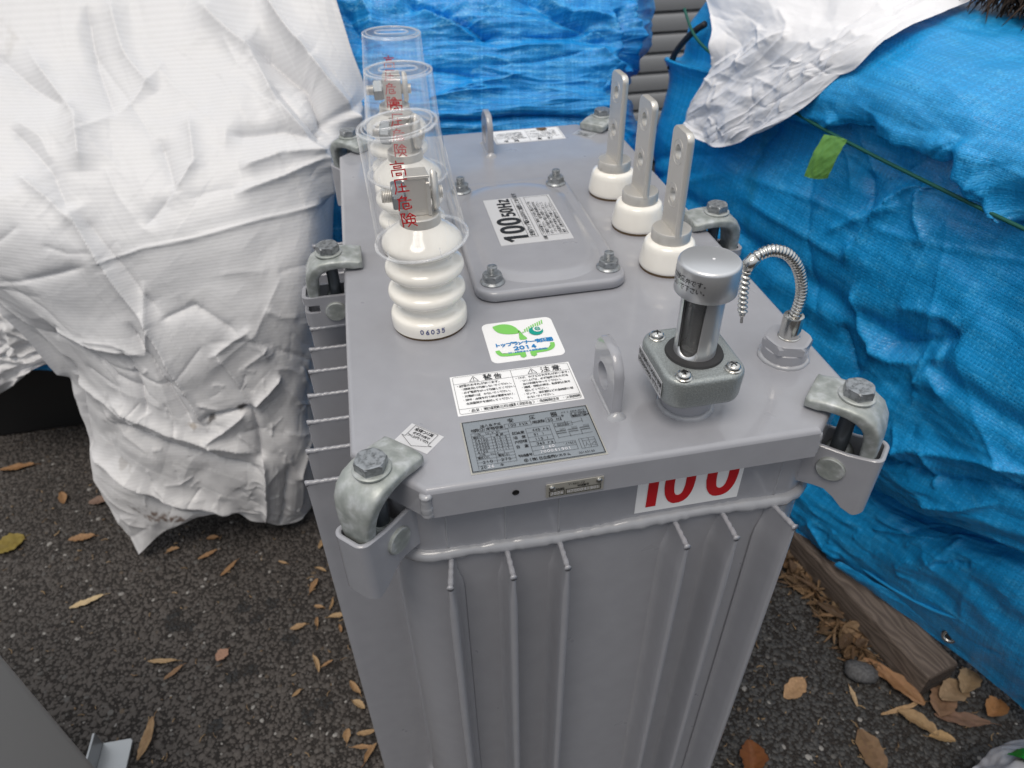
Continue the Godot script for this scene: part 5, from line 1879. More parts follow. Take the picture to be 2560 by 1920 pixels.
# ctrl: rows of millimetre triples; disp(a, b, u, v): height over the smooth sheet at a, b metres along it
func sheet(called: String, ctrl: Array, nu: int, nv: int, disp: Callable, m: Material, outward: Vector3, parent: Node = self, origin := Vector3.ZERO, folds := [], stains_and_shade := []) -> MeshInstance3D:
	var R := ctrl.size()
	var C: int = ctrl[0].size() / 3
	var P := []
	for r in ctrl:
		var row := []
		for k in C:
			row.append(Vector3(r[k * 3], r[k * 3 + 1], r[k * 3 + 2]) / 1000.0 - origin)
		P.append(row)
	var pos := PackedVector3Array()
	pos.resize((nu + 1) * (nv + 1))
	for j in nv + 1:
		var fv := float(j) / nv * (R - 1)
		var iv := mini(int(fv), R - 2)
		var tv := fv - iv
		var curve := []
		for k in C:
			curve.append(cr(P[maxi(iv - 1, 0)][k], P[iv][k], P[iv + 1][k], P[mini(iv + 2, R - 1)][k], tv))
		for i in nu + 1:
			var fu := float(i) / nu * (C - 1)
			var iu := mini(int(fu), C - 2)
			pos[j * (nu + 1) + i] = cr(curve[maxi(iu - 1, 0)], curve[iu], curve[iu + 1], curve[mini(iu + 2, C - 1)], fu - iu)
	var wd := 0.0
	var ht := 0.0
	var mj := nv / 2
	for i in nu:
		wd += pos[mj * (nu + 1) + i].distance_to(pos[mj * (nu + 1) + i + 1])
	for j in nv:
		ht += pos[j * (nu + 1) + nu / 2].distance_to(pos[(j + 1) * (nu + 1) + nu / 2])
	var nrm := normals(pos, nu, nv, outward)
	var relief := PackedFloat32Array()
	relief.resize(pos.size())
	for f in folds:
		var reach: float = f[5] * 4.0
		var i0 := clampi(int((minf(f[0], f[2]) - reach) / wd * nu), 0, nu)
		var i1 := clampi(int((maxf(f[0], f[2]) + reach) / wd * nu) + 1, 0, nu)
		var j0 := clampi(int((minf(f[1], f[3]) - reach) / ht * nv), 0, nv)
		var j1 := clampi(int((maxf(f[1], f[3]) + reach) / ht * nv) + 1, 0, nv)
		for j in range(j0, j1 + 1):
			for i in range(i0, i1 + 1):
				relief[j * (nu + 1) + i] += seg_ridge(float(i) / nu * wd, float(j) / nv * ht, f)
	var moved := pos.duplicate()
	for j in nv + 1:
		for i in nu + 1:
			var k := j * (nu + 1) + i
			var u := float(i) / nu
			var v := float(j) / nv
			moved[k] = pos[k] + nrm[k] * ((disp.call(u * wd, v * ht, u, v) as float) + relief[k])
	nrm = normals(moved, nu, nv, outward)
	var uv := PackedVector2Array()
	for j in nv + 1:
		for i in nu + 1:
			uv.append(Vector2(float(i) / nu * wd, float(j) / nv * ht))
	var index := PackedInt32Array()
	var flip := false
	var c0 := (nv / 2) * (nu + 1) + nu / 2
	var a := moved[c0]
	var b := moved[c0 + 1]
	var c := moved[c0 + nu + 1]
	flip = (a - c).cross(a - b).dot(nrm[c0]) < 0.0
	for j in nv:
		for i in nu:
			var k := j * (nu + 1) + i
			var q := [k, k + 1, k + nu + 1, k + 1, k + nu + 2, k + nu + 1]
			if flip:
				q = [k, k + nu + 1, k + 1, k + 1, k + nu + 1, k + nu + 2]
			index.append_array(PackedInt32Array(q))
	var arr := []
	arr.resize(Mesh.ARRAY_MAX)
	if stains_and_shade.size() > 0:  # vertex tint ellipses: dirt, and shade painted into fold crevices
		var blot := noise(FastNoiseLite.TYPE_SIMPLEX, 30.0, 71, 5)
		var tint := PackedColorArray()
		tint.resize(pos.size())
		tint.fill(Color.WHITE)
		for j in nv + 1:
			for i in nu + 1:
				var p := Vector2(float(i) / nu * wd, float(j) / nv * ht)
				var cl := Color.WHITE
				for q in stains_and_shade:
					var r: float = ((p - Vector2(q[0], q[1])).rotated(-q[4]) / Vector2(q[2], q[3])).length()
					var k := clampf((1.15 - r) * 1.2 + blot.get_noise_2d(p.x, p.y) * 1.3, 0.0, 1.0) * (1.0 if r < 1.6 else 0.0)
					cl = cl.lerp(q[5], k * q[6])
				tint[j * (nu + 1) + i] = cl
		arr[Mesh.ARRAY_COLOR] = tint
	arr[Mesh.ARRAY_VERTEX] = moved
	arr[Mesh.ARRAY_NORMAL] = nrm
	arr[Mesh.ARRAY_TEX_UV] = uv
	arr[Mesh.ARRAY_INDEX] = index
	var am := ArrayMesh.new()
	am.add_surface_from_arrays(Mesh.PRIMITIVE_TRIANGLES, arr)
	var o := obj(called, am, m, parent)
	if parent == self:
		o.position = origin
	return o

func normals(pos: PackedVector3Array, nu: int, nv: int, outward: Vector3) -> PackedVector3Array:
	var out := PackedVector3Array()
	out.resize(pos.size())
	var sum := Vector3.ZERO
	for j in nv + 1:
		for i in nu + 1:
			var du := pos[j * (nu + 1) + mini(i + 1, nu)] - pos[j * (nu + 1) + maxi(i - 1, 0)]
			var dv := pos[mini(j + 1, nv) * (nu + 1) + i] - pos[maxi(j - 1, 0) * (nu + 1) + i]
			var n := du.cross(dv).normalized()
			out[j * (nu + 1) + i] = n
			sum += n
	if sum.dot(outward) < 0.0:
		for k in out.size():
			out[k] = -out[k]
	return out

# a fold along a line: height and half width in mm, then points in mm along and down the sheet
func fold(list: Array, height: float, width: float, pts: Array) -> void:
	for i in range(0, pts.size() - 3, 2):
		list.append([pts[i] / 1000.0, pts[i + 1] / 1000.0, pts[i + 2] / 1000.0, pts[i + 3] / 1000.0, height / 1000.0, width / 1000.0])

# many short creases: area [a0, b0, a1, b1], main directions, length, height and width ranges
func creases(seed_: int, count: int, area: Array, dirs: Array, len0: float, len1: float, amp: float, wid: float) -> Array:
	var rng := RandomNumberGenerator.new()
	rng.seed = seed_
	var out := []
	for i in count:
		var a := lerpf(area[0], area[2], rng.randf())
		var b := lerpf(area[1], area[3], rng.randf())
		var t: float = dirs[rng.randi() % dirs.size()] + (rng.randf() - 0.5) * 0.7
		var l := lerpf(len0, len1, rng.randf() * rng.randf())
		var h := amp * (0.35 + 0.65 * rng.randf()) * (1.0 if rng.randf() < 0.6 else -0.8)
		var w := wid * (0.6 + 0.8 * rng.randf())
		var mid := Vector2(a, b)
		var d := Vector2(cos(t), sin(t)) * l * 0.5
		var bend := Vector2(-d.y, d.x) * (rng.randf() - 0.5) * 0.5
		out.append([mid.x - d.x, mid.y - d.y, mid.x + bend.x, mid.y + bend.y, h, w])
		out.append([mid.x + bend.x, mid.y + bend.y, mid.x + d.x, mid.y + d.y, h * 0.8, w])
	return out

func seg_ridge(a: float, b: float, f: Array) -> float:
	# f: a0, b0, a1, b1, height, half width (metres): a fold that dies away towards its ends
	var p := Vector2(a, b)
	var p0 := Vector2(f[0], f[1])
	var d := Vector2(f[2], f[3]) - p0
	var t := (p - p0).dot(d) / d.length_squared()
	if t < -0.15 or t > 1.15:
		return 0.0
	var away: float = (p - p0 - d * t).length() / f[5]
	if away > 3.0:
		return 0.0
	var ends := clampf(minf(t + 0.15, 1.15 - t) / 0.3, 0.0, 1.0)
	return f[4] * exp(-absf(away) * 1.1) * ends

# flat facets that meet in soft creases: folded waves in several directions, each fading in and out
func facets(n1: FastNoiseLite, n2: FastNoiseLite, a: float, b: float, dirs: Array, key: float) -> float:
	var h := 0.0
	for k in dirs.size():
		var d: Array = dirs[k]
		var o := key + k * 7.3
		var t: float = (a * cos(d[0]) + b * sin(d[0])) / d[1] + 0.55 * n1.get_noise_2d(a * d[3] * 0.8 + o, b * d[3] * 0.8 - o)
		var w := absf(fposmod(t, 1.0) - 0.5) * 2.0
		w = sqrt(w * w + 0.0006)
		var msk := smoothstep(-0.25, 0.35, n2.get_noise_2d(a * 1.3 - o, b * 1.3 + o * 0.5))
		h += d[2] * (w - 0.5) * msk
	return h

func build_tarps() -> void:
	var fold_n := noise(FastNoiseLite.TYPE_SIMPLEX_SMOOTH, 1.6, 101, 2)
	var broad := noise(FastNoiseLite.TYPE_SIMPLEX_SMOOTH, 2.6, 109, 2)
	var ridge := noise(FastNoiseLite.TYPE_SIMPLEX, 2.6, 102, 3, FastNoiseLite.FRACTAL_RIDGED)
	var crease := noise(FastNoiseLite.TYPE_CELLULAR, 5.0, 103, 2)
	crease.cellular_return_type = FastNoiseLite.RETURN_DISTANCE2_SUB
	crease.domain_warp_enabled = true
	crease.domain_warp_amplitude = 0.12
	crease.domain_warp_frequency = 3.0
	var fine := noise(FastNoiseLite.TYPE_SIMPLEX, 14.0, 104, 3, FastNoiseLite.FRACTAL_RIDGED)
	# ---- big white tarpaulin, left
	var wf := []
	fold(wf, 22.0, 20.0, [406, 115, 478, 170, 519, 250, 611, 369, 638, 444])
	fold(wf, 26.0, 22.0, [515, 105, 588, 170, 665, 290, 683, 329])
	fold(wf, -34.0, 22.0, [492, 165, 579, 225, 629, 324])
	fold(wf, -14.0, 14.0, [615, 344, 533, 309, 451, 309])
	fold(wf, 14.0, 14.0, [615, 354, 533, 349, 469, 364])
	fold(wf, -12.0, 10.0, [620, 339, 565, 290, 519, 230])
	fold(wf, 10.0, 10.0, [620, 364, 533, 389, 460, 404])
	fold(wf, 4.5, 4.0, [246, 489, 314, 469, 392, 464, 492, 454, 620, 449])
	fold(wf, -10.0, 14.0, [118, 160, 164, 210, 210, 245])
	fold(wf, 12.0, 14.0, [164, 165, 228, 270, 232, 339])
	fold(wf, -10.0, 12.0, [246, 120, 255, 180, 278, 260])
	fold(wf, 9.0, 12.0, [278, 110, 296, 165, 333, 220])
	fold(wf, 14.0, 12.0, [214, 409, 251, 489, 305, 604])
	fold(wf, -10.0, 12.0, [232, 414, 278, 494, 328, 594])
	fold(wf, -8.0, 10.0, [82, 549, 146, 524, 219, 499])
	fold(wf, 16.0, 14.0, [0, 624, 0, 694, 0, 759])
	fold(wf, 14.0, 10.0, [305, 604, 328, 709, 374, 844])
	fold(wf, -13.0, 10.0, [282, 624, 301, 734, 346, 839])
	fold(wf, 18.0, 13.0, [155, 809, 305, 869, 465, 918])
	fold(wf, -18.0, 13.0, [132, 859, 296, 913, 492, 963])
	fold(wf, 22.0, 18.0, [32, 948, 205, 1023, 433, 1128])
	fold(wf, -16.0, 12.0, [77, 988, 241, 1123, 456, 1198])
	fold(wf, -16.0, 9.0, [478, 809, 428, 819, 374, 834])
	fold(wf, 14.0, 9.0, [478, 809, 510, 779, 538, 749])
	fold(wf, -12.0, 9.0, [478, 809, 492, 869, 501, 928])
	fold(wf, 12.0, 9.0, [474, 804, 447, 744, 419, 689])
	fold(wf, 10.0, 8.0, [460, 824, 415, 864, 374, 884])
	fold(wf, 18.0, 9.0, [501, 943, 510, 1033, 542, 1168])
	fold(wf, -16.0, 10.0, [570, 958, 570, 1048, 606, 1178])
	fold(wf, 12.0, 10.0, [642, 874, 615, 928, 597, 993])
	fold(wf, 8.0, 9.0, [410, 689, 469, 649, 510, 704])
	fold(wf, -8.0, 10.0, [159, 679, 187, 739, 246, 769])
	fold(wf, 10.0, 10.0, [50, 759, 137, 814, 214, 849])
	fold(wf, -12.0, 12.0, [59, 729, 23, 854, 9, 938])
	fold(wf, 10.0, 8.0, [287, 679, 310, 629, 310, 544])
	fold(wf, -9.0, 10.0, [337, 614, 387, 594, 451, 649])
	fold(wf, 9.0, 10.0, [118, 629, 173, 664, 269, 679])
	fold(wf, -12.0, 9.0, [246, 674, 237, 749, 237, 819])
	fold(wf, 10.0, 12.0, [383, 275, 392, 349, 355, 399])
	fold(wf, -10.0, 14.0, [342, 314, 364, 384, 323, 429])
	fold(wf, 8.0, 10.0, [146, 354, 187, 389, 214, 419])
	fold(wf, -8.0, 12.0, [137, 285, 191, 349, 210, 399])
	var white := [
		[-891, 1101, -1200, -744, 1096, -1200, -592, 1092, -1200, -452, 1088, -1200, -333, 1085, -1200, -253, 1069, -1150, -221, 1055, -1100],
		[-902, 926, -1020, -737, 904, -1020, -604, 902, -1020, -473, 898, -1020, -337, 893, -1020, -242, 895, -1000, -181, 888, -1000],
		[-909, 810, -900, -735, 803, -880, -608, 798, -880, -475, 794, -880, -350, 790, -880, -246, 788, -900, -164, 763, -980],
		[-903, 717, -800, -741, 698, -760, -617, 677, -760, -491, 676, -760, -368, 678, -780, -274, 670, -830, -241, 633, -980],
		[-817, 589, -780, -726, 563, -740, -636, 549, -730, -513, 557, -720, -392, 556, -720, -305, 532, -760, -284, 442, -920],
		[-768, 414, -800, -688, 436, -730, -614, 430, -710, -529, 423, -700, -423, 414, -700, -345, 388, -730, -320, 300, -840],
		[-776, 292, -780, -699, 301, -720, -624, 303, -690, -541, 296, -680, -451, 283, -680, -379, 246, -710, -357, 160, -800],
		[-781, 148, -740, -711, 169, -700, -640, 174, -685, -559, 172, -680, -481, 154, -680, -417, 113, -700, -390, 43, -760],
		[-747, 16, -690, -693, 63, -685, -634, 93, -685, -575, 103, -690, -511, 77, -690, -460, 37, -690, -418, 24, -710]]
	var f1 := [[0.55, 0.34, 0.030, 1.3], [2.4, 0.26, 0.020, 1.7], [1.35, 0.42, 0.024, 1.0]]
	var f1b := [[0.35, 0.16, 0.018, 2.2], [2.2, 0.13, 0.016, 2.6], [1.2, 0.19, 0.016, 1.8], [2.9, 0.10, 0.010, 3.0]]
	var d1 := func(a: float, b: float, u: float, v: float) -> float:
		var h := 0.012 * fold_n.get_noise_2d(a, b * 0.8)
		var low := smoothstep(0.42, 0.78, v)
		h += facets(fold_n, broad, a, b, f1, 3.0) * 0.35
		h += facets(fold_n, broad, a, b, f1b, 11.0) * (0.05 + 0.28 * low) * (1.0 - 0.75 * smoothstep(0.93, 0.99, v))
		h += 0.0006 * fine.get_noise_2d(a * 0.6, b * 0.6)
		return h
	var o := sheet("white_tarpaulin", white, 300, 420, d1, M.white_tarp, Vector3(0.2, 0.3, 1), self, Vector3(-0.6, 0, -0.9), wf + creases(901, 60, [0.03, 0.62, 0.70, 1.15], [0.5, 0.2, 2.5, 1.2], 0.05, 0.20, 0.006, 0.007) + creases(902, 40, [0.03, 0.15, 0.70, 0.75], [0.9, 1.2, 2.4, 0.2], 0.05, 0.25, 0.0045, 0.008) + creases(903, 60, [0.10, 0.70, 0.62, 1.12], [0.3, 2.7, 1.6], 0.02, 0.09, 0.004, 0.004), [[0.175, 1.125, 0.050, 0.016, 0.5, Color(0.26, 0.18, 0.14), 0.9], [0.235, 1.160, 0.040, 0.012, 0.5, Color(0.26, 0.18, 0.14), 0.85], [0.10, 1.08, 0.030, 0.005, 0.8, Color(0.2, 0.18, 0.17), 0.7], [0.456, 0.809, 0.018, 0.006, -0.4, Color(0.07, 0.06, 0.06), 0.95], [0.387, 0.839, 0.012, 0.006, -0.7, Color(0.07, 0.06, 0.06), 0.9], [0.351, 0.849, 0.025, 0.006, 0.1, Color(0.55, 0.47, 0.38), 0.7], [0.13, 0.958, 0.02, 0.010, 0.6, Color(0.6, 0.58, 0.55), 0.6], [0.10, 0.10, 0.06, 0.012, 0.9, Color(0.72, 0.70, 0.67), 0.6]])  # the two near-black ellipses are crevice shade painted into the colour
	tag(o, "large creased white tarpaulin over the tall load just left of the transformer", "tarpaulin")
	# the load below it, seen only from the side
	var s := mb()
	box(s, -0.10, 0.20, 0.0, 0.60, -0.40, 0.08, 0.01)
	tag(obj("covered_crate", done(s), M.panel, self, Transform3D(Basis.IDENTITY, Vector3(-0.60, 0, -0.90))), "plain crate hidden below the large creased white tarpaulin", "crate")
	# ---- second white tarpaulin with a blue one below it, far left
	var second := [
		[-1250, 700, -1250, -1120, 690, -1220, -1020, 670, -1180, -930, 640, -1120, -860, 600, -1060],
		[-1230, 560, -1120, -1100, 550, -1100, -1000, 540, -1080, -930, 510, -1040, -850, 470, -1000],
		[-1220, 440, -1080, -1090, 430, -1060, -1000, 420, -1030, -930, 390, -1010, -862, 355, -985],
		[-1200, 330, -1050, -1080, 330, -1030, -1010, 325, -1010, -940, 325, -1000, -875, 330, -985],
		[-1190, 215, -1020, -1080, 225, -1010, -1010, 240, -1000, -945, 285, -990, -880, 322, -980]]
	var d2 := func(a: float, b: float, _u: float, _v: float) -> float:
		return 0.02 * fold_n.get_noise_2d(a * 2.0 + 5.0, b * 2.0) + 0.024 * crease.get_noise_2d(a * 0.8 + 3.0, b * 1.2) + 0.02 * ridge.get_noise_2d(a * 1.4, b * 1.6 + 7.0)
	o = sheet("white_tarpaulin", second, 110, 120, d2, M.white_tarp, Vector3(0.2, 0.3, 1), self, Vector3(-1.05, 0, -1.05), creases(941, 30, [0.0, 0.0, 0.5, 0.6], [0.3, 2.6], 0.08, 0.25, 0.02, 0.012))
	tag(o, "smaller white tarpaulin bundled at the far left edge, dirt lying in its folds", "tarpaulin")
	var under := [
		[-1150, 420, -1120, -1000, 420, -1120, -900, 420, -1120, -800, 420, -1100, -720, 420, -1080],
		[-1150, 300, -1100, -1000, 300, -1100, -900, 300, -1100, -800, 300, -1080, -720, 300, -1060],
		[-1100, 250, -1090, -1000, 235, -1090, -920, 210, -1090, -820, 180, -1080, -740, 170, -1060]]
	o = sheet("blue_tarpaulin", under, 60, 40, d2, M.blue_tarp, Vector3(0, 0.2, 1), self, Vector3(-0.95, 0, -1.1))
	tag(o, "strip of shaded blue tarpaulin showing below the smaller white one at far left", "tarpaulin")
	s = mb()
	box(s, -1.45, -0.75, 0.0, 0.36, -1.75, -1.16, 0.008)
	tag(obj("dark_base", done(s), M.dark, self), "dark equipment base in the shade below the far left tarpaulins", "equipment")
	# ---- blue tarpaulin behind
	var bf := []
	fold(bf, -30.0, 20.0, [210, 170, 268, 203, 303, 241, 337, 307])
	fold(bf, 20.0, 18.0, [229, 189, 278, 241, 317, 311])
	fold(bf, -18.0, 16.0, [400, 160, 464, 222, 513, 269])
	fold(bf, 20.0, 20.0, [420, 160, 473, 198, 571, 217])
	fold(bf, -14.0, 16.0, [395, 292, 449, 297, 513, 269])
	fold(bf, -34.0, 14.0, [596, 189, 610, 269, 635, 354, 664, 420])
	fold(bf, 20.0, 14.0, [576, 189, 591, 269, 610, 354])
	fold(bf, 20.0, 12.0, [635, 170, 649, 241, 664, 354, 732, 453])
	fold(bf, 14.0, 14.0, [537, 335, 586, 391, 698, 434])
	fold(bf, -20.0, 20.0, [259, 646, 317, 665, 381, 656, 498, 684])
	fold(bf, 12.0, 12.0, [244, 542, 293, 509, 366, 481])
	fold(bf, -10.0, 8.0, [244, 410, 278, 420, 322, 439])
	fold(bf, -14.0, 16.0, [98, 184, 117, 269, 142, 349])
	fold(bf, 14.0, 12.0, [132, 160, 151, 208, 146, 269])
	fold(bf, 8.0, 8.0, [268, 509, 317, 467, 395, 429])
	fold(bf, -8.0, 8.0, [342, 401, 420, 387, 503, 349])
	fold(bf, 9.0, 8.0, [356, 349, 405, 335, 464, 330])
	var back := [
		[-245, 1054, -1250, -130, 1053, -1220, 15, 1050, -1200, 166, 1045, -1200, 306, 1041, -1200, 422, 1019, -1250, 515, 987, -1400],
		[-251, 932, -1120, -152, 934, -1080, -12, 933, -1050, 131, 927, -1040, 266, 921, -1040, 362, 910, -1070, 451, 879, -1220],
		[-248, 867, -1080, -162, 874, -1030, -23, 872, -1000, 120, 866, -990, 255, 858, -990, 347, 843, -1030, 440, 803, -1180],
		[-252, 802, -1040, -173, 810, -990, -33, 809, -960, 111, 801, -950, 247, 792, -950, 311, 787, -990, 387, 744, -1140],
		[-254, 750, -1020, -181, 761, -970, -40, 762, -930, 105, 761, -920, 241, 758, -920, 321, 736, -970, 401, 679, -1120],
		[-269, 667, -1000, -194, 672, -970, -46, 670, -940, 106, 668, -930, 265, 661, -930, 342, 643, -960, 424, 578, -1100],
		[-295, 426, -1000, -203, 431, -970, -64, 430, -940, 105, 414, -930, 283, 391, -930, 369, 363, -960, 458, 265, -1100],
		[-300, 40, -1000, -203, 40, -970, -64, 40, -940, 105, 40, -930, 283, 40, -930, 369, 40, -960, 458, 40, -1100]]
	var f3 := [[1.75, 0.17, 0.024, 1.6], [1.3, 0.11, 0.012, 2.2], [2.1, 0.24, 0.022, 1.2], [0.4, 0.36, 0.014, 1.1]]
	var f3b := [[1.6, 0.055, 0.0055, 3.5], [1.95, 0.04, 0.004, 4.5], [0.9, 0.08, 0.005, 3.0]]
	var d3 := func(a: float, b: float, _u: float, _v: float) -> float:
		var h := 0.012 * fold_n.get_noise_2d(a * 1.5 + 9.0, b * 2.2)
		h += facets(fold_n, broad, a, b, f3, 21.0) * 0.45 + 0.5 * facets(fold_n, broad, a, b, f3b, 29.0)
		h += 0.0010 * fine.get_noise_2d(a * 0.5, b * 1.6)
		return h
	o = sheet("blue_tarpaulin", back, 220, 320, d3, M.worn_blue_tarp, Vector3(0, 0.2, 1), self, Vector3(0.1, 0, -1.0), bf + creases(911, 60, [0.0, 0.1, 0.78, 0.60], [0.25, 0.5, -0.2, 1.9], 0.05, 0.25, 0.006, 0.006) + creases(912, 130, [0.0, 0.1, 0.78, 0.60], [0.1, 0.4, -0.1], 0.02, 0.09, 0.0028, 0.003))
	tag(o, "faded wrinkled blue tarpaulin hanging right behind the transformer lid", "tarpaulin")
	# ---- blue tarpaulin, right: rows by height, columns along the face
	var zs := [-1.22, -1.10, -1.03, -0.84, -0.64, -0.44, -0.27, -0.10, 0.10, 0.34]
	var lift := [0.95, 0.30, 0.02, 0.0, 0.0, 0.0, 0.0, 0.0, 0.0, 0.0]
	# part of the way from hem to tuck (0 to 1), from tuck to chest (1 to 2), or a height (after 10); then the distance
	var rows := [[0.0, 0.655], [0.3, 0.642], [0.6, 0.645], [0.85, 0.664], [0.95, 0.688], [1.0, 0.690], [1.05, 0.662], [1.15, 0.640], [1.35, 0.624], [1.7, 0.615], [2.0, 0.618], [10.68, 0.625], [10.775, 0.645], [10.815, 0.640], [10.865, 0.622], [10.915, 0.655], [10.952, 0.715], [10.966, 0.82], [10.955, 1.02], [10.90, 1.30]]
	var right := []
	for r in rows.size():
		var row := []
		for k in zs.size():
			var f: float = rows[r][0]
			var x0: float = rows[r][1]
			var z: float = zs[k]
			var hem := 0.055 - 0.015 * sin(z * 7.0)
			var tuck := 0.250 + maxf(0.0, z + 0.36) * 0.55
			var y := f - 10.0
			if f <= 1.0:
				y = lerpf(hem, tuck, f)
			elif f < 10.0:
				y = lerpf(tuck, 0.56 + maxf(0.0, z) * 0.2, f - 1.0)
			var x: float = x0 + 0.21 * z + lift[k] * 0.55
			if f < 1.0:
				x += 0.19 * maxf(0.0, (z + 0.45)) * (1.0 - f)
			if f > 10.8 and z < -0.8:
				x += 0.025
			if f > 10.86 and f < 10.93:
				x += 0.02 * sin(z * 6.0 + 1.0)
			row.append_array([x * 1000.0, y * 1000.0, z * 1000.0])
		right.append(row)
	var rf := []
	fold(rf, 26.0, 30.0, [0, 961, 1023, 1148, 1167, 1148, 1215, 1148, 1263, 1081])
	fold(rf, -26.0, 26.0, [914, 1108, 1035, 1148, 1107, 1128, 1167, 1095, 1239, 1095])
	fold(rf, 16.0, 16.0, [1167, 1148, 1227, 1121, 1251, 1075])
	fold(rf, -16.0, 20.0, [1071, 1121, 1119, 1121, 1179, 1148])
	fold(rf, 13.0, 10.0, [1107, 1075, 1059, 1001, 1035, 955, 1023, 908])
	fold(rf, 10.0, 8.0, [1107, 1068, 1095, 1021, 1107, 988, 1143, 968])
	fold(rf, 7.0, 5.0, [782, 908, 902, 908, 1011, 908])
	fold(rf, -6.0, 5.0, [614, 901, 156, 774, 108, 728])
	fold(rf, 5.0, 4.0, [770, 935, 902, 948, 1023, 955])
	fold(rf, 4.0, 3.0, [1047, 955, 1155, 968, 1299, 995])
	fold(rf, -12.0, 14.0, [120, 734, 72, 621, 12, 100])
	fold(rf, 10.0, 12.0, [674, 914, 120, 728, 794, 854])
	fold(rf, -10.0, 16.0, [108, 788, 746, 961, 782, 1021])
	fold(rf, 12.0, 14.0, [0, 961, 938, 1148, 914, 1121])
	fold(rf, -10.0, 10.0, [999, 1015, 1035, 961, 1023, 928])
	fold(rf, 8.0, 6.0, [975, 928, 1023, 961, 1071, 988])
	fold(rf, 14.0, 14.0, [1059, 881, 1095, 848, 1143, 834])
	fold(rf, -14.0, 16.0, [1059, 834, 1095, 801, 1119, 774])
	fold(rf, -12.0, 14.0, [1155, 848, 1215, 874, 1263, 894])
	fold(rf, 12.0, 12.0, [1131, 828, 1179, 834, 1227, 854, 1263, 874])
	fold(rf, 10.0, 10.0, [1239, 828, 1251, 854, 1299, 841])
	fold(rf, -12.0, 14.0, [1227, 901, 1263, 901, 1275, 894])
	fold(rf, 9.0, 8.0, [1155, 894, 1215, 908, 1263, 908])
	fold(rf, -14.0, 12.0, [1227, 681, 1287, 694, 1372, 701, 1480, 761])
	fold(rf, 14.0, 12.0, [1227, 694, 1287, 728, 1372, 754, 1468, 808])
	fold(rf, 8.0, 6.0, [1311, 734, 1335, 708, 1348, 681])
	fold(rf, 10.0, 8.0, [1335, 627, 1396, 654, 1444, 701])
	fold(rf, -10.0, 10.0, [1287, 601, 1323, 521, 1408, 607])
	fold(rf, 10.0, 10.0, [1107, 87, 1155, 47, 1191, 47])
	fold(rf, -10.0, 10.0, [1071, 33, 1119, 0, 1155, 0])
	fold(rf, 7.0, 5.0, [1239, 187, 1287, 214, 1348, 247])
	fold(rf, -9.0, 9.0, [1372, 180, 1408, 214, 1432, 227])
	fold(rf, 8.0, 8.0, [1372, 180, 1384, 227, 1384, 287])
	var f4 := [[1.45, 0.34, 0.030, 1.2], [1.95, 0.26, 0.022, 1.4], [0.75, 0.45, 0.020, 1.0], [2.6, 0.38, 0.016, 1.2]]
	var f4b := [[1.55, 0.085, 0.0085, 2.4], [1.30, 0.060, 0.0055, 3.2], [2.2, 0.11, 0.008, 2.2], [0.6, 0.13, 0.008, 2.0], [1.75, 0.042, 0.0035, 4.0]]
	var d4 := func(a: float, b: float, _u: float, v: float) -> float:
		var h := 0.012 * fold_n.get_noise_2d(a * 1.3 + 2.0, b * 1.8 + 4.0)
		h += facets(fold_n, broad, a, b, f4, 41.0) * 0.35 + 0.4 * facets(fold_n, broad, a, b, f4b, 53.0)
		h += 0.0009 * fine.get_noise_2d(a * 0.5 + 3.0, b * 1.5)
		h *= 0.45 + 0.55 * smoothstep(0.7, 1.1, a)
		h -= 0.010 * exp(-pow((b - 0.86) / 0.012, 2.0))
		return h
	o = sheet("blue_tarpaulin", right, 420, 440, d4, M.blue_tarp, Vector3(-1, 0.3, 0.3), self, Vector3(0.7, 0, -0.4), rf + creases(921, 70, [0.5, 0.05, 1.8, 1.15], [0.35, 0.1, -0.3, 1.2, 2.2], 0.06, 0.30, 0.006, 0.006) + creases(922, 260, [0.5, 0.05, 1.8, 0.75], [0.25, 0.0, 0.5], 0.02, 0.12, 0.0030, 0.0032) + creases(923, 60, [0.5, 0.05, 1.8, 0.30], [0.1, 1.3, 1.0], 0.03, 0.16, 0.006, 0.005), [[0.77, 0.94, 0.015, 0.09, 0.3, Color(0.75, 0.66, 0.55), 0.5], [1.24, 0.828, 0.03, 0.015, 0.5, Color(0.7, 0.62, 0.55), 0.45], [0.95, 0.75, 0.02, 0.008, 1.0, Color(0.6, 0.55, 0.5), 0.4]])
	tag(o, "large bright blue tarpaulin tied with a rope over the load right of the transformer", "tarpaulin")
	# loose strip of the hem, hanging over the timber, with its eyelet
	var flap := [
		[585, 95, -330, 632, 108, -240, 672, 128, -155, 700, 140, -95, 728, 138, -30, 760, 140, 40],
		[580, 80, -334, 630, 90, -242, 674, 100, -150, 704, 108, -88, 732, 110, -22, 764, 118, 48],
		[590, 66, -330, 640, 70, -236, 684, 72, -142, 714, 80, -78, 742, 88, -14, 774, 100, 54]]
	for r in flap:
		for i in r.size():
			r[i] = r[i] - [700, 0, -400][i % 3]
	sheet("loose_hem", flap, 70, 20, func(a: float, b: float, _u: float, _v: float) -> float: return 0.004 * fold_n.get_noise_2d(a * 6.0, b * 6.0) + 0.0012 * fine.get_noise_2d(a, b), M.blue_tarp, Vector3(-0.6, 0.4, 0.6), o)
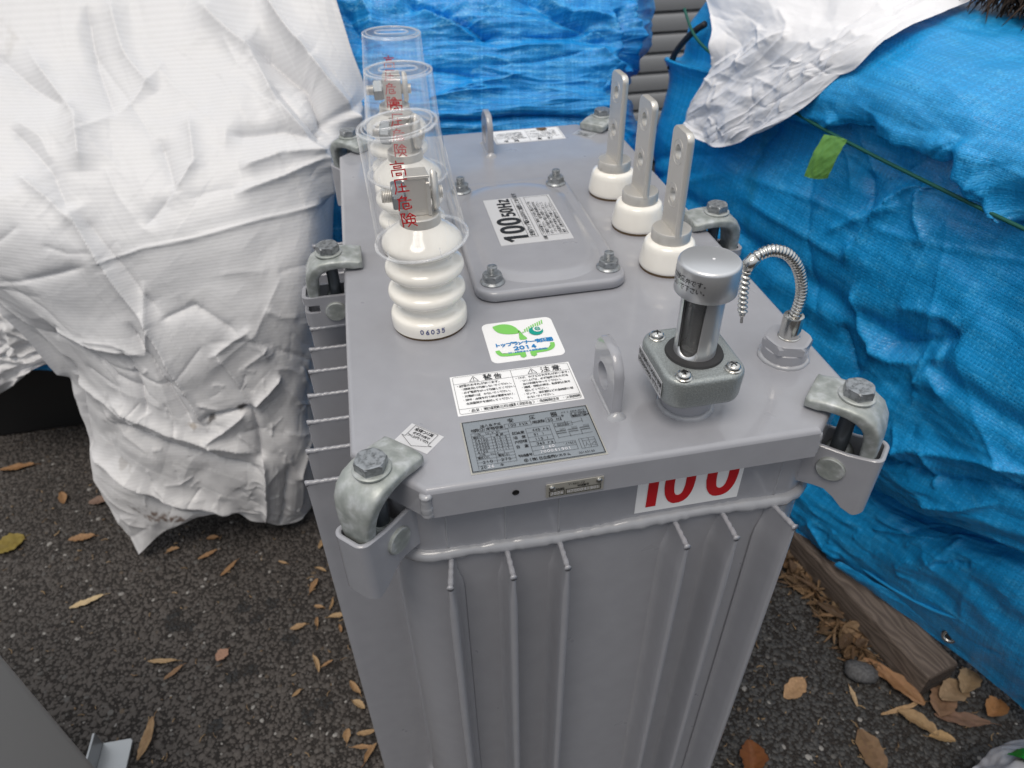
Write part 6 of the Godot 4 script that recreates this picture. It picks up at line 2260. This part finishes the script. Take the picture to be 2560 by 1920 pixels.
	for q in [Vector3(0.6725, 0.106, -0.147), Vector3(0.671, 0.312, -0.098)]:
		s = mb()
		lathe(s, [Vector2(0.0062, 0.0), Vector2(0.0068, 0.0016), Vector2(0.0085, 0.0022), Vector2(0.0118, 0.0012), Vector2(0.0120, 0.0)], 32, Transform3D.IDENTITY, 1.2)
		var yy := Vector3(-0.75, 0.35, 0.55).normalized()
		var xx := yy.cross(Vector3.UP).normalized()
		var fr := Transform3D(Basis(xx, yy, xx.cross(yy)), q - o.position + yy * 0.004)
		obj("eyelet", done(s), M.steel, o, fr)
		s = mb()
		lathe(s, [Vector2(0, 0.0004), Vector2(0.0066, 0.0004), Vector2(0.0066, 0.0008)], 24)
		obj("eyelet_hole", done(s), M.dark, o, fr)
	# sewn hem lines
	for pth in [[Vector3(0.575, 0.095, -0.44), Vector3(0.606, 0.100, -0.335), Vector3(0.632, 0.115, -0.250), Vector3(0.652, 0.150, -0.172), Vector3(0.668, 0.205, -0.100), Vector3(0.690, 0.250, 0.0)]]:
		s = mb()
		tube(s, smooth_path(pth, 10), 0.003, 8)
		obj("piping", done(s), M.blue_tarp, o, Transform3D(Basis.IDENTITY, -o.position + Vector3(-0.006, 0, 0.002)))
	# rope
	var rp := smooth_path([Vector3(0.432, 0.905, -1.00), Vector3(0.430, 0.872, -0.93), Vector3(0.441, 0.853, -0.83), Vector3(0.470, 0.832, -0.68), Vector3(0.488, 0.8225, -0.585), Vector3(0.508, 0.817, -0.49), Vector3(0.533, 0.812, -0.385), Vector3(0.556, 0.809, -0.28), Vector3(0.600, 0.806, -0.08), Vector3(0.650, 0.803, 0.15), Vector3(0.690, 0.80, 0.34)], 8)
	s = mb()
	tube(s, rp, 0.0026, 8)
	tag(obj("rope", done(s), M.rope, self), "thin dark green rope tied round the right blue tarpaulin", "rope")
	s = mb()
	tube(s, smooth_path([Vector3(0.452, 0.890, -0.945), Vector3(0.440, 0.872, -0.966), Vector3(0.432, 0.848, -0.990), Vector3(0.428, 0.822, -1.012), Vector3(0.428, 0.795, -1.024)], 6), 0.006, 8)
	tag(obj("black_cord", done(s), M.rubber, self), "thick black cord round the far end of the right blue tarpaulin", "cord")
	# green tape
	var tape := [[479, 822, -556, 484, 826, -534, 487, 829, -512], [470, 790, -559, 476, 795, -537, 481, 799, -516], [468, 757, -563, 475, 760, -543, 481, 768, -524]]
	o = sheet("green_tape", tape, 20, 24, func(a: float, b: float, _u: float, _v: float) -> float: return 0.0012 * fine.get_noise_2d(a * 2.0, b * 2.0), M.tape, Vector3(-1, 0.2, 0.2))
	tag(o, "torn piece of bright green tape stuck on the right blue tarpaulin under the rope", "tape")
	# white cloth
	var cloth := [
		[478, 992, -1059, 507, 1003, -967, 544, 1011, -885, 592, 1020, -800, 646, 1027, -731, 718, 1031, -677, 813, 1030, -650],
		[455, 927, -951, 478, 938, -865, 505, 952, -784, 539, 962, -717, 581, 970, -662, 633, 974, -628, 698, 971, -603],
		[444, 876, -860, 462, 887, -801, 480, 899, -738, 498, 912, -678, 513, 923, -627, 528, 934, -581, 547, 944, -540],
		[441, 817, -860, 453, 831, -805, 464, 845, -751, 475, 858, -702, 484, 871, -657, 493, 886, -612, 508, 895, -580],
		[427, 752, -881, 438, 765, -827, 448, 779, -780, 458, 794, -732, 467, 806, -691, 475, 819, -653, 482, 831, -618],
		[420, 724, -885, 429, 721, -842, 438, 722, -801, 446, 732, -764, 453, 749, -731, 458, 765, -702, 463, 779, -681]]
	var f5 := [[0.9, 0.11, 0.014, 3.0], [2.5, 0.09, 0.013, 3.4], [1.6, 0.15, 0.012, 2.4], [0.3, 0.13, 0.012, 2.6], [2.0, 0.05, 0.006, 5.0], [0.6, 0.055, 0.005, 5.0]]
	var d5 := func(a: float, b: float, u: float, _v: float) -> float:
		var h := 0.010 * sin(a * 46.0 + 2.0 * sin(b * 7.0)) * smoothstep(0.2, 0.6, b)
		h += facets(fold_n, broad, a, b, f5, 61.0) * (0.75 - 0.5 * u)
		h += 0.001 * fine.get_noise_2d(a, b)
		return h + 0.016
	o = sheet("white_cloth", cloth, 180, 200, d5, M.cloth, Vector3(-1, 0.3, 0.3), self, Vector3(0.5, 0, -0.7), creases(931, 80, [0.0, 0.10, 0.30, 0.38], [0.9, 1.5, 2.3, 0.3], 0.03, 0.12, 0.0045, 0.004))
	tag(o, "thin crumpled white cloth hanging over the right blue tarpaulin", "cloth")

# ---------------------------------------------------------------- ground and small things
func build_ground() -> void:
	var pm := PlaneMesh.new()
	pm.size = Vector2(120, 120)
	var g := obj("ground", pm, M.asphalt)
	tag(g, "dark worn asphalt yard", "", "", "structure")
	var rng := RandomNumberGenerator.new()
	rng.seed = 77
	var meshes := []
	for k in 4:
		var s := mb()
		var rows := []
		for r in 4:
			var ring := PackedVector3Array()
			var ph: float = [0.15, 0.55, 1.05, 1.45][r]
			for i in 7:
				var a := TAU * i / 7.0
				var rad: float = cos(ph) if r > 0 else 1.0
				rad *= 0.85 + 0.3 * rng.randf()
				ring.append(Vector3(cos(a) * rad, [-0.5, 0.25, 0.42, 0.5][r] + 0.10 * (rng.randf() - 0.5), sin(a) * rad * (0.7 + 0.1 * k)))
			rows.append(ring)
		loft(s, rows, true, 0)
		meshes.append(done(s))
	var big := noise(FastNoiseLite.TYPE_SIMPLEX_SMOOTH, 1.2, 88, 3)
	var spots := [Vector2(-0.665, -0.530), Vector2(-0.536, -0.385), Vector2(-0.504, -0.391), Vector2(-0.440, -0.448), Vector2(-0.628, -0.510), Vector2(-0.376, -0.306), Vector2(-0.402, -0.286), Vector2(-0.556, -0.300), Vector2(-0.528, -0.528), Vector2(-0.476, -0.529), Vector2(-0.650, -0.515), Vector2(-0.655, -0.545), Vector2(-0.43, -0.44), Vector2(-0.50, -0.50)]
	var places := [[], [], [], []]
	var tints := [[], [], [], []]
	for area in [[-1.45, -0.19, -1.6, 0.55, 0.0054], [0.19, 1.0, -0.8, 0.55, 0.0054], [-0.19, 0.19, -0.05, 0.55, 0.0054]]:
		var z: float = area[2]
		while z < area[3]:
			var x: float = area[0]
			while x < area[1]:
				var p := Vector2(x + (rng.randf() - 0.5) * area[4] * 1.1, z + (rng.randf() - 0.5) * area[4] * 1.1)
				var sz := 0.0034 + 0.0028 * pow(rng.randf(), 1.5)
				if rng.randf() < 0.07:
					sz *= 1.45
				var b := Basis(Vector3.UP, rng.randf() * TAU) * Basis(Vector3.RIGHT, (rng.randf() - 0.5) * 0.7) * Basis(Vector3.BACK, (rng.randf() - 0.5) * 0.7)
				b = b * Basis.from_scale(Vector3(sz, sz * (0.45 + 0.4 * rng.randf()), sz))
				var k := rng.randi() % 4
				places[k].append(Transform3D(b, Vector3(p.x, -0.0006 - 0.0012 * rng.randf(), p.y)))
				var v := 0.044 + 0.012 * rng.randf() + 0.020 * big.get_noise_2d(p.x, p.y)
				var c := Color(v * 1.13, v * 0.97, v * 0.88)
				if p.x > 0.0:
					c = Color(v * 0.82, v * 0.80, v * 0.79)
				var luck := rng.randf()
				if luck < 0.012:
					c = Color(0.24, 0.23, 0.22)
				elif luck < 0.05:
					c = Color(v * 1.5, v * 1.42, v * 1.36)
				elif luck < 0.06:
					c = Color(v * 1.5, v * 1.1, v * 0.75)
				for q in spots:
					if p.distance_to(q) < 0.010 + 0.006 * rng.randf():
						c = Color(0.012, 0.012, 0.013)
				tints[k].append(c)
				x += area[4]
			z += area[4]
	for k in 4:
		var mm := MultiMesh.new()
		mm.transform_format = MultiMesh.TRANSFORM_3D
		mm.use_colors = true
		mm.mesh = meshes[k]
		mm.instance_count = places[k].size()
		for i in places[k].size():
			mm.set_instance_transform(i, places[k][i])
			mm.set_instance_color(i, tints[k][i])
		var mi := MultiMeshInstance3D.new()
		mi.multimesh = mm
		mi.material_override = M.chip
		mi.name = numbered(self, "asphalt_chips")
		add_child(mi, true)
		tag(mi, "bare stone chips of the worn asphalt surface", "asphalt", "", "stuff")

func leaf_mesh(length: float, width: float, curl: float, c: Color, seed_: int, ragged := 0.15) -> ArrayMesh:
	var rng := RandomNumberGenerator.new()
	rng.seed = seed_
	var n := noise(FastNoiseLite.TYPE_SIMPLEX, 1.0, seed_, 2)
	var nu := 14
	var nv := 6
	var pos := []
	for i in nu + 1:
		var t := float(i) / nu
		var w := width * 0.5 * pow(sin(PI * clampf(t * 0.94 + 0.03, 0.0, 1.0)), 0.75) * (1.0 + ragged * n.get_noise_2d(t * 5.0, 3.0))
		for j in nv + 1:
			var q := float(j) / nv * 2.0 - 1.0
			var x := (t - 0.5) * length
			var z := q * w * (1.0 + ragged * 0.6 * n.get_noise_2d(t * 8.0, q * 4.0)) + curl * 0.25 * length * sin(t * 2.6) * 0.5
			var y := absf(q) * w * curl * 1.3 + 0.10 * length * curl * (2.0 * t - 1.0) * (2.0 * t - 1.0) + 0.035 * length * n.get_noise_2d(t * 3.0 + 9.0, q * 1.6) + 0.003
			pos.append(Vector3(x, maxf(y, 0.0008), z))
	var s := mb()
	s.set_smooth_group(1)
	for i in nu:
		for j in nv:
			var a := i * (nv + 1) + j
			var k := 0.82 + 0.3 * (0.5 + 0.5 * n.get_noise_2d(i * 0.9, j * 1.1)) - (0.10 if j == 2 or j == 3 else 0.0)
			s.set_color(Color(c.r * k, c.g * k, c.b * k))
			quadn(s, pos[a], pos[a + nv + 1], pos[a + nv + 2], pos[a + 1], Vector3.UP)
	s.set_color(Color(c.r * 0.8, c.g * 0.75, c.b * 0.7))
	tube(s, PackedVector3Array([Vector3(length * 0.45, 0.002, curl * 0.12 * length), Vector3(length * 0.58, 0.003, curl * 0.10 * length), Vector3(length * 0.70, 0.002, curl * 0.2 * length)]), PackedFloat32Array([0.0007, 0.0006, 0.0004]), 5)
	return done(s)

func leaf(called: String, at: Vector2, turn: float, length: float, width: float, curl: float, c: Color, seed_: int, label: String, group := "", y := 0.0022, tip := Basis.IDENTITY) -> MeshInstance3D:
	var o := obj(called, leaf_mesh(length, width, curl, c, seed_), M.leaf, self, Transform3D(Basis(Vector3.UP, turn) * tip, Vector3(at.x, y, at.y)))
	tag(o, label, "leaf", group)
	return o

func build_litter() -> void:
	var tan_c := Color(0.27, 0.155, 0.078)
	var brown := Color(0.10, 0.058, 0.033)
	var straw := Color(0.36, 0.25, 0.14)
	leaf("fallen_leaf", Vector2(-1.027, -0.788), 0.5, 0.062, 0.050, 0.12, Color(0.20, 0.15, 0.035), 1, "roundish yellow-green leaf with dark spots on the asphalt at the far left edge")
	leaf("fallen_leaf", Vector2(-0.878, -0.773), 0.1, 0.052, 0.019, 0.5, tan_c, 2, "orange-brown curled leaf left of the white tarpaulin's lowest corner")
	leaf("fallen_leaf", Vector2(-1.084, -1.032), 0.1, 0.075, 0.020, 0.3, Color(0.24, 0.13, 0.06), 3, "long brown leaf in the dark gap below the far left tarpaulins")
	leaf("fallen_leaf", Vector2(-0.951, -0.903), 2.0, 0.042, 0.018, 0.4, tan_c, 4, "folded brown leaf between the far left gap and the white tarpaulin")
	leaf("fallen_leaf", Vector2(-0.828, -0.603), 0.35, 0.060, 0.014, 0.3, Color(0.52, 0.40, 0.24), 5, "pale straw-coloured wavy strip of leaf lying alone on the left asphalt")
	leaf("fallen_leaf", Vector2(-0.661, -0.441), -0.15, 0.052, 0.009, 0.2, straw, 6, "thin straw-like blade in the middle of the left asphalt")
	leaf("fallen_leaf", Vector2(-0.638, -0.413), 0.7, 0.036, 0.010, 0.3, Color(0.25, 0.15, 0.085), 7, "narrow brown leaf just below the thin straw-like blade")
	leaf("fallen_leaf", Vector2(-0.556, -0.430), 0.9, 0.026, 0.022, 0.3, Color(0.34, 0.20, 0.14), 8, "small pinkish brown leaf scrap on the left asphalt")
	leaf("fallen_leaf", Vector2(-0.664, -0.299), 1.45, 0.072, 0.016, 0.35, Color(0.34, 0.22, 0.12), 9, "tapering tan leaf pointing down beside the angle bracket")
	leaf("fallen_leaf", Vector2(-0.611, -0.672), 0.5, 0.040, 0.010, 0.4, tan_c, 10, "slim orange-brown leaf under the white tarpaulin's hem")
	leaf("fallen_leaf", Vector2(-0.565, -0.627), 0.9, 0.044, 0.009, 0.3, tan_c, 11, "slim brown leaf a little nearer than the one under the hem")
	leaf("fallen_leaf", Vector2(-0.606, -0.715), 0.0, 0.024, 0.012, 0.5, tan_c, 12, "small curled leaf right below the white tarpaulin's hem")
	leaf("fallen_leaf", Vector2(-0.865, -0.879), 0.2, 0.048, 0.026, 0.3, Color(0.20, 0.13, 0.10), 13, "dull brown leaf half under the white tarpaulin's left edge")
	var k := 20
	for q in [[-0.381, -0.583], [-0.394, -0.548], [-0.384, -0.497], [-0.362, -0.497], [-0.349, -0.467], [-0.386, -0.463], [-0.422, -0.461], [-0.389, -0.376], [-0.369, -0.373], [-0.320, -0.318], [-0.421, -0.328], [-0.316, -0.284], [-0.299, -0.198], [-0.457, -0.619], [-0.381, -0.651], [-0.31, -0.21], [-0.335, -0.235], [-0.305, -0.235], [-0.345, -0.44], [-0.682, -0.696]]:
		leaf("leaf_scrap", Vector2(q[0], q[1]), k * 1.7, 0.016 + 0.022 * fposmod(k * 0.37, 1.0), 0.005 + 0.008 * fposmod(k * 0.61, 1.0), 0.3 + 0.6 * fposmod(k * 0.43, 1.0), tan_c.lerp(straw, fposmod(k * 0.29, 1.0)), k, "dry tan leaf scrap on the asphalt along the transformer's left side", "leaf scraps left of the transformer")
		k += 1
	# right-hand side
	leaf("fallen_leaf", Vector2(0.422, -0.160), 0.5, 0.056, 0.030, 0.3, Color(0.40, 0.25, 0.14), 50, "light tan folded leaf alone on the asphalt right of the transformer")
	leaf("fallen_leaf", Vector2(0.488, -0.036), 1.5, 0.074, 0.040, 0.18, Color(0.17, 0.105, 0.06), 51, "broad brown pointed leaf lying flat near the lower right corner")
	leaf("fallen_leaf", Vector2(0.292, -0.065), 1.2, 0.060, 0.040, 0.7, Color(0.17, 0.065, 0.025), 52, "crumpled rust-red leaf beside the transformer's foot")
	leaf("fallen_leaf", Vector2(0.513, -0.126), 1.4, 0.036, 0.008, 0.3, Color(0.40, 0.29, 0.18), 53, "thin pale leaf strip on the asphalt below the grey stone")
	leaf("fallen_leaf", Vector2(0.590, -0.133), 2.1, 0.110, 0.030, 0.35, Color(0.24, 0.13, 0.065), 54, "long brown leaf leaning against the end of the timber beam", "", 0.006)
	leaf("fallen_leaf", Vector2(0.589, -0.061), 2.3, 0.064, 0.026, 0.6, Color(0.27, 0.18, 0.095), 55, "crinkled tan leaf hanging down in front of the beam's end")
	leaf("fallen_leaf", Vector2(0.613, -0.031), 2.8, 0.040, 0.018, 0.6, Color(0.33, 0.22, 0.11), 56, "small crinkled yellow-brown leaf nearest the lower edge")
	leaf("fallen_leaf", Vector2(0.653, -0.088), 0.9, 0.060, 0.042, 0.3, Color(0.20, 0.12, 0.075), 57, "brown leaf on the left of the heap in front of the beam")
	leaf("fallen_leaf", Vector2(0.678, -0.097), 0.3, 0.060, 0.040, 0.35, Color(0.26, 0.18, 0.11), 58, "greyish tan leaf on top of the heap in front of the beam", "", 0.010)
	leaf("fallen_leaf", Vector2(0.706, -0.106), 0.8, 0.052, 0.034, 0.7, Color(0.27, 0.19, 0.11), 59, "upturned tan leaf at the back of the heap in front of the beam", "", 0.014)
	leaf("fallen_leaf", Vector2(0.668, -0.055), -0.35, 0.088, 0.024, 0.15, Color(0.16, 0.095, 0.065), 60, "long dark brown leaf at the front of the heap by the beam")
	leaf("fallen_leaf", Vector2(0.728, -0.060), 0.6, 0.042, 0.034, 0.8, Color(0.30, 0.15, 0.06), 61, "orange-brown curled leaf right of the heap, under the tarpaulin's edge")
	leaf("fallen_leaf", Vector2(0.579, -0.092), 0.1, 0.078, 0.009, 0.3, Color(0.38, 0.25, 0.14), 62, "straw-like strip lying across the asphalt at the beam's end")
	var rng := RandomNumberGenerator.new()
	rng.seed = 321
	for i in 110:
		var t := pow(rng.randf(), 0.9)
		var p := Vector2(0.540, -0.445).lerp(Vector2(0.572, -0.165), t) + Vector2((rng.randf() - 0.62) * 0.046, (rng.randf() - 0.5) * 0.02)
		var c: Color = brown.lerp(tan_c, rng.randf()).lerp(straw, rng.randf() * rng.randf() * 0.5) * Color(0.72, 0.76, 0.82)
		var narrow := rng.randf() < 0.65
		leaf("litter_leaf", p, rng.randf() * TAU, 0.022 + 0.040 * rng.randf(), (0.003 if narrow else 0.014) + 0.006 * rng.randf(), 0.3 + 0.5 * rng.randf(), c, 200 + i, "dry brown leaf in the row of litter along the timber beam", "litter leaves along the timber beam", 0.002 + 0.022 * rng.randf() * rng.randf(), Basis(Vector3.RIGHT, (rng.randf() - 0.5) * 1.8) * Basis(Vector3.BACK, (rng.randf() - 0.5) * 0.6))
	# bits
	var s := mb()
	for i in 420:
		var left := i % 3 != 0
		var p := Vector2(lerpf(-1.1, -0.26, rng.randf()), lerpf(-0.95, 0.05, rng.randf())) if left else Vector2(lerpf(0.26, 0.8, rng.randf()), lerpf(-0.35, 0.08, rng.randf()))
		var a := rng.randf() * TAU
		var l := 0.003 + 0.012 * pow(rng.randf(), 2.0)
		var d := Vector3(cos(a), 0, sin(a)) * l
		var c: Color = straw.lerp(brown, rng.randf() * 0.8)
		s.set_color(c)
		var q := Vector3(p.x, 0.0030 + 0.002 * rng.randf(), p.y)
		tube(s, PackedVector3Array([q - d * 0.5, q + Vector3(-d.z, 0.001, d.x) * 0.15, q + d * 0.5]), 0.0005 + 0.0007 * rng.randf(), 5)
	tag(obj("straw_bits", done(s), M.leaf), "tiny scattered bits of straw and leaf on the asphalt", "litter", "", "stuff")

func build_timber() -> void:
	var b := base("timber_beam", self, Transform3D(Basis(Vector3.UP, 0.207), Vector3(0.6195, 0, -0.104)))
	tag(b, "weathered square timber beam under the hem of the right blue tarpaulin", "timber")
	var s := mb()
	# local: near end at z = 0, runs to -z; left edge at x = 0
	prism(s, rrect(0.0, -0.70, 0.069, 0.0, 0.004, 3), [[0.002, 0.0], [0.0, 0.002], [0.0, 0.059], [0.0008, 0.0612], [0.002, 0.062]])
	var mesh := done(s)
	obj("beam", uv_along(mesh, 0.35), M.wood, b)
	s = mb()
	prism(s, PackedVector2Array([Vector2(0.0025, 0.0025), Vector2(0.0665, 0.0025), Vector2(0.0665, 0.0595), Vector2(0.0025, 0.0595)]), [[0.0, 0.0], [0.001, 0.0012]], Transform3D(Basis(Vector3.RIGHT, Vector3(0, 0, 1), Vector3(0, 1, 0)), Vector3(0, 0, 0.0)))
	obj("end_grain", done(s), M.wood_end, b)
	s = mb()
	var cpath := PackedVector3Array()
	for i in 12:
		var t := i / 11.0
		cpath.append(Vector3(lerpf(0.006, 0.064, t), 0.026 + 0.012 * t + 0.004 * sin(t * 9.0), 0.0008))
	tube(s, cpath, 0.0011, 6)
	obj("split", done(s), M.dark, b)

func uv_along(m: ArrayMesh, scale: float) -> ArrayMesh:
	var arr := m.surface_get_arrays(0)
	var v: PackedVector3Array = arr[Mesh.ARRAY_VERTEX]
	var n: PackedVector3Array = arr[Mesh.ARRAY_NORMAL]
	var uv := PackedVector2Array()
	for i in v.size():
		if absf(n[i].y) > 0.7:
			uv.append(Vector2(v[i].x, v[i].z * 0.45) / scale * 2.2)
		else:
			uv.append(Vector2(v[i].y + 0.11, v[i].z * 0.45) / scale * 2.2)
	arr[Mesh.ARRAY_TEX_UV] = uv
	var out := ArrayMesh.new()
	out.add_surface_from_arrays(Mesh.PRIMITIVE_TRIANGLES, arr)
	return out

func build_small_things() -> void:
	var rng := RandomNumberGenerator.new()
	rng.seed = 55
	# stone
	var s := mb()
	var rings := []
	for r in 8:
		var ph := -0.6 + (PI / 2 + 0.55) * r / 7.0
		var ring := PackedVector3Array()
		for i in 14:
			var a := TAU * i / 14
			var k := 0.92 + 0.14 * sin(a * 3.0 + r) * 0.6 + 0.05 * rng.randf()
			ring.append(Vector3(cos(a) * cos(ph) * 0.030 * k, 0.012 + sin(ph) * 0.016, sin(a) * cos(ph) * 0.021 * k))
		rings.append(ring)
	loft(s, rings, true, 1)
	tag(obj("stone", done(s), M.stone, self, Transform3D(Basis(Vector3.UP, -0.6), Vector3(0.546, 0.002, -0.160))), "smooth grey stone beside the leaf litter and the timber beam", "stone")
	# roller shutter behind
	var sh := base("roller_shutter", self, Transform3D(Basis.IDENTITY, Vector3(0.5, 0, -2.45)))
	tag(sh, "grey slatted roller shutter of the building behind the tarpaulins", "shutter")
	s = mb()
	var prof := PackedVector2Array([Vector2(0.0, 0.0), Vector2(0.012, 0.003), Vector2(0.014, 0.018), Vector2(0.014, 0.050), Vector2(0.010, 0.060), Vector2(0.002, 0.063), Vector2(-0.006, 0.066), Vector2(-0.006, 0.0)])
	var xf := Transform3D(Basis(Vector3(0, 0, 1), Vector3(1, 0, 0), Vector3(0, 1, 0)), Vector3(-1.6, 0, 0))
	prism(s, prof, [[0.0, 0.0], [0.0, 3.2]], xf)
	var slat := done(s)
	for i in 34:
		obj("slat", slat, M.slat, sh, Transform3D(Basis.IDENTITY, Vector3(0, 0.02 + i * 0.072, 0)))
	s = mb()
	box(s, -1.72, -1.6, 0.0, 2.6, -0.06, 0.05, 0.004)
	box(s, 1.6, 1.72, 0.0, 2.6, -0.06, 0.05, 0.004)
	box(s, -1.72, 1.72, 2.47, 2.85, -0.10, 0.08, 0.004)
	box(s, -1.6, 1.6, 0.0, 2.47, -0.06, -0.03, 0.002)
	obj("frame", done(s), M.slat, sh)
	# upright grey cabinet edge, lower left
	s = mb()
	var cab := base("metal_cabinet", self, Transform3D(Basis(Vector3.UP, -0.30), Vector3(-0.660, 0, -0.150)))
	tag(cab, "plain grey metal cabinet cut off by the lower left corner", "cabinet")
	prism(s, rrect(-0.55, -0.03, 0.0, 0.30, 0.012, 6), [[0.002, 0.03], [0.0, 0.032], [0.0, 0.60], [0.004, 0.604]])
	obj("body", done(s), M.panel, cab)
	# angle bracket on the ground
	var an := base("angle_bracket", self, Transform3D(Basis(Vector3.UP, -0.02), Vector3(-0.729, 0, -0.303)))
	tag(an, "galvanised steel angle bracket with a bolt hole, low in the left corner", "bracket")
	s = mb()
	box(s, -0.004, 0.0, 0.0, 0.045, 0.0, 0.30, 0.0006)
	obj("upright_leg", done(s), M.zinc, an)
	s = mb()
	var leg := PackedVector2Array([Vector2(0.0002, 0.0), Vector2(0.043, 0.0), Vector2(0.047, 0.004), Vector2(0.047, 0.30), Vector2(0.0002, 0.30)])
	prism(s, leg, [[0.0005, 0.006], [0.0, 0.0065], [0.0, 0.0095], [0.0005, 0.010]])
	obj("flat_leg", done(s), M.zinc, an)
	s = mb()
	lathe(s, [Vector2(0, 0.0102), Vector2(0.0085, 0.0102), Vector2(0.0087, 0.0104)], 28, Transform3D(Basis.IDENTITY, Vector3(0.026, 0, 0.056)))
	obj("bolt_hole", done(s), M.dark, an)
	# plastic bag, lower right
	var bag := [
		[480, 40, 110, 560, 60, 60, 620, 70, 40, 700, 60, 30, 800, 40, 40],
		[480, 90, 140, 560, 125, 95, 630, 135, 75, 710, 125, 65, 800, 90, 80],
		[500, 120, 190, 570, 165, 160, 640, 180, 150, 720, 170, 140, 800, 120, 150],
		[500, 60, 260, 580, 100, 260, 650, 110, 260, 720, 100, 260, 800, 60, 260]]
	var n := noise(FastNoiseLite.TYPE_SIMPLEX, 9.0, 7, 3)
	var dsp := func(a: float, b: float, _u: float, _v: float) -> float: return 0.008 * n.get_noise_2d(a, b)
	var o := sheet("plastic_bag", bag, 60, 50, dsp, M.bag, Vector3(0, 1, -0.2), self, Vector3(0.64, 0, 0.14))
	o.position += Vector3(0.0, 0.012, -0.012)
	tag(o, "translucent white plastic bag with a green print in the lower right corner", "bag")
	var pr := [[606, 112, 62, 650, 112, 60, 710, 105, 60], [604, 140, 80, 650, 141, 78, 715, 135, 76], [602, 160, 112, 650, 163, 110, 720, 155, 108]]
	for r in pr:
		for i in 9:
			r[i] = r[i] - [640, 0, 140][i % 3] + [0, 9, 0][i % 3]
	sheet("green_print", pr, 16, 16, dsp, M.bag_green, Vector3(0, 1, -0.2), o)
	# dry fibres lying on the right tarpaulin
	s = mb()
	for i in 1100:
		var t := rng.randf()
		var p := Vector3(0.690, 0.985, -0.625).lerp(Vector3(0.775, 0.962, -0.36), t) + Vector3(rng.randf() * 0.10 - 0.006, rng.randf() * 0.035, (rng.randf() - 0.5) * 0.05)
		var d := Vector3(-0.35 + 0.7 * (rng.randf() - 0.5), -0.45 * rng.randf(), 0.5 + 0.8 * (rng.randf() - 0.5)).normalized() * (0.025 + 0.04 * rng.randf())
		var kk := 0.5 + 1.1 * rng.randf()
		s.set_color(Color(0.20 * kk, 0.155 * kk, 0.12 * kk))
		tube(s, PackedVector3Array([p, p + d * 0.5 + Vector3(0, 0.006, 0), p + d]), PackedFloat32Array([0.0020, 0.0016, 0.0005]), 5)
	tag(obj("dry_fibre_clump", done(s), M.fibre, self), "brown dry fibrous clump lying on top of the right blue tarpaulin", "dry fibres")

func _ready() -> void:
	var cam := Camera3D.new()
	cam.name = "camera"
	cam.position = Vector3(-0.16558, 1.19561, 0.37435)
	cam.rotation_degrees = Vector3(-38.631, -10.803, -0.989)
	cam.fov = 56.25
	cam.near = 0.02
	cam.far = 300.0
	var ca := CameraAttributesPhysical.new()
	ca.frustum_focal_length = 22.45
	ca.frustum_focus_distance = 0.60
	ca.exposure_aperture = 8.0
	cam.attributes = ca
	cam.fov = 56.25
	add_child(cam)
	cam.current = true
	var sky := ProceduralSkyMaterial.new()
	sky.sky_top_color = Color(0.97, 0.985, 1.0)
	sky.sky_horizon_color = Color(0.47, 0.49, 0.52)
	sky.sky_curve = 0.55
	sky.ground_bottom_color = Color(0.25, 0.25, 0.25)
	sky.ground_horizon_color = Color(0.55, 0.55, 0.55)
	sky.energy_multiplier = 1.0
	var env := Environment.new()
	env.background_mode = Environment.BG_SKY
	env.sky = Sky.new()
	env.sky.sky_material = sky
	env.tonemap_mode = Environment.TONE_MAPPER_LINEAR
	env.tonemap_exposure = 1.33
	env.sdfgi_enabled = true
	env.ssao_enabled = true
	env.ssil_enabled = true
	var we := WorldEnvironment.new()
	we.environment = env
	add_child(we)
	var sun := DirectionalLight3D.new()
	sun.name = "sun"
	sun.light_energy = 0.45
	sun.light_angular_distance = 30.0
	sun.light_color = Color(1.0, 0.97, 0.93)
	sun.shadow_enabled = true
	sun.rotation_degrees = Vector3(-68, -35, 0)
	add_child(sun)
	make_materials()
	add_glyphs()
	build_ground()
	build_tarps()
	build_transformer()
	build_timber()
	build_small_things()
	build_litter()
